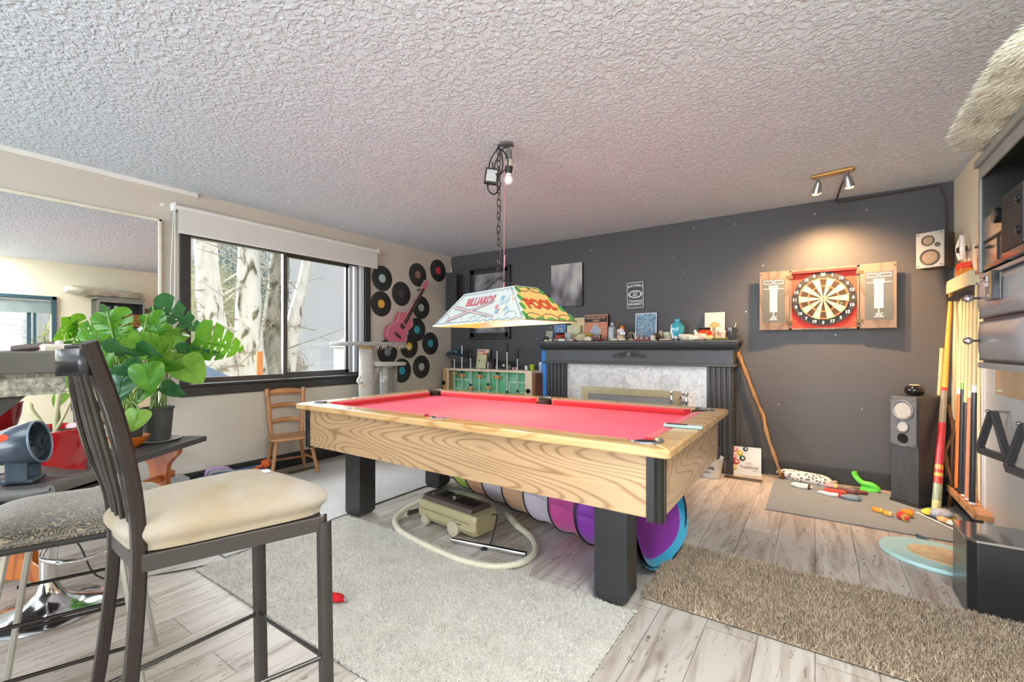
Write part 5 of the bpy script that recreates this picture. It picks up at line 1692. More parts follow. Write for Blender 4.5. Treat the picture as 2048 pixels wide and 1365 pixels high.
# things standing on it
FZ = .896
t = thing('bowler_hat', 'dark teal hat with goggles hooked on the first football rod', 'hat', (-3.925, 4.50, 1.03), rot=(radians(-24), 0, 0))
t.scale = (1.1, 1.1, 1.1)
HATM = mat('hat_teal', '#0f2a31', .7, var=.15, scale=20, sheen=.3)
MB().lathe([(.0, .115), (.05, .11), (.078, .085), (.088, .04), (.09, .0), (.085, .0)], None, 28).build('crown', HATM, t, smooth=60)
MB().lathe([(.085, .0), (.13, -.006), (.15, .008), (.153, .012), (.145, -.004), (.12, -.016), (.085, -.012)], None, 32).build('brim', HATM, t, smooth=60)
for dx in (-.05, .03):
    MB().lathe([(.026, 0), (.028, .014), (.02, .018), (.0, .019)], Matrix.Rotation(pi / 2, 4, 'X'), 18, (dx, -.09, .03)).build('goggle', mat('goggle_mint', '#5fa9a0', .15, metal=.5, var=.3, scale=50), t, smooth=50)
t = slab('book', 'tall paperback with red title and yellow green cover leaning on the wall', 'book', -3.60, 4.60, .185, .25, .03, art('art_book', ['#8fae9c', '#cfd8a0', '#d9d0b0', '#e2e0c8'], 14), mat('book_pages', '#d9c7a0', .7), lean=8, z=FZ, rz=radians(3))
MB().box(-.088, -.0028, .175, .088, -.0014, .245).build('title_band', mat('book_pink', '#e2c0b4', .6), t)
MB().box(.0, -.0032, .18, .088, -.0028, .20).build('red_strip', mat('book_red', '#d9552c', .6), t)
MB().box(-.07, -.0034, .220, .04, -.0028, .232).build('title_strokes', mat('book_ink', '#8a4a50', .6), t)
t = thing('castle_figurine', 'dark little house figurine beside the book on the football table', 'figurine', (-3.44, 4.57, FZ))
MB().prism([(-.05, 0), (.05, 0), (.045, .07), (0, .12), (-.045, .07)], -.03, .03, lambda u, v, w: (u, w, v)).build('house', mat('figurine_grey', '#57505a', .7, var=.3, scale=40, bump=.4), t)
MB().box(-.02, -.033, 0, .015, -.03, .04).build('door', BLACKP, t)
t = thing('bird_figurine', 'small black bird figurine perched by the fifth rod', 'figurine', (-3.33, 4.56, FZ))
MB().ball((0, 0, .07), (.03, .025, .035), 12, 8).ball((-.02, -.01, .115), .018, 10, 7).tube([(.0, 0, .08), (.05, .0, .10)], [.014, .004], 8).tube([(-.035, -.012, .115), (-.052, -.014, .11)], [.005, .001], 6).build('body', BLACKG, t, smooth=60)
MB().cyl((0, 0, 0), (0, 0, .04), .006, n=8).lathe([(.022, 0), (.02, .006)], None, 12).build('perch', BLACKP, t)
t = thing('shot_glass', 'tiny glass cup right of the black bird', 'glass', (-3.285, 4.50, FZ))
MB().lathe([(.012, 0), (.018, .042), (.015, .042), (.010, .005)], None, 14).build('cup', mat('cup_glass', '#9a9c90', .15, coat=.6), t, smooth=50)
t = thing('helmet', 'dark green and black striped helmet ornament on the football table', 'helmet', (-3.135, 4.56, FZ))
MB().lathe([(.078, 0), (.08, .03), (.07, .07), (.045, .098), (.0, .11)], None, 24).build('shell', mat('helmet_green', '#2d3626', .3, var=.3, scale=8, coat=.4), t, smooth=60)
MB().tube([(.02, -.079, .0), (.02, -.077, .04), (.018, -.05, .085), (.015, 0, .112), (.015, .05, .09)], .003, 6).build('stripe', mat('stripe_cream', '#c9c9a8', .5), t, smooth=60)
MB().lathe([(.018, 0), (.016, .004), (.0, .005)], Matrix.Rotation(pi / 2, 4, 'X'), 16, (-.035, -.072, .05)).build('badge', mat('stripe_cream', '#c9c9a8', .5), t)
t = thing('pink_block', 'small pink printed block between the sixth and seventh rods', 'block', (-2.99, 4.48, FZ))
MB().box(-.04, -.012, 0, .03, .012, .03).build('block', mat('pink_block', '#c9a3a0', .6), t, bevel=.002)
MB().box(-.006, -.0135, .004, .012, -.012, .022).build('mark', mat('mark_maroon', '#6a2430', .6), t)
t = thing('cactus_pot', 'tiny dark plant in a white cup near the last rod', 'plant', (-2.865, 4.53, FZ))
MB().lathe([(.018, 0), (.022, .05), (.019, .05), (.015, .01)], None, 14).build('cup', WHITEP, t, smooth=40)
MB().ball((.035, 0, .03), (.022, .02, .03), 10, 7).build('plant', mat('cactus_dark', '#3a4a34', .7, var=.4, scale=50, bump=.6), t, smooth=60)
t = thing('flower_pot', 'bright lime green small pot on the football table', 'pot', (-2.785, 4.53, FZ))
MB().lathe([(.024, 0), (.034, .055), (.037, .056), (.037, .066), (.032, .066), (.024, .01), (.0, .008)], None, 22).build('pot', mat('lime', '#a9b91c', .4, var=.04), t, smooth=40)
t = thing('drink_can', 'tall silver and white can at the end of the football table', 'can', (-2.695, 4.58, FZ - .03))
MB().lathe([(.0, 0), (.022, 0), (.026, .006), (.026, .12), (.021, .13), (.0, .13)], None, 20).build('can', mat('can_silver', '#c8d0da', .25, metal=.5, var=.15, scale=50), t, smooth=40)
MB().lathe([(.0265, .03), (.0265, .10)], None, 20).build('can_print', mat('can_blue', '#93a9c4', .4, var=.4, scale=70), t, smooth=40)

# ------------------------------------------------------------------ cat tree
FUR = mat('grey_plush', '#a9a9a8', .98, var=.22, scale=45, bump=1.0, bscale=130, sheen=.4)
FURL = mat('pale_plush', '#c3c2bf', .98, var=.15, scale=45, bump=1.0, bscale=130, sheen=.4)
t = thing('cat_tree', 'grey plush cat tree with two platforms in the corner by the window', 'cat tree', (-3.9, 3.25, 0))
MB().box(-4.15, 2.95, 0, -3.72, 3.62, .03).build('base_board', BLACKP, t, w=True)
MB().box(-4.155, 2.945, .03, -3.715, 3.625, .05).build('base_plush', FUR, t, w=True, bevel=.01)
b = MB()
b.lathe([(.0, 1.15), (.05, 1.142), (.055, 1.13)], None, 10, (-3.9, 3.03, 0))


def plushtube(p0, p1, r, n=40, seed=0):
    b = MB()
    P = [Vector(p0).lerp(Vector(p1), k / n) for k in range(n + 1)]
    rs = [r * (1 + .05 * mnoise.noise(Vector((k * .9, seed, 0)))) for k in range(n + 1)]
    return b.tube(P, rs, 16)


plushtube((-3.9, 3.02, .05), (-3.9, 3.02, 1.19), .074).build('tall_post', FURL, t, w=True, smooth=70)
MB().lathe([(.055, 1.145), (.077, 1.15), (.077, 1.185), (.055, 1.19)], None, 24, (-3.9, 3.02, 0)).build('rope_collar', mat('sisal', '#c9ad7c', .9, bump=.6, bscale=120), t, w=True)
plushtube((-3.88, 3.24, .05), (-3.88, 3.24, .98), .046, seed=4).build('short_post', FUR, t, w=True, smooth=70)


def plate(cx_, cy_, rx, ry, z0, z1, nm, m):
    b = MB()
    n = 40
    P = []
    for k in range(n):
        a = 2 * pi * k / n
        e = .62
        P.append((cx_ + rx * (abs(cos(a)) ** e) * (1 if cos(a) >= 0 else -1), cy_ + ry * (abs(sin(a)) ** e) * (1 if sin(a) >= 0 else -1)))
    b.prism(P, z0, z1, lambda u, v, w: (u, v, w))
    return b.build(nm, m, t, w=True, smooth=60, bevel=.012, seg=3)


plate(-3.93, 3.09, .21, .425, 1.182, 1.222, 'high_platform', FUR)
plate(-3.93, 3.30, .17, .22, .965, 1.003, 'low_platform', FURL)
MB().tube([(-3.9, 3.09, .78), (-3.9, 3.13, .90), (-3.9, 3.17, .965)], [.03, .04, .05], 10).build('bracket', FUR, t, w=True, smooth=60)
MB().box(-3.99, 3.325, .05, -3.96, 3.37, .965).box(-3.99, 3.455, .05, -3.96, 3.50, .965).build('ladder_side', FUR, t, w=True, bevel=.008)
for z in (.90, .81, .72, .63, .54, .45, .36, .27):
    MB().box(-3.995, 3.36, z - .025, -3.965, 3.465, z + .025).build('ladder_rung', FUR, t, w=True, bevel=.008)
rnd = random.Random(3)
fr = MB()
for k in range(60):
    y = rnd.uniform(3.02, 3.50)
    x = -3.93 + .19 + rnd.uniform(-.02, .01)
    fr.tube([(x, y, 1.185), (x + rnd.uniform(-.01, .01), y + rnd.uniform(-.02, .02), 1.185 - rnd.uniform(.01, .05))], [.004, .001], 4)
pf = fr.build('torn_fringe', mat('fringe_cream', '#cfc9b4', .9), t, w=True)
pf['kind'] = 'stuff'
MB().tube([(-3.78, 2.86, 1.185), (-3.78, 2.865, .88)], .003, 6).tube(smooth_path([(-3.78, 2.865, .88), (-3.79, 2.84, .84), (-3.77, 2.83, .82), (-3.78, 2.87, .80)], 3), .016, 7).build('hanging_string', mat('string_white', '#d6d2ca', .9), t, w=True, smooth=60)
MB().tube([(-3.78, 2.875, .84), (-3.78, 2.845, .77), (-3.78, 2.905, .77)], .004, 6, closed=True).lathe([(.0, .02), (.02, 0), (.022, -.01), (.0, -.014)], None, 12, (-3.78, 2.872, .775)).tube([(-3.78, 2.872, .77), (-3.78, 2.87, .6)], .002, 5).build('toy_bell', mat('toy_cream', '#cbb896', .8), t, w=True, smooth=50)
MB().tube([(-3.84, 3.23, .96), (-3.83, 3.225, .86)], .004, 6).ball((-3.83, 3.22, .83), (.03, .03, .035), 10, 8, jit=.5, seed=3).ball((-3.84, 3.21, .80), (.02, .03, .02), 8, 6, jit=.5, seed=5).build('pompom', FURL, t, w=True, smooth=60)

# ------------------------------------------------------------------ small wooden chair
PINE = wood('pine_orange', '#c08a5c', '#a36c42', 'z', freq=7, rough=.35, coat=.3)
PINEX = wood('pine_orange_seat', '#c69164', '#ab744a', 'x', freq=7, rough=.35, coat=.3)
t = thing('childs_chair', 'small ladder back pine chair under the window', 'chair', (-4.03, 2.27, 0), rz=radians(74))
t.scale = (1.06, 1.06, 1.06)
# local: front towards -y
SH = .335
seat = MB()
P = [(-.15, .14), (.15, .14), (.185, -.12), (.165, -.165), (.0, -.178), (-.165, -.165), (-.185, -.12)]
seat.prism(P, SH - .022, SH, lambda u, v, w: (u, v, w))
seat.build('seat', PINEX, t, bevel=.007, seg=3)
for sx in (-1, 1):
    MB().tube([(sx * .13, -.12, SH - .02), (sx * .185, -.185, 0)], [.017, .015], 8).build('leg', PINE, t, smooth=50)
    MB().tube([(sx * .11, .10, SH - .02), (sx * .16, .145, 0)], [.017, .015], 8).build('leg', PINE, t, smooth=50)
    MB().tube([(sx * .125, .115, SH), (sx * .15, .150, SH + .40)], [.017, .020], 8).build('back_post', PINE, t, smooth=50)
for z, w_ in ((.395, .028), (.28, .019), (.15, .018)):
    f = z / .40
    y = .115 + .035 * f
    xx = .125 + .03 * f
    b = MB()
    b.grid(16, 1, lambda u, v: (-xx + 2 * xx * u, y + .02 * sin(pi * u), SH + z - .06 + v * w_ * 1.6 + (.02 if v else .012) * sin(pi * u)))
    b.build('back_slat', PINEX, t, solid=.012, smooth=60)
MB().cyl((-.165, -.155, .13), (-.14, .14, .13), .009, n=8).build('stretcher', PINE, t, smooth=50)
MB().cyl((.165, -.155, .13), (.14, .14, .13), .009, n=8).build('stretcher', PINE, t, smooth=50)
MB().cyl((-.153, 0, .13), (.153, 0, .13), .009, n=8).build('stretcher', PINE, t, smooth=50)

# vents, toy basket, clear box
for (x, y, rz_, lab) in ((-3.985, 2.37, radians(90), 'brass floor vent sunk in the floor between the legs of the small wooden chair'), (-.53, 4.42, 0, 'dark floor vent in front of the game box')):
    z = .011 if x < -3 else 0.0
    t = thing('floor_vent', lab, 'vent', (x, y, z), rz=rz_)
    MB().box(-.15, -.045, 0, .15, .045, .004).build('vent_rim', BRASS if x < -3 else mat('vent_brown', '#6a5a48', .5, metal=.3), t, bevel=.001)
    b = MB()
    for k in range(18):
        b.box(-.135 + k * .0155, -.032, .004, -.127 + k * .0155, .032, .0048)
    b.build('slots', BLACKP, t)
t = thing('toy_basket', 'shallow blue plastic basket of pet toys on the floor under the window', 'basket', (-4.06, 1.83, 0), rz=radians(90))
BB = mat('basket_blue', '#6f90b4', .45, var=.05)
b = MB()
x0, y0, h = .24, .13, .09
b.prism([(-x0 + .02, -y0 + .02), (x0 - .02, -y0 + .02), (x0 - .02, y0 - .02), (-x0 + .02, y0 - .02)], 0, .004, lambda u, v, w: (u, v, w))
for (a, c) in (((-x0, -y0), (x0, -y0)), ((x0, -y0), (x0, y0)), ((x0, y0), (-x0, y0)), ((-x0, y0), (-x0, -y0))):
    s_ = .9
    b.add([(a[0] * s_, a[1] * s_, .0), (c[0] * s_, c[1] * s_, .0), (c[0], c[1], h), (a[0], a[1], h)], [(0, 1, 2, 3)])
    b.bar((*a, h), (*c, h), .012)
b.build('tub', BB, t, solid=.003)
t = thing('spring_toy', 'lilac and grey ring handled toy at the left end of the blue basket', 'toy', (-4.04, 1.70, .06), rot=(0, 0, radians(60)))
LIL = mat('lilac_foam', '#b48fc0', .6, var=.05)
GR_ = mat('grey_foam', '#93949c', .6, var=.05)
rr_ = lambda cx_, r1, r2: [(cx_ + r1 * (abs(cos(a)) ** .6) * (1 if cos(a) > 0 else -1), 0, .04 + r2 * (abs(sin(a)) ** .6) * (1 if sin(a) > 0 else -1)) for a in [k * pi / 14 for k in range(28)]]
MB().tube(rr_(0, .085, .05), .016, 8, closed=True).build('front_ring', GR_, t, smooth=60)
MB().tube([(p[0] - .03, .05, p[2] + .01) for p in rr_(0, .085, .05)], .015, 8, closed=True).build('back_ring', LIL, t, smooth=60)
MB().tube([(-.085, 0, .04), (-.08, .02, -.02), (-.06, .05, -.03)], .014, 7).build('link', LIL, t, smooth=60)
t = thing('toy_dumbbell', 'orange dumbbell shaped toy sticking out of the blue basket', 'toy', (-4.03, 1.93, .10), rot=(0, radians(-18), radians(82)))
OR_ = mat('orange_rubber', '#e2672e', .5, var=.05)
MB().cyl((-.12, 0, 0), (.12, 0, 0), .014, n=12).build('bar', OR_, t, smooth=50)
for sx in (-1, 1):
    MB().cyl((sx * .09, 0, 0), (sx * .145, 0, 0), .042, .042, 8).build('weight', OR_, t, bevel=.008)
t = thing('rope_toy', 'tangled dark green rope toy lying in the blue basket', 'toy', (-4.07, 1.95, .05))
rnd = random.Random(6)
P = [(rnd.uniform(-.06, .06), rnd.uniform(-.12, .1), rnd.uniform(0, .05)) for _ in range(14)]
MB().tube(smooth_path(P, 5), .008, 6).build('rope', mat('rope_green', '#4f7568', .9, var=.3, scale=50), t, smooth=60)
t = thing('storage_box', 'clear plastic storage box with ribbed sides on the floor behind the bench leg', 'box', (-4.08, 1.33, 0), rz=radians(90))
CLR = mat('clear_plastic', '#d3d8dc', .15, trans=.55, var=.02)
b = MB().box(-.11, -.09, .002, .11, .09, .15)
b.build('tub', CLR, t, bevel=.012)
MB().box(-.12, -.10, .15, .12, .10, .165).box(-.12, -.102, .13, .12, -.098, .16).build('lid', CLR, t, bevel=.004)

# ------------------------------------------------------------------ play tunnel
def tunnel():
    A, B_ = Vector((-.66, 2.365, .237)), Vector((-2.32, 2.88, .237))
    ax = (B_ - A).normalized()
    side = Vector((0, 0, 1)).cross(ax).normalized()
    t = thing('play_tunnel', 'colourful fabric play tunnel lying under the pool table', 'tunnel', (-1.5, 2.8, 0))
    R = .232
    L_ = (B_ - A).length
    cols = ['#1f93b8', '#8a3aa8', '#c34a96', '#d9d2e2', '#e2b08c', '#d9d6dc', '#e8b490', '#a9c93c', '#d9d2e2']
    # ring positions
    pos = [0, .17, .40, .62, .85, 1.08, 1.32, 1.55, L_]
    pc = ['#1f93b8', '#8f3bb0', '#cf4fa0', '#dcd4e4', '#e6b995', '#dcd4e4', '#ecb088', '#b3d043']
    Rr = lambda s: R * (1 + .0)
    for i in range(len(pos) - 1):
        s0, s1 = pos[i], pos[i + 1]
        b = MB()
        nu, nv = 8, 48
        def F(u, v):
            s = s0 + (s1 - s0) * u
            a = 2 * pi * v
            sag = -.022 * sin(pi * u) * (1 + .25 * sin(a * 5 + i))
            r = R + sag
            p = A + ax * s + side * (r * cos(a)) + Vector((0, 0, r * sin(a)))
            return p
        b.grid(nu, nv, F)
        m = mat('nylon_%d' % i, pc[i], .45, var=.10, scale=4, sheen=.2)
        b.build('fabric_section', m, t, w=True, smooth=80, solid=.0015)
    for i, s in enumerate(pos):
        c = A + ax * s
        MB().tube([c + side * (R * cos(a)) + Vector((0, 0, R * sin(a))) for a in [k * pi / 28 for k in range(56)]], .0055 if i != 2 else .009, 6, closed=True).build('hoop', BLACKP, t, w=True, smooth=60)
    # purple lining partly closing the near mouth with a turquoise edge
    b = MB()
    n = 40
    c0 = A + ax * .03
    P = []
    for k in range(n):
        a = 2 * pi * k / n
        P.append(c0 + side * (R * .86 * cos(a) - .012) + Vector((0, 0, R * .86 * sin(a) + .012)) + ax * .012 * sin(3 * a))
    base = len(b.v)
    cc = c0 + ax * .10
    b.v += P + [c0 * .35 + cc * .65 + (p - c0) * .45 for p in P] + [cc]
    for k in range(n):
        k2 = (k + 1) % n
        b.f.append([k, k2, n + k2, n + k]); b.f.append([n + k, n + k2, 2 * n]); b.mi += [0, 0]
    b.build('purple_end_panel', mat('nylon_purple', '#8f2fae', .45, var=.15, scale=5, c2='#6f1f86'), t, w=True, smooth=80)
    b = MB()
    b.v += [A + (p - c0) * (1 / .86) * .99 for p in P] + P
    for k in range(n):
        k2 = (k + 1) % n
        b.f.append([k, k2, n + k2, n + k]); b.mi.append(0)
    b.build('turquoise_edge', mat('nylon_0', '#1f93b8'), t, w=True, smooth=80)


tunnel()

# ------------------------------------------------------------------ vacuum cleaner
VT = mat('vacuum_tan', '#b3a883', .4, var=.06)
VB = mat('vacuum_brown', '#5a4a46', .4, var=.06)
VC = mat('vacuum_hose_cream', '#cdc9b4', .5, var=.05)
t = thing('vacuum_cleaner', 'old tan and brown canister vacuum cleaner on the floor under the table', 'vacuum cleaner', (-1.93, 2.20, 0), rz=radians(-6))
# local x = long axis, body 0.48 long
b = MB()
sec = [(-.085, .02), (.085, .02), (.112, .06), (.112, .125), (.10, .155), (-.10, .155), (-.112, .125), (-.112, .06)]
L2 = .245


def hull(x0, x1, s0=1.0, s1=1.0):
    b.prism(sec, x0, x1, lambda u, v, w: (w, u * (s0 if w == x0 else s1), .088 + (v - .088) * (s0 if w == x0 else s1)))


hull(-L2, L2)
b.build('body', VT, t, bevel=.008, seg=3)
b = MB()
hull(-L2 - .022, -L2 + .002, .86, .96)
b.build('end_cap', VT, t, bevel=.004)
b = MB()
hull(L2 - .002, L2 + .028, .98, .84)
b.build('end_cap', VT, t, bevel=.004)
b = MB()
b.prism([(-.095, .152), (.095, .152), (.082, .178), (.06, .188), (-.06, .188), (-.082, .178)], -L2 + .01, L2 - .02, lambda u, v, w: (w, u, v))
b.build('top_cover', VB, t, bevel=.005)
b = MB()
for k in range(11):
    b.box(.03 + k * .017, -.062, .187, .038 + k * .017, .03, .190)
b.build('vent_slots', BLACKP, t)
MB().box(-.11, -.05, .186, -.06, .05, .1915).build('handle_recess', BLACKP, t, bevel=.002)
MB().box(-.18, -.055, .186, -.155, .055, .196).build('handle_bar', GREYP, t, bevel=.004)
MB().lathe([(.0, 0), (.022, 0), (.022, .010), (.0, .013)], None, 16, (-.02, .01, .188)).build('switch_knob', CHROME, t, smooth=40)
MB().box(-L2 + .01, -.1135, .10, L2 - .01, -.1115, .108).build('side_groove', mat('groove_tan', '#8f8468', .5), t)
for sx, r in ((.10, .048), (-.17, .035)):
    for sy in (-1, 1):
        MB().cyl((sx, sy * .098, r), (sx, sy * .128, r), r, n=28).build('wheel', mat('wheel_tan', '#b9b09a', .5), t, bevel=.004)
hose = [(-.275, .0, .11), (-.34, .01, .10), (-.40, -.05, .06), (-.395, -.15, .03), (-.33, -.24, .022), (-.18, -.31, .022), (.02, -.335, .022), (.22, -.34, .022), (.42, -.33, .022), (.58, -.27, .022), (.66, -.15, .022), (.64, -.0, .022), (.53, .12, .025), (.40, .18, .03), (.34, .20, .035)]
P = smooth_path(hose, 26)
rs = [.0165 + .0018 * (k % 2) for k in range(len(P))]
MB().tube(P, rs, 12).build('ribbed_hose', VC, t)
MB().tube([(.36, .19, .033), (.28, .235, .04), (.20, .27, .045)], [.021, .022, .018], 12).build('hose_handle', VC, t, smooth=60)
MB().cyl((-.30, .0, .115), (-.262, .0, .11), .02, n=14).build('hose_connector', STEEL, t, smooth=50)
MB().tube(smooth_path([(L2 + .02, .05, .12), (L2 + .07, .04, .14), (L2 + .10, .0, .10), (L2 + .13, -.07, .03), (L2 + .14, -.10, .015)], 6), .004, 6).build('power_cord', BLACKP, t, smooth=60)
MB().box(L2 + .125, -.14, .004, L2 + .150, -.105, .022).box(L2 + .130, -.16, .01, L2 + .133, -.14, .016).box(L2 + .142, -.16, .01, L2 + .145, -.14, .016).build('plug', BLACKP, t, bevel=.001)
MB().box(.09, -.1142, .082, .17, -.1132, .088).build('name_plate', mat('letter_brown', '#5a4a3a', .5), t)
t = thing('vacuum_wand', 'shiny steel vacuum tube lying between the canister and its hose', 'tube', (-1.56, 2.045, .017), rz=radians(11))
MB().cyl((-.235, 0, 0), (.235, 0, 0), .0155, n=20).build('tube', CHROME, t, smooth=50)
MB().cyl((.225, 0, 0), (.24, 0, 0), .017, .017, 20).build('end_ring', STEEL, t, smooth=50)
t = thing('vacuum_wand', 'dark steel vacuum tube lying behind the hose at the left of the canister', 'tube', (-2.30, 2.30, .013), rz=radians(70))
MB().cyl((-.14, 0, 0), (.14, 0, 0), .012, n=16).build('tube', mat('dark_steel', '#6a6460', .35, metal=.6), t, smooth=50)
MB().cyl((-.15, 0, 0), (-.135, 0, 0), .014, n=16).build('end_ring', STEEL, t)

# ------------------------------------------------------------------ bucket, game box, branch, cushions and toys by the charcoal wall
t = thing('metal_bucket', 'small white and grey metal drinks bucket below the right table corner', 'bucket', (-.775, 4.33, 0), rz=radians(-10))
GALV = mat('painted_tin', '#c3c6c8', .35, metal=.3, var=.12, scale=12)
MB().lathe([(.0, .004), (.075, .0), (.08, .004), (.102, .175), (.106, .178), (.106, .184), (.098, .184), (.076, .01), (.0, .008)], None, 36).build('bucket', GALV, t, smooth=40)
MB().tube([(-.108, 0, .16), (-.10, -.06, .12), (0, -.112, .05 + .09), (.10, -.06, .12), (.108, 0, .16)][:0] or [(.106, 0, .17), (.112, .02, .14), (.108, .05, .06)], .003, 6).build('wire_handle', STEEL, t, smooth=50)
text('lettering', 'Corona', .05, (-.01, -.0955, .105), (1, .08, 0), (0, .08, 1), mat('letter_navy', '#26303a', .5), t, ext=.0012, bold=.001, sx=.9)
text('lettering', 'Extra', .032, (-.015, -.0935, .062), (1, .08, 0), (0, .08, 1), mat('letter_navy', '#26303a', .5), t, ext=.0012)
t = slab('pool_ball_box', 'white boxed set of pool balls with balls printed on the front', 'box', -.525, 4.565, .255, .255, .05, mat('box_white', '#dfe2e2', .4, var=.05, scale=6), mat('box_side_dark', '#40444a', .5), lean=3, rz=radians(8), z=0)
for k, (u, v, c, r) in enumerate(((-.085, .225, '#d9776a', .024), (-.045, .195, '#d9b52e', .026), (-.095, .16, '#d9776a', .026), (-.025, .15, '#3f5a4a', .026), (-.075, .115, '#d04a3a', .028), (-.10, .06, '#e0b93a', .030), (.0, .235, '#40506a', .022))):
    bd_ = MB().lathe([(.0, .004), (r * .6, .0035), (r, .0)], Matrix.Rotation(pi / 2, 4, 'X'), 20, (u, -.0015, v)).build('printed_ball', mat('pb_' + c[1:], c, .3), t, smooth=60)
    MB().lathe([(.0, .0048), (r * .36, .0044), (r * .36, .002)], Matrix.Rotation(pi / 2, 4, 'X'), 14, (u + .004, -.0015, v + .002)).build('number_spot', WHITEP, bd_)
text('lettering', 'ABC', .03, (.03, -.002, .105), (1, 0, 0), (0, 0, 1), mat('letter_tan', '#b09c7a', .6), t, ext=.0003)
text('lettering', 'Traditional', .034, (.03, -.002, .072), (1, 0, 0), (0, 0, 1), mat('letter_brown2', '#8c6f4a', .6), t, ext=.0003, bold=.0006)
text('lettering', 'Home', .018, (.08, -.002, .045), (1, 0, 0), (0, 0, 1), mat('letter_brown2', '#8c6f4a', .6), t, ext=.0003)
t = thing('wooden_branch', 'long crooked stripped branch leaning on the charcoal wall beside the mantel', 'branch', (-.26, 4.60, 0.01))
BW = mat('stripped_wood', '#b08a5c', .55, var=.25, scale=7, stretch=(6, 6, 1), c2='#6f5238')
P = smooth_path([(.02, -.01, 0), (-.03, .0, .16), (-.10, .02, .38), (-.13, .05, .52), (-.20, .06, .70), (-.27, .07, .90), (-.33, .09, 1.06), (-.345, .09, 1.12)], 5)
MB().tube(P, [.013 + .010 * (k / len(P)) + .003 * sin(k * 1.3) for k in range(len(P))], 10).build('stick', BW, t, smooth=60)
MB().cyl((.022, -.012, -.004), (.018, -.01, .05), .0165, n=10).build('dark_tip', mat('bark_dark', '#5a3a24', .8, bump=.5), t, smooth=50)
b = MB()
b.tube([(-.585, 4.70, .92), (-.60, 4.715, .7), (-.575, 4.71, .45), (-.59, 4.715, .25), (-.58, 4.70, .0)], .003, 6)
tag(b.build('thin_cord', mat('brown_cord', '#5b4640')), 'thin brown cord hanging down the wall beside the right pilaster', 'cord')
LEO = bpy.data.materials.new('spotted_fabric'); LEO.use_nodes = True
N_, L_, b_ = nodes_of(LEO)
tcn = N_.new('ShaderNodeTexCoord'); vo = N_.new('ShaderNodeTexVoronoi'); vo.inputs['Scale'].default_value = 42; L_.new(tcn.outputs['Object'], vo.inputs['Vector'])
rr = ramp(N_, [(.0, rgb('#8a7f74')), (.30, rgb('#3a3230')), (.40, rgb('#ded6cf')), (1, rgb('#e6ded6'))]); L_.new(vo.outputs['Distance'], rr.inputs[0]); L_.new(rr.outputs[0], b_.inputs['Base Color']); b_.inputs['Roughness'].default_value = .9
t = thing('draught_bolster', 'spotted black and white bolster lying along the baseboard', 'bolster', (-.075, 4.60, .045), rz=radians(-14))
b = MB()
b.tube([(-.20 + .40 * k / 24, 0, 0) for k in range(25)], [.044 * (1 - abs((k - 12) / 12.4) ** 7) + .004 for k in range(25)], 20)
b.build('bolster', LEO, t, smooth=80)
MB().tube([(.19, 0, 0), (.225, -.01, .008), (.24, 0, -.02)], [.012, .02, .004], 8).tube([(-.19, 0, 0), (-.215, 0, .005)], [.012, .016], 8).build('tied_end', mat('tie_tan', '#b09884', .8, var=.3, scale=50), t, smooth=60)


def kicker(label, x, y, rz_, c1, c2, l=.15, r=.018, z=.008, name='cat_toy'):
    t = thing(name, label, 'toy', (x, y, z + r), rz=rz_)
    MB().tube([(-l / 2 + l * k / 12, .006 * sin(k * .8), 0) for k in range(13)], [r * (1 - abs((k - 6) / 6.3) ** 4) + .002 for k in range(13)], 12).build('body', mat('toy_' + c1[1:], c1, .7, var=.15, scale=30), t, smooth=70)
    MB().tube([(l * .28, .002, .001), (l * .40, .003, .0)], r * 1.04, 12).build('band', mat('toy_' + c2[1:], c2, .7), t, smooth=60)
    return t


kicker('white cigar shaped cat toy with a dark band near the spotted bolster', -.09, 4.37, -.1, '#e4e2dc', '#4a2c28', .15, .02)
kicker('pink and yellow cat toy at the end of the spotted bolster', .10, 4.53, -.3, '#e0a0a0', '#e2d060', .13, .018)
kicker('white and red cat toy nearest the open floor', .10, 4.27, -.15, '#dcd2d4', '#b03a3c', .17, .014)
kicker('red cat toy with a brown orange side, lying behind the white and red one', .13, 4.34, -.12, '#d8483c', '#a0562c', .15, .02)
kicker('grey blue cat toy right of the white and red one', .23, 4.24, .02, '#7f8c94', '#66727a', .13, .018)
kicker('dark red feathered cat toy behind the red one', .22, 4.44, -.4, '#7a4440', '#4a2a28', .15, .014)
kicker('brown red stub of a toy below the green disc', .30, 4.46, -.3, '#7a3c34', '#5a2c28', .09, .014)
t = thing('green_toy', 'bright green curved plastic toy standing against the baseboard', 'toy', (.33, 4.60, .008), rot=(radians(0), 0, radians(-15)))
GT = mat('green_plastic', '#6fd64a', .35, var=.06)
MB().tube(smooth_path([(-.065, 0, .135), (-.055, 0, .10), (-.01, -.01, .06), (.05, -.01, .055), (.085, 0, .03), (.06, 0, .015), (-.02, 0, .015)], 5), [.026] * 31, 12, flat=.8).build('curved_body', GT, t, smooth=70)
MB().lathe([(.0, 0), (.05, 0), (.048, .012), (.0, .014)], None, 20, (.02, 0, 0)).build('foot', GT, t, smooth=50)
for k, (x, y, rz_, c1, c2, l, r, lab) in enumerate(((.36, 4.03, -.5, '#e0932c', '#e8d060', .07, .016, 'small orange cat toy furthest left in front of the tower speaker'), (.41, 3.985, -.6, '#e0a040', '#e6dccb', .06, .016, 'small orange toy with a white end beside the first orange one'), (.485, 3.955, -1.25, '#cf3f3c', '#e0b050', .10, .022, 'upright looking red plush toy in front of the tower speaker'), (.52, 4.03, .3, '#e0922a', '#d87820', .06, .026, 'round orange toy touching the red plush toy'))):
    kicker(lab, x, y, rz_, c1, c2, l, r)
t = thing('red_toy', 'bright red fluffy toy on the cream rug', 'toy', (-1.80, 1.215, .013), rz=radians(25))
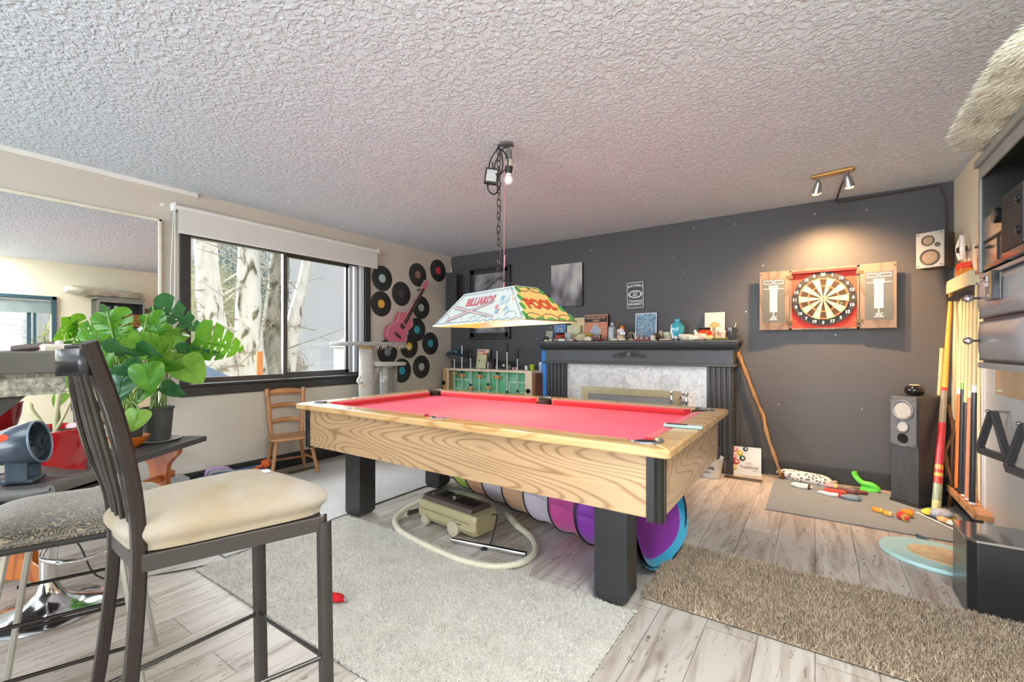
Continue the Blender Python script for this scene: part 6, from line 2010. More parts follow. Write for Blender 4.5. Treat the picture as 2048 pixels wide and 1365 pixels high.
MB().ball((0, 0, .02), (.055, .026, .02), 20, 12, jit=.3, seed=5).build('body', mat('red_fluff', '#c81020', .9, var=.15, scale=60, bump=1, bscale=150), t, smooth=80)
MB().tube([(.05, 0, .015), (.075, .0, .010)], [.012, .003], 8).build('tip', mat('toy_greytip', '#8a8688', .8), t, smooth=60)
# ------------------------------------------------------------------ right wall: cue rack, board, hutch, drawers
CRM = mat('cream_board', '#d8cfae', .5, var=.04)
t = thing('cue_rack', 'cream cue rack with dark clips on the right wall', 'cue rack', (.84, 4.25, 1.55))
MB().box(.81, 3.98, 1.56, XR, 4.58, 1.655).build('top_shelf', CRM, t, w=True, bevel=.003)
MB().box(.83, 3.99, 1.50, XR, 4.50, 1.56).build('clip_rail', mat('rack_dark', '#4a4238', .6), t, w=True)
for y in (4.03, 4.11, 4.20, 4.29, 4.38, 4.47):
    MB().box(.80, y - .008, 1.50, .835, y + .008, 1.53).build('clip', BLACKP, t, w=True)
LEDGE = wood('rack_ledge', '#c99466', '#a06c42', 'y', freq=8)
MB().box(.775, 3.72, .145, .865, 4.36, .175).box(.775, 3.72, .175, .785, 4.36, .19).build('bottom_ledge', LEDGE, t, w=True, bevel=.002)
PALEW = mat('cue_maple', '#d8c698', .35, var=.06, coat=.4)
cues = [
    (4.47, .02, 'dark brown butt pool cue at the corner end of the rack', '#5a3a2c', .60, '#d8d5d0', 1.52),
    (4.285, .18, 'pool cue with a bright orange butt standing in the rack', '#e2702a', .58, '#f0efe8', 1.50),
    (4.20, .18, 'pool cue with a green sleeve above a black butt', '#232427', .45, '#6fb83a', 1.515),
    (4.115, .18, 'pool cue with a plain black butt and cream ring', '#26272b', .62, '#e0d08a', 1.52),
    (4.03, .18, 'pool cue with a salmon pink butt in the rack', '#d08a68', .48, '#e0d4b8', 1.54),
    (3.935, .18, 'pool cue with black and white butt nearest the white board', '#1f2023', .62, '#f2f2f2', 1.56),
]
for k, (y, z0, lab, c, zr, cr, zt) in enumerate(cues):
    t = thing('pool_cue', lab, 'cue', (.82, y, z0), group='pool cues in the wall rack')
    dy = .05
    top = Vector((.845 if k else .85, y + dy, zt))
    bot = Vector((.815, y, z0))
    pt = lambda z: bot + (top - bot) * ((z - z0) / (zt - z0))
    zz = .62 + z0 + (.04 * (k % 3))
    MB().tube([pt(z0 + .012), pt(zz)], [.0155, .0125], 14).build('butt', mat('cue_butt_' + c[1:], c, .3, var=.06, coat=.5), t, w=True, smooth=50)
    MB().tube([pt(z0), pt(z0 + .014)], .0158, 14).build('bumper', WHITEP if k in (3, 5, 4) else BLACKP, t, w=True, smooth=50)
    MB().tube([pt(zz), pt(zz + .045)], .0128, 14).build('ring', mat('cue_ring_' + cr[1:], cr, .3, coat=.5), t, w=True, smooth=50)
    MB().tube([pt(zz + .045), pt(zt)], [.0122, .0075], 12).build('shaft', PALEW, t, w=True, smooth=50)
    MB().tube([pt(zt), pt(zt + .012)], .0075, 10).build('tip', mat('cue_tip', '#3a5a7a', .8), t, w=True)
t = thing('painted_stick', 'long painted stick with red, grey and yellow bands leaning before the cue rack', 'stick', (.70, 4.24, 0))
A, B_ = Vector((.70, 4.245, .012)), Vector((.845, 4.62, 1.62))
segs = [(0, .05, '#cfc98a'), (.05, .12, '#9aa68c'), (.12, .15, '#c0392f'), (.15, .165, '#d9b24a'), (.165, .18, '#c0392f'), (.18, .20, '#d39a4a'), (.20, .38, '#b8313a'), (.38, .52, '#8a8578'), (.52, .535, '#c0392f'), (.535, .56, '#d9a850'), (.56, 1.0, '#dba04a')]
for k, (a, c, h) in enumerate(segs):
    ra, rb = .027 - .017 * a, .027 - .017 * c
    MB().tube([A.lerp(B_, a), A.lerp(B_, c)], [ra, rb], 16).build('painted_band', mat('band_' + h[1:], h, .4, var=.12, scale=40, coat=.2), t, w=True, smooth=50)
t = thing('pale_pole', 'thin pale wooden pole leaning in the corner behind the painted stick', 'pole', (.80, 4.66, 0))
MB().tube([(.74, 4.60, .005), (.80, 4.66, 1.16)], .011, 10).build('pole', mat('pole_pale', '#d9bd8c', .5), t, w=True, smooth=50)
t = thing('twisted_branch', 'thin twisted dry branches standing in the corner by the tower speaker', 'branch', (.80, 4.45, 0))
MB().tube(smooth_path([(.80, 4.45, 0), (.81, 4.43, .2), (.78, 4.46, .38), (.82, 4.44, .55), (.80, 4.47, .75)], 5), .012, 7).tube(smooth_path([(.82, 4.50, 0), (.78, 4.49, .15), (.80, 4.47, .32), (.77, 4.47, .45)], 5), .009, 7).build('branch', mat('bark_brown', '#7a5638', .8, var=.3, scale=20, bump=.6), t, w=True, smooth=60)

t = thing('amber_box', 'amber orange box with a red one stacked on it, on top of the cue rack', 'box', (.845, 4.28, 1.656))
MB().box(-.03, -.07, 0, .03, .07, .045).build('amber_case', mat('amber', '#b9772a', .35, var=.2, scale=20), t, bevel=.004)
MB().box(-.028, -.05, .045, .028, .065, .09).build('red_case', mat('case_red', '#d4432c', .35), t, bevel=.006)
t = thing('white_cable_clip', 'white plastic hooks with a dark buckle hanging above the cue rack', 'clip', (.84, 4.30, 1.775))
MB().tube(smooth_path([(0, -.03, 0), (-.01, -.06, .06), (0, -.02, .12), (0, .01, .16)], 4), .014, 8).tube(smooth_path([(0, .04, 0), (-.01, .06, .08), (0, .03, .15)], 4), .012, 8).build('hook', WHITEP, t, smooth=60)
MB().box(-.02, -.05, .05, .02, .05, .085).build('buckle', BLACKP, t, bevel=.004)

WB = mat('white_board_panel', '#c9cac9', .35, var=.02)
t = thing('white_panel_board', 'pale grey board on the right wall with triangular ball racks hung on it', 'board', (XR, 3.1, .6))
MB().box(.862, 2.1, .09, XR - .001, 3.97, .895).box(.862, 3.73, .895, XR - .001, 3.97, 1.08).build('panel', WB, t, w=True, bevel=.002)
MB().box(.858, 3.93, .09, .867, 3.955, 1.08).box(.858, 3.885, .09, .865, 3.893, 1.08).build('edge_moulding', WHITE, t, w=True, bevel=.002)
MB().box(.866, 2.1, .895, XR - .002, 3.73, 1.08).build('beige_opening', mat('tan_inset', '#c7ab88', .6), t, w=True)
MB().box(.85, 3.60, .915, .868, 3.70, .925).build('small_ledge', mat('ledge_cream', '#d9cfb8', .5), t, w=True)


def tri_rack(y, z, lab, rz_=0):
    t = thing('ball_rack', lab, 'ball rack', (.815, y, z), rz=radians(12), group='triangular ball racks')
    P = [(0, .145), (-.145, -.14), (.145, -.14)]

    def inset(s, r=.0):
        out = []
        for i, (u, v) in enumerate(P):
            for w in (-1, 1):
                q = P[(i + w) % 3]
                d = sqrt((q[0] - u) ** 2 + (q[1] - v) ** 2)
                out.append((s * (u + (q[0] - u) / d * r), s * (v + (q[1] - v) / d * r)))
        return out
    O, I = inset(1, .035), inset(.74, .012)
    b = MB()
    n = 6
    for x in (-.034, .0):
        for (u, v) in O: b.v.append(Vector((x, u, v)))
        for (u, v) in I: b.v.append(Vector((x, u, v)))
    for k in range(n):
        k2 = (k + 1) % n
        b.f += [[k, k2, n + k2, n + k], [2 * n + k, 3 * n + k, 3 * n + k2, 2 * n + k2], [k, 2 * n + k, 2 * n + k2, k2], [n + k, n + k2, 3 * n + k2, 3 * n + k]]
        b.mi += [0] * 4
    b.build('triangle', mat('rack_black', '#454547', .4, var=.06), t, bevel=.004)
    MB().cyl((.08, -.02, .112), (-.04, 0, .112), .006, n=8).ball((-.04, 0, .112), .01, 8, 6).build('hook', STEEL, t, smooth=50)


tri_rack(3.47, .705, 'black triangular ball rack hanging nearest the cues')
tri_rack(3.02, .70, 'black triangular ball rack cut by the right edge of the photo')

HG = mat('hutch_dark', '#33352f', .35, var=.05)
t = thing('open_hutch', 'dark wall cabinet with an open front high on the right wall', 'cabinet', (.73, 2.37, 1.48))
b = MB()
b.box(.575, 2.63, 1.475, XR - .001, 2.65, 1.92).box(.575, 2.08, 1.475, XR - .001, 2.10, 1.92).box(XR - .02, 2.08, 1.475, XR - .001, 2.65, 1.92).box(.575, 2.08, 1.90, XR - .001, 2.65, 1.92)
b.build('carcass', HG, t, w=True, bevel=.002)
MB().box(.555, 2.07, 1.915, XR - .001, 2.66, 1.945).box(.568, 2.08, 1.865, .578, 2.65, 1.915).build('top_trim', mat('trim_greenish', '#90928a', .5), t, w=True, bevel=.003)
MB().box(.568, 2.635, 1.475, .578, 2.655, 1.865).box(.568, 2.075, 1.475, .578, 2.11, 1.865).build('front_stile', mat('stile_grey', '#8f8f88', .5), t, w=True, bevel=.002)
MB().box(.64, 2.10, 1.70, XR - .02, 2.40, 1.715).build('inner_shelf', HG, t, w=True)
for k, (y, c, h) in enumerate(((2.16, '#b9c0c8', .13), (2.24, '#8a97a3', .10), (2.33, '#c8ccd0', .11))):
    tt = thing('drinks_tin', ('tall pale tin on the shelf inside the hutch, seen in the mirror', 'short grey blue tin inside the hutch, seen in the mirror', 'white tin inside the hutch, seen in the mirror')[k], 'tin', (.70, y, 1.7155))
    MB().lathe([(.0, 0), (.03, 0), (.03, h), (.0, h)], None, 18).build('tin', mat('tin_' + c[1:], c, .3, metal=.3, var=.2, scale=40), tt, smooth=40)

DR = mat('drawer_grey_gloss', '#b0b0b2', .22, metal=.25, var=.03)
DRD = mat('drawer_dark', '#4a4a4c', .35)
t = thing('drawer_unit', 'grey glossy two drawer wall unit with round knobs under the hutch', 'drawer unit', (.72, 2.42, 1.085))
MB().box(.595, 2.1, 1.085, XR - .001, 2.715, 1.472).build('body', DRD, t, w=True, bevel=.004)
MB().box(.58, 2.1, 1.075, XR - .001, 2.72, 1.10).build('bottom_rim', DR, t, w=True, bevel=.004)
MB().box(.582, 2.1, 1.455, XR - .001, 2.72, 1.474).build('top_rim', DR, t, w=True, bevel=.004)
for z0, z1 in ((1.285, 1.448), (1.108, 1.272)):
    b = MB()
    y0, y1 = 2.12, 2.725
    b.grid(12, 10, lambda u, v: (.588 - .022 * (1 - abs(2 * u - 1) ** 6) * (1 - abs(2 * v - 1) ** 4), y0 + (y1 - y0) * u, z0 + (z1 - z0) * v))
    d = b.build('drawer', DR, t, w=True, smooth=80, solid=.004)
    zc2 = (z0 + z1) / 2 + .0
    MB().cyl((.568, 2.62, zc2), (.535, 2.62, zc2), .0045, n=10).build('knob_stem', BLACKP, d, w=True)
    MB().ball((.530, 2.62, zc2), .016, 14, 10).build('knob', CHROME, d, w=True, smooth=60)
t = thing('cassette_badge', 'black and white clip-on gadget stuck on the upper drawer front', 'gadget', (.556, 2.42, 1.385))
MB().box(-.012, -.075, -.045, .006, .035, .055).build('case', mat('gadget_grey', '#7d7d7f', .4), t, bevel=.003)
MB().box(-.022, -.085, -.045, -.001, -.055, .06).build('black_edge', BLACKG, t, bevel=.002)
MB().box(-.0135, .0, .01, -.012, .045, .025).box(-.0135, .005, .03, -.012, .022, .05).box(-.0135, -.03, -.03, -.012, .005, -.022).build('white_marks', WHITEP, t)
WN = wood('receiver_wood', '#b5804a', '#8f5f34', 'y', freq=6, rough=.2, coat=.7)
t = thing('stereo_receiver', 'wood fronted vintage stereo receiver on top of the drawer unit', 'stereo', (.70, 2.54, 1.475))
MB().box(.585, 2.335, 1.495, .80, 2.76, 1.70).build('cabinet', WN, t, w=True, bevel=.004)
MB().box(.578, 2.34, 1.595, .586, 2.755, 1.602).box(.578, 2.46, 1.50, .586, 2.466, 1.60).build('groove', BLACKP, t, w=True)
MB().box(.575, 2.36, 1.478, .79, 2.74, 1.497).build('feet_plate', BLACKG, t, w=True, bevel=.002)
MB().cyl((.585, 2.37, 1.65), (.545, 2.37, 1.65), .028, n=20).build('volume_knob', BLACKG, t, w=True, smooth=40, bevel=.003)
b = MB()
for y in (2.68, 2.66, 2.64, 2.58, 2.565, 2.55):
    b.box(.576, y, 1.565, .585, y + .012, 1.572)
b.build('button_row', BLACKP, t, w=True)
t = thing('black_speaker_box', 'black boxed satellite speaker beside the stereo receiver at the photo edge', 'speaker', (.66, 2.20, 1.475))
MB().box(.555, 2.12, 1.50, .80, 2.325, 1.705).build('cabinet', BLACKP, t, w=True, bevel=.008)
for z in (1.55, 1.655):
    MB().lathe([(.0, 0), (.016, 0), (.016, .004), (.009, .005), (.008, .002), (.0, .002)], Matrix.Rotation(-pi / 2, 4, 'Y'), 18, (.5545, 2.155, z)).build('screw_ring', BLACKG, t, w=True, smooth=40)
MB().box(.56, 2.13, 1.476, .78, 2.32, 1.50).build('foot', BLACKG, t, w=True)
t = thing('white_cloth', 'crumpled white cloth lying on top of the stereo receiver', 'cloth', (.66, 2.40, 1.70))
MB().ball((0, .02, .012), (.045, .06, .016), 16, 8, jit=.4, seed=3).ball((.0, -.05, .02), (.03, .05, .014), 12, 7, jit=.4, seed=5).build('cloth', mat('cloth_white', '#e6e2dc', .9, var=.05), t, smooth=80)

t = thing('fur_cat_perch', 'fluffy cream fur covered cat perch on top of the hutch', 'cat perch', (.65, 2.3, 1.95))
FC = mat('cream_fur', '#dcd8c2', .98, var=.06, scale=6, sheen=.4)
FC2 = mat('cream_fur_shadow', '#c9bfae', .98, var=.08)  # darker cream for a random share of the tufts
MB().box(.60, 2.0, 1.946, XR - .01, 2.62, 1.962).build('support_board', mat('perch_board', '#8a7f6c', .7), t, w=True)
b = MB()


def pf(u, v):
    a = 2 * pi * v
    y = 1.72 + .93 * u
    e = (1 - abs(2 * u - 1) ** 6) ** .5 if 0 < u < 1 else 0
    r = .020 + .045 * (1 - .35 * u) * max(e, .05)
    cx_ = .66
    wv_ = .010 * mnoise.noise(Vector((u * 9, v * 7, 1)))
    return (cx_ + (.205 * max(e, .05) + wv_) * (abs(cos(a)) ** .7) * (1 if cos(a) > 0 else -1), y, 2.01 + (r + wv_) * (abs(sin(a)) ** .8) * (1 if sin(a) > 0 else -1) + .02 * (1 - u))


b.grid(40, 28, pf)
b.build('fur_pad', FC, t, w=True, smooth=80)
# fur tufts on the pad
rnd = random.Random(12)
V, Fc, MI = [], [], []
for i in range(16000):
    u, v = rnd.uniform(.02, .98), rnd.random()
    p = Vector(pf(u, v))
    c = Vector((.66, p.y, 2.01))
    n = (p - c).normalized()
    q = n * rnd.uniform(.008, .018) + Vector((rnd.gauss(0, .006), rnd.gauss(0, .008), -.006))
    s = Vector((rnd.gauss(0, 1), rnd.gauss(0, 1), rnd.gauss(0, 1))).cross(n).normalized() * .0022
    k = len(V)
    V += [p - s, p + s, p + q]
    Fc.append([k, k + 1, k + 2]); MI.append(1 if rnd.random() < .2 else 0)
Mi = PM[t.name].inverted()
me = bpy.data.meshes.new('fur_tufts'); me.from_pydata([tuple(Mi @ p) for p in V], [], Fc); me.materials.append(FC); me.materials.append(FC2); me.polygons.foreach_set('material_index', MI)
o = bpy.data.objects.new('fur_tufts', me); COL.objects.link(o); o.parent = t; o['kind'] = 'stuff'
t = thing('wall_poster', 'small dark poster with coloured print on the right wall, seen in the mirror', 'poster', (XR, 2.85, 1.67))
MB().box(-.006, -.10, -.15, 0, .10, .15).build('sheet', art('art_poster', ['#3a2420', '#7a3a30', '#b9a890', '#3f6a3a'], 22), t)

t = thing('floor_cabinet', 'low black glossy floor cabinet at the right edge of the photo', 'cabinet', (.75, 2.83, 0))
CABM = mat('cabinet_black', '#242526', .3, var=.05, coat=.3)
b = MB()
b.prism([(.548, 2.73), (.575, 2.70), (XR - .02, 2.70), (XR - .02, 2.965), (.548, 2.965)], .004, .325, lambda u, v, w: (u, v, w))
b.build('body', CABM, t, w=True, bevel=.004)
b = MB()
b.prism([(.543, 2.728), (.572, 2.695), (XR - .018, 2.695), (XR - .018, 2.97), (.543, 2.97)], .325, .337, lambda u, v, w: (u, v, w))
b.build('glossy_top', mat('mirror_black_top', '#b0b1b3', .08, metal=.9, var=.02), t, w=True, bevel=.002)
for k, (y, c, h, lab) in enumerate(((3.02, '#b08a58', .10, 'tan picture book first in the row behind the black floor cabinet'), (3.045, '#5a8a4a', .12, 'green picture book behind the black floor cabinet'), (3.07, '#e0dccb', .11, 'cream picture book behind the black floor cabinet'), (3.095, '#c0703a', .13, 'orange brown picture book behind the black floor cabinet'))):
    t = thing('picture_book', lab, 'book', (.70, y, 0), group='picture books behind the floor cabinet')
    MB().box(-.07, -.01, 0, .07, .01, h * 2).build('cover', mat('book_' + c[1:], c, .5), t, bevel=.002)
    MB().box(-.066, -.007, .003, .072, .007, h * 2 - .004).build('pages', mat('book_pages', '#d9c7a0'), t)
pile_ = [(.70, 4.10, .05, '#a9aebc', .042, 'soft grey lilac plush toy in the heap at the foot of the cues'), (.645, 4.15, .03, '#d9d24a', .028, 'yellow and black striped toy in the heap at the foot of the cues'), (.66, 4.19, .03, '#3f9fa8', .026, 'turquoise ball toy behind the striped one'), (.70, 4.02, .02, '#e0b07c', .026, 'apricot coloured toy at the front of the heap'), (.735, 3.99, .02, '#efe8dc', .022, 'small white toy at the front right of the heap'), (.755, 4.12, .05, '#e3c23a', .02, 'yellow pencil like toy on the right of the heap')]
for k, (x, y, z, c, r, lab) in enumerate(pile_):
    o = MB().ball((0, 0, 0), (r * 1.5, r, r * .85), 16, 10, jit=.35, seed=60 + k).build('toy', mat('heap_' + c[1:], c, .7, var=.25, scale=50), smooth=80)
    o.location = (x, y, r * .85 + .008); o.rotation_euler = (0, 0, k * .8)
    PM[o.name] = Matrix.Translation(o.location)
    tag(o, lab, 'toy')
t = thing('toy_wand', 'thin white cat wand lying before the toy heap', 'toy', (.66, 4.02, .014), rz=radians(-62))
MB().tube([(-.16, 0, 0), (.14, 0, .0)], .005, 7).tube([(.14, 0, 0), (.17, .0, .0)], .009, 7).build('wand', WHITEP, t, smooth=50)

# pale turquoise board with a sandy middle
t = thing('cat_scratch_board', 'pale turquoise oval board with a sandy centre on the floor by the black cabinet', 'scratcher', (.60, 3.33, .0), rz=radians(-22))
AQ = mat('aqua_board', '#a9d3d6', .5, var=.12, scale=5, c2='#bfe2dd')
SAND = mat('sand_carpet', '#d9bf97', .95, var=.12, scale=25, bump=.6)
el = lambda a, c, s=1: [(a * s * cos(k * pi / 24), c * s * (sin(k * pi / 24)) * (1 - .15 * cos(k * pi / 24))) for k in range(48)]
MB().prism(el(.30, .215), .0, .022, lambda u, v, w: (u, v, w)).build('board', AQ, t, bevel=.006)
MB().prism([(u + .05, v) for u, v in el(.225, .125)], .022, .027, lambda u, v, w: (u, v, w)).build('sandy_pad', SAND, t, bevel=.002)
MB().prism([(-.12, .205), (-.16, .25), (-.19, .28), (-.21, .285), (-.19, .24), (-.18, .18)], .006, .018, lambda u, v, w: (u, v, w)).build('fin', mat('fin_navy', '#3f5a78', .5), t)
MB().box(.0, .17, .022, .06, .20, .0265).build('label_strip', mat('board_label', '#cbb9a8', .6), t)
# ------------------------------------------------------------------ left foreground
MTL = mat('gunmetal', '#4d4a49', .28, metal=.7, var=.06, scale=20)
MTLD = mat('bronze_metal', '#3a3433', .2, metal=.7, var=.1, scale=12)
LIN = mat('seat_linen', '#a0968a', .9, var=.1, scale=9, c2='#958467', bump=.3, bscale=420, sheen=.15)


def flat_tube(b, pts, w, dpt):
    """rounded rectangular section swept along pts; w across (left-right), dpt front-back"""
    P = [Vector(p) for p in pts]
    sec = [(-.5, -.28), (-.34, -.5), (.34, -.5), (.5, -.28), (.5, .28), (.34, .5), (-.34, .5), (-.5, .28)]
    base = len(b.v)
    n = len(sec)
    for i, p in enumerate(P):
        t_ = (P[min(i + 1, len(P) - 1)] - P[max(i - 1, 0)]).normalized()
        a = Vector((1, 0, 0))
        a = (a - t_ * a.dot(t_)).normalized()
        c = t_.cross(a)
        for u, v in sec:
            b.v.append(p + a * u * w + c * v * dpt)
    for i in range(len(P) - 1):
        for k in range(n):
            k2 = (k + 1) % n
            b.f.append([base + i * n + k, base + i * n + k2, base + (i + 1) * n + k2, base + (i + 1) * n + k]); b.mi.append(b.m)
    b.f.append([base + k for k in range(n)][::-1]); b.f.append([base + (len(P) - 1) * n + k for k in range(n)]); b.mi += [b.m, b.m]
    return b


def cushion_mesh(corners, z0, z1, bulge=.05, n=22, over=.012):
    """corners: 4 xy in order; a domed pad between z0 and z1"""
    A, B_, C, D_ = [Vector((*c, 0)) for c in corners]
    cen = (A + B_ + C + D_) / 4
    b = MB()
    def F(u, v):
        # superellipse remap of a disc onto the quad
        a = 2 * pi * v
        r = min(u * 2, 1)
        e = .38
        x = (abs(cos(a)) ** e) * (1 if cos(a) >= 0 else -1)
        y = (abs(sin(a)) ** e) * (1 if sin(a) >= 0 else -1)
        if u <= .5:
            rr = r; zz = z1 - (z1 - z0) * .42 * rr ** 3.2
        else:
            q = (u - .5) * 2
            rr = 1 + .05 * sin(pi * min(q * 1.25, 1)) - .04 * q
            zz = z0 + (z1 - z0) * .58 * (1 - q) ** .9
        x, y = (x * rr + 1) / 2, (y * rr + 1) / 2
        p = A * (1 - x) * (1 - y) + B_ * x * (1 - y) + C * x * y + D_ * (1 - x) * y
        return (p.x, p.y, zz)
    b.grid(24, 64, F)
    return b


FRc, FLc, BRc, BLc = (-1.117, .725), (-1.474, .725), (-1.24, .357), (-1.46, .37)
t = thing('bar_chair', 'tall metal bar chair with slatted back and beige fabric seat in the foreground', 'bar chair', (-1.30, .54, 0))
for (x, y), dx in ((FLc, 0), (FRc, .0)):
    flat_tube(MB(), [(x, y, .685), (x + dx, y + .012, 0)], .026, .034).build('front_leg', MTL, t, w=True, smooth=30)
RT = (-1.200, .262, 1.172)
LTp = (-1.392, .278, 1.165)
rp = smooth_path([(-1.235, .27, 0), (-1.238, .325, .3), (-1.24, .352, .6), (-1.24, .350, .80), (-1.225, .315, 1.0), RT], 6)
lp = smooth_path([(-1.49, .28, 0), (-1.475, .335, .3), (-1.462, .365, .6), (-1.458, .362, .78), (-1.436, .325, .90), (-1.430, .305, .985), (-1.416, .290, 1.07), LTp], 6)
flat_tube(MB(), rp, .024, .027).build('back_post', MTLD, t, w=True, smooth=30)
flat_tube(MB(), lp, .020, .025).build('back_post', MTLD, t, w=True, smooth=30)
for a, c, nm in ((BRc, FRc, 'side_rail'), (BLc, FLc, 'side_rail'), (FLc, FRc, 'front_rail'), (BLc, BRc, 'back_rail')):
    MB().bar((*a, .682), (*c, .682), .022, .040).build(nm, MTL, t, w=True, bevel=.003)
for a, c, z in ((FLc, FRc, .312), (FRc, (-1.238, .33), .312), (FLc, (-1.475, .34), .312), ((-1.475, .34), (-1.238, .33), .312)):
    MB().cyl((*a, z), (*c, z), .0062, n=10).build('footrest_bar', MTL, t, w=True, smooth=50)
# top rail and lower back rail, curved
b = MB()
LTv, RTv = Vector(LTp), Vector(RT)
b.grid(12, 1, lambda u, v: LTv.lerp(RTv, u) + Vector((.0, -.03 * sin(pi * u), -.012 - .055 * v)))
b.build('top_rail', mat('top_rail_dark', '#333135', .25, metal=.5), t, w=True, smooth=60, solid=.014)
MB().bar((-1.455, .366, .765), (-1.24, .352, .765), .016, .028).build('lower_back_rail', MTL, t, w=True, bevel=.003)
for k in range(5):
    f = (k + 1) / 6
    def atz(P, z):
        for i in range(len(P) - 1):
            if P[i].z <= z <= P[i + 1].z:
                return P[i].lerp(P[i + 1], (z - P[i].z) / max(1e-6, P[i + 1].z - P[i].z))
        return P[-1]
    pts_ = [atz(lp, z).lerp(atz(rp, z), f) + Vector((0, -.012 * sin(pi * f), 0)) for z in (.77, .82, .88, .94, 1.0, 1.05, 1.10)]
    flat_tube(MB(), pts_, .008, .010).build('back_slat', MTL, t, w=True, smooth=40)
cushion_mesh([(-1.475, .345), (-1.225, .335), (-1.095, .755), (-1.49, .755)], .706, .806).build('seat_cushion', LIN, t, w=True, smooth=80)
MB().box(-1.33, .665, .800, -1.31, .68, .805).build('care_tag', WHITEP, t, w=True)

PAT = bpy.data.materials.new('patterned_brocade'); PAT.use_nodes = True
N_, L_, b_ = nodes_of(PAT)
tcn = N_.new('ShaderNodeTexCoord'); nz = N_.new('ShaderNodeTexNoise'); nz.inputs['Scale'].default_value = 16
L_.new(tcn.outputs['Object'], nz.inputs['Vector'])
va = N_.new('ShaderNodeVectorMath'); va.operation = 'MULTIPLY_ADD'; va.inputs[1].default_value = (.12, .12, .12); L_.new(nz.outputs['Color'], va.inputs[0]); L_.new(tcn.outputs['Object'], va.inputs[2])
vo = N_.new('ShaderNodeTexVoronoi'); vo.inputs['Scale'].default_value = 34; L_.new(va.outputs[0], vo.inputs['Vector'])
v_ = mathn(N_, L_, 'MULTIPLY', vo.outputs['Distance'], 3.2); v_ = mathn(N_, L_, 'FRACT', v_)
rr = ramp(N_, [(.0, rgb('#2c2926')), (.55, rgb('#34302c')), (.64, rgb('#8f8064')), (.85, rgb('#8f8064')), (.93, rgb('#2c2926'))]); L_.new(v_, rr.inputs[0]); L_.new(rr.outputs[0], b_.inputs['Base Color']); b_.inputs['Roughness'].default_value = .55; b_.inputs['Sheen Weight'].default_value = .6
t = thing('bar_stool', 'bar stool with dark swirl patterned cushion and silver legs beside the bar chair', 'bar stool', (-2.03, .41, 0), rz=radians(-21))
cushion_mesh([(-.22, -.21), (.23, -.21), (.23, .21), (-.22, .21)], .60, .662).build('seat_cushion', PAT, t, smooth=80)
MB().box(-.20, -.19, .575, .21, .19, .602).build('seat_base', BLACKP, t, bevel=.01)
for sx in (-1, 1):
    for sy in (-1, 1):
        flat_tube(MB(), [(sx * .13, sy * .12, .58), (sx * .18, sy * .20, 0)], .024, .016).build('leg', mat('silver_leg', '#b9b8b2', .3, metal=.6), t, smooth=30)
for sx in (-1, 1):
    for z, q in ((.35, .150), (.20, .163)):
        MB().cyl((sx * q, -.165, z), (sx * q, .165, z), .006, n=8).build('side_stretcher', MTLD, t, smooth=50)

LEATH = mat('grey_leather', '#5b5a57', .4, var=.08, scale=10, bump=.25, bscale=90)
t = thing('swivel_stool', 'chrome swivel stool with grey padded leather seat on the left', 'swivel stool', (-2.79, .48, 0), rz=radians(34))
MB().lathe([(.0, .0), (.205, .0), (.208, .008), (.19, .02), (.13, .034), (.07, .060), (.042, .10), (.032, .14), (.0, .14)], None, 48).build('base', CHROME, t, smooth=60)
MB().lathe([(.030, .12), (.030, .34), (.022, .345), (.022, .53), (.0, .53)], None, 24).build('gas_lift_column', CHROME, t, smooth=40)
MB().tube(smooth_path([(.02, .02, .30), (.10, .12, .285), (.22, .10, .27), (.27, 0, .27), (.22, -.10, .27), (.10, -.12, .285), (.02, -.02, .30)], 5), .009, 8).build('foot_loop', CHROME, t, smooth=60)
for k in range(3):
    y0, y1 = -.17 + k * .1133, -.0567 + k * .1133
    b = MB()
    def F(u, v, y0=y0, y1=y1):
        a = 2 * pi * v
        x = -.21 + .39 * u
        sag = .028 * (abs(2 * u - 1) ** 2) - .0 + (.02 if abs(2 * u - 1) > .9 else 0) * 0
        return (x, (y0 + y1) / 2 + (y1 - y0) / 2 * (abs(cos(a)) ** .5) * (1 if cos(a) > 0 else -1) * 1.0, .562 + sag + .024 * (abs(sin(a)) ** .7) * (1 if sin(a) > 0 else -1) * (1 - .6 * abs(2 * u - 1) ** 8))
    b.grid(20, 24, F)
    b.build('seat_pad', LEATH, t, smooth=70)
MB().tube([(.18, y, .588) for y in (-.165, -.1, .0, .1, .165)], .02, 10).build('seat_edge_roll', LEATH, t, smooth=60)
MB().tube([(-.215, y, .588) for y in (-.165, 0, .165)], .02, 10).build('seat_edge_roll', LEATH, t, smooth=60)
MB().box(-.15, -.13, .528, .14, .13, .542).build('seat_plate', BLACKP, t)

# bar height table in the left foreground
t = thing('bar_table', 'bar height dark table reaching in from the left edge of the photo', 'bar table', (-2.2, -.2, 0))
BT = mat('table_dark', '#4b4b48', .3, var=.06, coat=.2)
MB().box(-2.55, -1.2, 1.089, -1.777, .365, 1.151).build('table_top', BT, t, w=True, bevel=.004)
GRAN = mat('speckled_apron', '#4b4b48', .5, var=.5, scale=60, c2='#9a988c', bump=.8, bscale=70)
GRAN.node_tree.nodes['Color Ramp'].color_ramp.elements[0].position = .38
MB().box(-2.50, -1.15, 1.028, -1.80, .345, 1.089).build('apron', mat('speckled_apron', '#4b4b48'), t, w=True)
MB().prism([(-.9, 1.028), (.27, 1.028), (-.35, .36), (-.9, .36)], -1.87, -1.815, lambda u, v, w: (w, u, v)).build('support_bracket', BLACKP, t, w=True)
MB().box(-2.25, -1.0, 0, -2.0, -.75, 1.0).build('pedestal', BLACKP, t, w=True, bevel=.01)
t = thing('travel_mug', 'dark handled tool with a white end lying on the bar table', 'utensil', (-1.90, .30, 1.163), rot=(0, radians(-8), radians(55)))
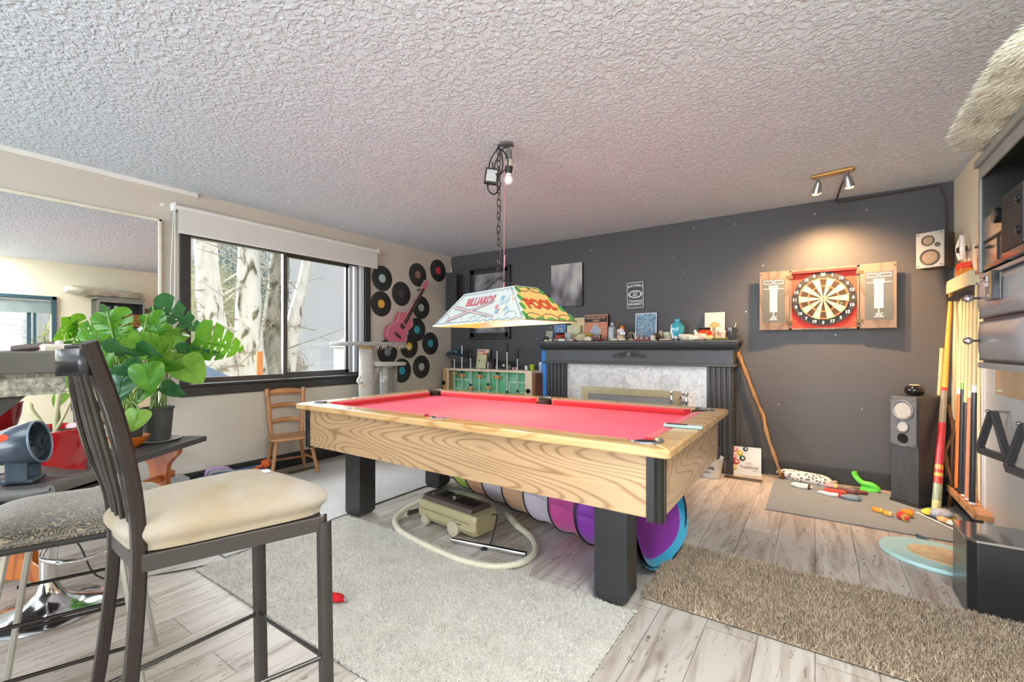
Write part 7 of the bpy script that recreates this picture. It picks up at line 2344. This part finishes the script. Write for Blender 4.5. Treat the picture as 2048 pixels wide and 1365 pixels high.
MB().cyl((-.05, 0, 0), (.05, 0, 0), .011, n=14).build('handle', mat('handle_dark', '#4a3a38', .4), t, smooth=50)
MB().cyl((.05, 0, 0), (.06, 0, 0), .012, n=14).build('end_cap', WHITEP, t, smooth=50)
t = thing('paper_packet', 'cream folded packet with a red spot at the corner of the bar table', 'packet', (-1.86, .335, 1.152))
MB().prism([(-.06, 0), (.05, 0), (.055, .012), (.02, .020), (-.05, .012)], -.03, .03, lambda u, v, w: (u, w, v)).build('packet', mat('packet_cream', '#c9c2b4', .7), t)
MB().box(-.03, -.0305, .002, -.01, -.029, .010).build('red_spot', mat('spot_red', '#b03030', .6), t)

# trestle bench with the plants
OP = wood('orange_pine', '#c06a28', '#94471a', 'z', freq=7, rough=.25, coat=.5)
OPX = wood('orange_pine_beam', '#c97838', '#a2552a', 'x', freq=7, rough=.25, coat=.5)
bdir = Vector((.6, -.8, 0)).normalized()
ang = atan2(bdir.y, bdir.x)
bo = Vector((-3.784, 1.49, 0))
t = thing('trestle_bench', 'orange pine trestle bench with a dark plank top under the mirror', 'bench', tuple(bo), rz=ang)
# local x along the bench away from the far end, local y towards the room is +? (perp to the left)
perp = Vector((-bdir.y, bdir.x, 0))
sgn = -1 if perp.dot(Vector((.8, .6, 0))) > 0 else 1
Wd = .36
MB().box(0, 0, .462, 1.60, sgn * Wd, .50).build('plank_top', mat('dark_plank', '#4e4c4e', .45, var=.15, scale=5, stretch=(1, 8, 8)), t, bevel=.003)
for s in (.22, 1.16):
    y1, y0 = 0, sgn * Wd
    yc = (y0 + y1) / 2
    P = [(-.14, .462), (-.135, .42), (-.10, .385), (-.065, .34), (-.055, .26), (-.06, .18), (-.09, .12), (-.135, .085), (-.15, .05), (-.15, 0), (-.10, 0), (-.07, .03), (.07, .03), (.10, 0), (.15, 0), (.15, .05), (.135, .085), (.09, .12), (.06, .18), (.055, .26), (.065, .34), (.10, .385), (.135, .42), (.14, .462)]
    MB().prism(P, s - .02, s + .025, lambda u, v, w: (w, yc + u, v)).build('trestle_leg', OP, t, bevel=.005)
MB().box(.10, sgn * Wd / 2 - .02, .225, 1.28, sgn * Wd / 2 + .02, .275).build('stretcher_beam', OPX, t, bevel=.006)

LG = [None] * 3


def leafmat(name, c, c2, tr):
    m = bpy.data.materials.new(name); m.use_nodes = True
    N, L, b = nodes_of(m)
    tc = N.new('ShaderNodeTexCoord'); nz = N.new('ShaderNodeTexNoise'); nz.inputs['Scale'].default_value = 14
    L.new(tc.outputs['Object'], nz.inputs['Vector'])
    r = ramp(N, [(.35, rgb(c)), (.65, rgb(c2))]); L.new(nz.outputs['Fac'], r.inputs[0]); L.new(r.outputs[0], b.inputs['Base Color'])
    b.inputs['Roughness'].default_value = .28
    t_ = N.new('ShaderNodeBsdfTranslucent'); t_.inputs['Color'].default_value = rgb(tr)
    mx = N.new('ShaderNodeMixShader'); mx.inputs[0].default_value = .45
    L.new(b.outputs[0], mx.inputs[1]); L.new(t_.outputs[0], mx.inputs[2])
    L.new(mx.outputs[0], N['Material Output'].inputs['Surface'])
    return m


LG = [leafmat('leaf_mid', '#3f7d28', '#5c9c30', '#86c028'), leafmat('leaf_light', '#6fa63c', '#90bd50', '#a8d45c'), leafmat('leaf_dark', '#2c5a40', '#3f7348', '#5f9a50')]
STEMM = mat('plant_stem', '#7c9a4c', .5, var=.2, scale=20)
SOIL = mat('potting_soil', '#3a2e26', .95, var=.4, scale=60, bump=.8)

LEAVES = [
    (-3.441, 1.411, 1.183, 0.304, -20, 25, 10, 1, 0, 1),
    (-3.671, 1.255, 1.370, 0.347, -32, 62, 0, 1, 2, 1),
    (-3.538, 1.285, 1.005, 0.230, -62, 20, 20, 0, 1, 1),
    (-3.691, 1.242, 1.259, 0.203, 150, 50, 0, 1, 1, 1),
    (-3.675, 1.132, 1.323, 0.173, -65, 30, 0, 1, 0, 2),
    (-3.767, 0.948, 1.305, 0.230, -70, 25, 0, 1, 0, 2),
    (-3.870, 0.879, 1.295, 0.230, 200, 45, 20, 1, 0, 2),
    (-3.676, 1.010, 1.181, 0.230, 160, 50, 10, 1, 1, 2),
    (-3.593, 0.945, 1.127, 0.206, -10, 70, 0, 0, 2, 2),
    (-3.574, 1.079, 1.110, 0.213, -35, 68, 0, 0, 2, 2),
    (-3.486, 0.958, 1.001, 0.180, -55, 25, 10, 0, 2, 2),
    (-3.340, 0.996, 0.992, 0.177, -80, 10, 0, 0, 0, 2),
    (-3.399, 1.138, 0.887, 0.144, -30, 50, 0, 0, 2, 1),
    (-3.335, 0.940, 0.740, 0.130, -105, 15, 0, 0, 1, 2),
    (-3.559, 1.150, 1.033, 0.194, -15, 60, 10, 0, 0, 1),
    (-3.548, 1.339, 1.120, 0.274, -8, 75, 0, 1, 2, 1),
    (-3.684, 0.884, 1.180, 0.138, -150, 60, 0, 0, 2, 2),
    (-3.697, 1.117, 1.182, 0.223, 10, 40, 0, 1, 1, 2),
    (-3.769, 1.189, 1.269, 0.203, -20, 30, 0, 0, 1, 1),
    (-3.631, 0.859, 1.103, 0.135, -70, 30, 0, 0, 0, 2),
    (-3.452, 0.679, 0.954, 0.123, -30, 60, 0, 0, 1, 3),
    (-3.794, 1.232, 1.148, 0.176, 60, 40, 0, 1, 0, 1),
    (-3.490, 1.016, 0.883, 0.138, -120, 55, 0, 0, 0, 2),
    (-3.478, 0.903, 0.923, 0.155, -100, 30, 0, 0, 2, 2),
    (-3.736, 1.271, 1.077, 0.181, 30, 50, 0, 0, 1, 1),
]
camv = Vector((0, 0, 1.16))
pot_pos = {1: Vector((-3.86, 1.21, .73)), 2: Vector((-3.76, 1.02, .73)), 3: Vector((-3.26, .585, .76))}
plants = {}
POTM = mat('nursery_pot', '#4c4d50', .5, var=.06)
t = thing('monstera_plant', 'tall swiss cheese plant in a dark grey pot at the window end of the bench', 'potted plant', (-3.86, 1.21, .512))
MB().lathe([(.0, 0), (.072, 0), (.076, .01), (.092, .215), (.098, .218), (.098, .228), (.088, .228), (.085, .19), (.0, .19)], None, 32).build('pot', POTM, t, smooth=40)
MB().lathe([(.0, .198), (.085, .194)], None, 20).build('soil', SOIL, t)
plants[1] = t
t2 = thing('plant_saucer', 'round white saucer under the window end plant pot', 'saucer', (-3.86, 1.21, .501))
MB().lathe([(.0, 0), (.11, 0), (.135, .012), (.14, .016), (.13, .016), (.10, .008), (.0, .008)], None, 36).build('dish', mat('saucer_white', '#c9ccc8', .3), t2, smooth=50)
t = thing('philodendron_plant', 'bushy green plant in a small ribbed grey pot standing in the orange saucer', 'potted plant', (-3.76, 1.02, .535))
MB().lathe([(.0, 0), (.066, 0), (.07, .01), (.080, .145), (.090, .147), (.092, .205), (.084, .205), (.078, .17), (.0, .17)], None, 32).build('pot', POTM, t, smooth=40)
MB().lathe([(.0, .178), (.078, .172)], None, 20).build('soil', SOIL, t)
plants[2] = t
t2 = thing('plant_saucer', 'deep orange bowl under the smaller grey plant pot', 'saucer', (-3.76, 1.02, .501))
MB().lathe([(.0, .0), (.05, 0), (.085, .03), (.115, .075), (.110, .077), (.08, .036), (.05, .02), (.0, .02)], None, 36).build('bowl', ORANGE, t2, smooth=50)
t = thing('red_pot_plant', 'large glossy red pot with a cut back plant in the middle of the bench', 'potted plant', (-3.29, .57, .501))
MB().lathe([(r * 1.2, z * 1.1) for r, z in [(.0, 0), (.10, 0), (.118, .006), (.122, .02), (.115, .03), (.128, .07), (.142, .14), (.148, .205), (.152, .215), (.150, .222), (.138, .222), (.134, .19), (.0, .19)]], None, 48).build('pot', RED, t, smooth=60)
MB().lathe([(.0, .22), (.16, .215)], None, 24).build('soil', SOIL, t)
sm = mat('cut_stem', '#b9b48c', .6, var=.2)
MB().tube(smooth_path([(.0, .0, .19), (-.05, -.02, .26), (-.09, -.05, .33), (-.13, -.05, .36)], 4), .013, 8).tube(smooth_path([(.02, .02, .19), (.015, .02, .28), (.03, .03, .42)], 4), .012, 8).tube(smooth_path([(.03, .0, .19), (.06, .04, .3), (.09, .08, .44)], 4), .008, 8).build('cut_stems', sm, t, smooth=60)
plants[3] = t


def leaf_outline(kind):
    """(t along midrib 0..1, half width) samples plus slits for the cut leaves"""
    n = 60
    out = []
    for k in range(n + 1):
        s = k / n
        w = .50 * (sin(pi * s ** .62) ** .7) * (1 - .25 * s) * 1.1 if 0 < s < 1 else 0
        if kind == 1 and .18 < s < .92:
            ph = (s * 5.2 + .3) % 1.0
            if ph > .83:
                w *= .34
        out.append((s, max(w, 0)))
    return out


def leaf_mesh(kind, L_, seed):
    b = MB()
    rnd = random.Random(seed)
    O = leaf_outline(kind)
    cols_ = 6
    bend = rnd.uniform(.12, .3)
    def P(s, w):
        # heart base: outer parts sweep back behind the stalk; veins sweep towards the tip
        x = s - .16 * abs(w) * 2 * (1 - s) ** 1.5 + .10 * abs(w) * s
        z = -bend * (s - .35) ** 2 - .35 * w * w + .03 * sin(9 * s + abs(w) * 7)
        return Vector((x * L_, w * L_, z * L_))
    for sg in (-1, 1):
        base = len(b.v)
        for s, w in O:
            for c in range(cols_ + 1):
                b.v.append(P(s, sg * w * c / cols_))
        n = len(O)
        for i in range(n - 1):
            for c in range(cols_):
                # holes near the midrib of cut leaves
                if kind == 1 and c in (1,) and i % 8 in (2, 3) and 10 < i < 50:
                    continue
                q = [base + i * (cols_ + 1) + c, base + i * (cols_ + 1) + c + 1, base + (i + 1) * (cols_ + 1) + c + 1, base + (i + 1) * (cols_ + 1) + c]
                b.f.append(q if sg > 0 else q[::-1]); b.mi.append(0)
    b.tube([P(s / 8, 0) + Vector((0, 0, .001)) for s in range(9)], [.0035 * (1 - s / 10) for s in range(9)], 5)
    return b


rnd = random.Random(77)
for k, (x, y, z, ln, roll, tilt, pitch, kind, shade, pot) in enumerate(LEAVES):
    c = Vector((x, y, z))
    vdir = (camv - c).normalized()
    right = vdir.cross(Vector((0, 0, 1))).normalized() * -1
    up = right.cross(vdir).normalized() * -1
    if up.z < 0: up = -up
    r = radians(roll)
    tip = (right * cos(r) + up * sin(r)).normalized()
    nrm = vdir.copy()
    R1 = Matrix.Rotation(radians(tilt), 3, tip)
    nrm = R1 @ nrm
    sd = nrm.cross(tip).normalized()
    R2 = Matrix.Rotation(radians(pitch), 3, sd)
    tip2 = R2 @ tip; nrm = R2 @ nrm
    sd = nrm.cross(tip2).normalized()
    M = Matrix((tip2, sd, nrm)).transposed().to_4x4()
    M.translation = c - tip2 * ln * .42
    b = leaf_mesh(kind, ln, k)
    b.v = [M @ p for p in b.v]
    par = plants[pot]
    lf = b.build('leaf', LG[shade], par, w=True, smooth=70)
    root = c - tip2 * ln * .42
    base = pot_pos[pot] + Vector((rnd.uniform(-.04, .04), rnd.uniform(-.04, .04), -.01))
    mid = base.lerp(root, .55) + Vector((0, 0, .06)) + Vector((rnd.uniform(-.02, .02), rnd.uniform(-.02, .02), 0))
    MB().tube(smooth_path([base, base.lerp(mid, .5) + Vector((0, 0, .03)), mid, root], 5), .0048, 6).build('leaf_stalk', STEMM, par, w=True, smooth=60)
MB().tube([(-3.84, 1.25, .72), (-3.83, 1.26, 1.12)], .004, 6).build('support_stick', mat('stick_dark', '#6b5a3e', .7), plants[1], w=True)

# desk fan on the bench
t = thing('desk_fan', 'small dark blue grey fan standing on the padded swivel stool before the red pot', 'fan', (-2.79, .405, .592), rz=radians(58))
t.scale = (1.2, 1.2, 1.2)
FNB = mat('fan_blue_grey', '#3b4958', .3, var=.05, coat=.3)
axM = Matrix.Rotation(radians(80), 4, 'Y')
MB().lathe([(.0, -.10), (.03, -.098), (.055, -.07), (.070, -.02), (.078, .03), (.076, .045), (.070, .045), (.068, .0), (.0, -.02)], axM, 36, (0, 0, .13)).build('housing', FNB, t, smooth=60)
b = MB()
R3 = Matrix.Translation((0, 0, .13)) @ axM
b.tube([R3 @ Vector((.073 * cos(q), .073 * sin(q), .045)) for q in [k * pi / 20 for k in range(40)]], .004, 6, closed=True)
b.build('front_ring', mat('fan_ring', '#8796a6', .3, metal=.3), t, smooth=60)
b = MB()
for k in range(28):
    a0 = 2 * pi * k / 28
    b.tube([R3 @ Vector((r * cos(a0 + r * 8), r * sin(a0 + r * 8), .044)) for r in (.022, .04, .055, .072)], .0013, 4)
b.tube([R3 @ Vector((.022 * cos(q), .022 * sin(q), .044)) for q in [k * pi / 10 for k in range(20)]], .003, 5, closed=True)
b.build('grille', mat('grille_dark', '#26313c', .3), t)
for k in range(5):
    a0 = 2 * pi * k / 5
    b = MB()
    b.grid(4, 3, lambda u, v: R3 @ Vector(((.015 + .048 * u) * cos(a0 + v * .8), (.015 + .048 * u) * sin(a0 + v * .8), .012 + .02 * v)))
    b.build('blade', mat('blade_grey', '#7d8894', .3), t, smooth=60)
MB().box(-.03, -.045, 0, .03, -.03, .13).box(-.03, .045, 0, .03, .03, .13).box(-.045, -.045, 0, .045, .045, .014).build('base', FNB, t, bevel=.004)
MB().ball((-.03, -.06, .165), (.02, .006, .014), 12, 8).build('red_light', mat('red_led', '#e0301c', .3, emis=1.2, ecol='#ff4a30'), t, smooth=60)
t = thing('desk_fan_cable', 'thin dark cable trailing over the floor behind the swivel stool', 'cable', (0, 0, 0))
MB().tube(smooth_path([(-3.2, .45, .48), (-3.05, .62, .2), (-2.95, .7, .006), (-2.72, .95, .006), (-2.62, 1.25, .006)], 8), .004, 6).build('cable', BLACKP, t, smooth=60)
# ------------------------------------------------------------------ outside
GRD = mat('winter_lawn', '#9c9a78', .95, var=.2, scale=2, c2='#7c8058')
struct(MB().box(-30, -12, -.9, XL - .2, 22, -.6).box(XR + .3, -8, -.9, 14, 12, -.6).build('ground', GRD))
BARK = bpy.data.materials.new('pale_mossy_bark'); BARK.use_nodes = True
N_, L_, b_ = nodes_of(BARK)
tcn = N_.new('ShaderNodeTexCoord'); mp = N_.new('ShaderNodeMapping'); mp.inputs['Scale'].default_value = (2.2, 2.2, 1.0); L_.new(tcn.outputs['Object'], mp.inputs[0])
nz = N_.new('ShaderNodeTexNoise'); nz.inputs['Scale'].default_value = 2.6; nz.inputs['Detail'].default_value = 7; nz.inputs['Distortion'].default_value = 1; L_.new(mp.outputs[0], nz.inputs['Vector'])
rr = ramp(N_, [(.30, rgb('#5c5a4e')), (.38, rgb('#9a9580')), (.46, rgb('#e9e7e4')), (.7, rgb('#fbfaf7'))]); L_.new(nz.outputs['Fac'], rr.inputs[0]); L_.new(rr.outputs[0], b_.inputs['Base Color']); b_.inputs['Roughness'].default_value = .9
bp = N_.new('ShaderNodeBump'); bp.inputs['Distance'].default_value = .03; L_.new(nz.outputs['Fac'], bp.inputs['Height']); L_.new(bp.outputs[0], b_.inputs['Normal'])
TWIG = mat('pale_twigs', '#d9d2c6', .9, var=.3, scale=3, c2='#8f8674')


def trunk(b, pts, r0, r1, n=10):
    P = smooth_path(pts, 6)
    m = len(P)
    b.tube(P, [r0 + (r1 - r0) * (k / m) * (1 + .0) + .02 * mnoise.noise(Vector((k * .7, r0 * 9, 0))) for k in range(m)], n)
    return P


t = thing('bare_tree', 'big pale many stemmed bare tree outside the left window pane', 'tree', (-7.2, 3.3, -.6))
BARK2 = BARK.copy(); BARK2.name = 'dark_mossy_bark'
for e_, c_ in zip([n for n in BARK2.node_tree.nodes if n.type == 'VALTORGB'][0].color_ramp.elements, ('#3c3c36', '#5f604c', '#8b8b80', '#b9b8ae')):
    e_.color = rgb(c_)
b, b2 = MB(), MB()
c1 = trunk(b, [(-7.2, 3.60, -.6), (-7.2, 3.50, .5), (-7.2, 3.42, 1.2), (-7.1, 3.36, 2.2), (-7.0, 3.30, 3.6)], .30, .10)
c2 = trunk(b2, [(-7.2, 3.62, -.6), (-7.15, 3.75, .6), (-7.2, 3.78, 1.4), (-7.2, 3.88, 2.4), (-7.2, 3.9, 3.8)], .26, .10)
c3 = trunk(b, [(-7.3, 3.50, -.6), (-7.3, 3.20, .4), (-7.3, 3.02, 1.1), (-7.3, 2.90, 2.0), (-7.3, 2.82, 3.6)], .24, .12)
c4 = trunk(b, [(-7.2, 3.66, -.4), (-7.2, 4.0, .7), (-7.2, 4.12, 1.6), (-7.2, 4.35, 2.6), (-7.2, 4.5, 3.6)], .15, .06)
b.build('trunk', BARK, t, w=True, smooth=70)
b2.build('trunk', BARK2, t, w=True, smooth=70)
rnd = random.Random(21)

b = MB()
for c in (c1, c2, c3, c3, c4):
    for k in range(5 if c is c4 else 20):
        p = c[rnd.randrange(6, len(c))]
        d = Vector((rnd.uniform(-.3, .5), rnd.choice((-1, 1)) * rnd.uniform(.4, 1.4), rnd.uniform(-.2, .8)))
        q = p + d * rnd.uniform(.4, 1)
        m = p.lerp(q, .5) + Vector((rnd.uniform(-.15, .15), rnd.uniform(-.15, .15), rnd.uniform(0, .15)))
        r = rnd.uniform(.006, .02)
        P = smooth_path([p, m, q], 4)
        b.tube(P, [r * (1 - .8 * i / len(P)) for i in range(len(P))], 5)
        for j in range(3):
            e = P[rnd.randrange(2, len(P))]
            f = e + Vector((rnd.uniform(-.2, .2), rnd.uniform(-.4, .4), rnd.uniform(-.2, .4)))
            b.tube([e, f], [r * .4, .002], 4)
b.build('branches', TWIG, t, w=True)


def foliage(b, c, R, n, leaf, seed, squash=1.0):
    rnd = random.Random(seed)
    for i in range(n):
        while True:
            p = Vector((rnd.uniform(-1, 1), rnd.uniform(-1, 1), rnd.uniform(-1, 1)))
            if p.length < 1: break
        p = Vector((c[0] + p.x * R[0], c[1] + p.y * R[1], c[2] + p.z * R[2]))
        a, e = Vector((rnd.gauss(0, 1), rnd.gauss(0, 1), rnd.gauss(0, 1))).normalized(), Vector((rnd.gauss(0, 1), rnd.gauss(0, 1), rnd.gauss(0, 1))).normalized()
        k = len(b.v)
        b.v += [p, p + a * leaf, p + (a * .5 + e * .35) * leaf]
        b.f.append([k, k + 1, k + 2]); b.mi.append(0)


for k, (c, R, n, col_, lab, nm) in enumerate((
        ((-10.8, 4.9, 1.9), (1.0, 1.1, 2.0), 9000, '#7c9088', 'dark bluish evergreen tree behind the bare trunks', 'evergreen_tree'),
        ((-9.6, 3.75, 1.4), (.7, .9, 1.5), 8000, '#c2c2a4', 'pale olive bush behind the bare tree on the left', 'bush'),
        ((-9.8, 5.0, .3), (.8, .9, 1.1), 8000, '#c9bcaa', 'brownish bare bush seen between the trunks', 'bush'),
        ((-12.5, 9.6, 1.5), (.8, .45, 1.6), 3500, '#b4b3ab', 'pale grey shrub at the far right of the window view', 'shrub'))):
    t = thing(nm, lab, 'tree' if 'tree' in nm else 'bush', (c[0], c[1], -.6))
    b = MB()
    foliage(b, c, R, n * 2, .075, 40 + k)
    b.build('foliage', mat('foliage_%d' % k, col_, .9, var=.35, scale=2), t, w=True)
    MB().cyl((c[0], c[1], -.6), (c[0], c[1], c[2] + R[2] * .6), .07, .03, 8).build('trunk', mat('trunk_dark', '#5c5448', .9), t, w=True)

t = thing('neighbour_house', 'pale house with blue grey trim far off outside the window', 'house', (-18, 12.6, -.6))
MB().box(-19.5, 13.2, -.6, -16, 15.2, 1.2).build('wall', mat('house_pale', '#d3d6d8', .7), t, w=True)
MB().box(-15.99, 13.25, .3, -15.95, 14.9, .55).box(-15.99, 13.25, .75, -15.95, 14.9, .9).build('trim', mat('house_blue', '#7f9cb4', .6), t, w=True)
MB().prism([(13.0, 1.2), (15.4, 1.2), (14.2, 1.9)], -19.6, -15.9, lambda u, v, w: (w, u, v)).build('roof', mat('house_roof', '#9aa0a6', .8), t, w=True)
t = thing('garden_fence', 'thin dark railing fence far outside along the road', 'fence', (-13, 8.5, -.6))
b = MB()
for k in range(26):
    b.box(-12.02, 5.2 + k * .2, -.6, -11.99, 5.22 + k * .2, .18)
b.box(-12.02, 5.2, .14, -11.99, 10.3, .18).box(-12.02, 5.2, -.3, -11.99, 10.3, -.27)
b.build('railing', mat('rail_grey', '#6f777d', .6), t, w=True)
t = thing('garden_umbrella', 'closed blue grey garden cover with an orange pole just outside the window', 'umbrella', (-5.6, 2.1, -.6))
b = MB()
b.lathe([(.0, 1.62), (.12, 1.55), (.45, 1.36), (.62, 1.22), (.60, 1.1), (.0, 1.1)], None, 16)
b.build('cover', mat('cover_grey_blue', '#5f7a92', .8, var=.15), t)
MB().cyl((0.25, .55, 0), (.25, .55, 1.72), .035, n=10).build('orange_pole', mat('pole_orange', '#d98a4a', .6), t)
# view from the small right hand window
t = thing('neighbour_roof', 'neighbouring shingled roof seen through the small window in the mirror', 'house', (6, 2, -.6))
MB().prism([(-1.5, 0), (2.2, 0), (2.2, 1.3), (.5, 2.4), (-1.5, 1.4)], 4, 8, lambda u, v, w: (w, u, v - .6)).build('building', mat('shingle', '#c6bfb6', .8, var=.15, scale=14), t, w=True)
t = thing('garden_bush', 'yellow green bush beyond the small window, seen in the mirror', 'bush', (3.4, 3.0, -.6))
b = MB()
foliage(b, (3.6, 3.0, 1.0), (.7, 1.2, 1.1), 6000, .10, 91)
b.build('foliage', mat('foliage_9', '#a3a85c', .9, var=.35, scale=2), t, w=True)
def sub(f,*prs):
    p='/tmp/w/'+f; s=open(p).read()
    for a,b in prs:
        if a not in s: print('MISSING',f,a[:60])
        s=s.replace(a,b)
    open(p,'w').write(s)
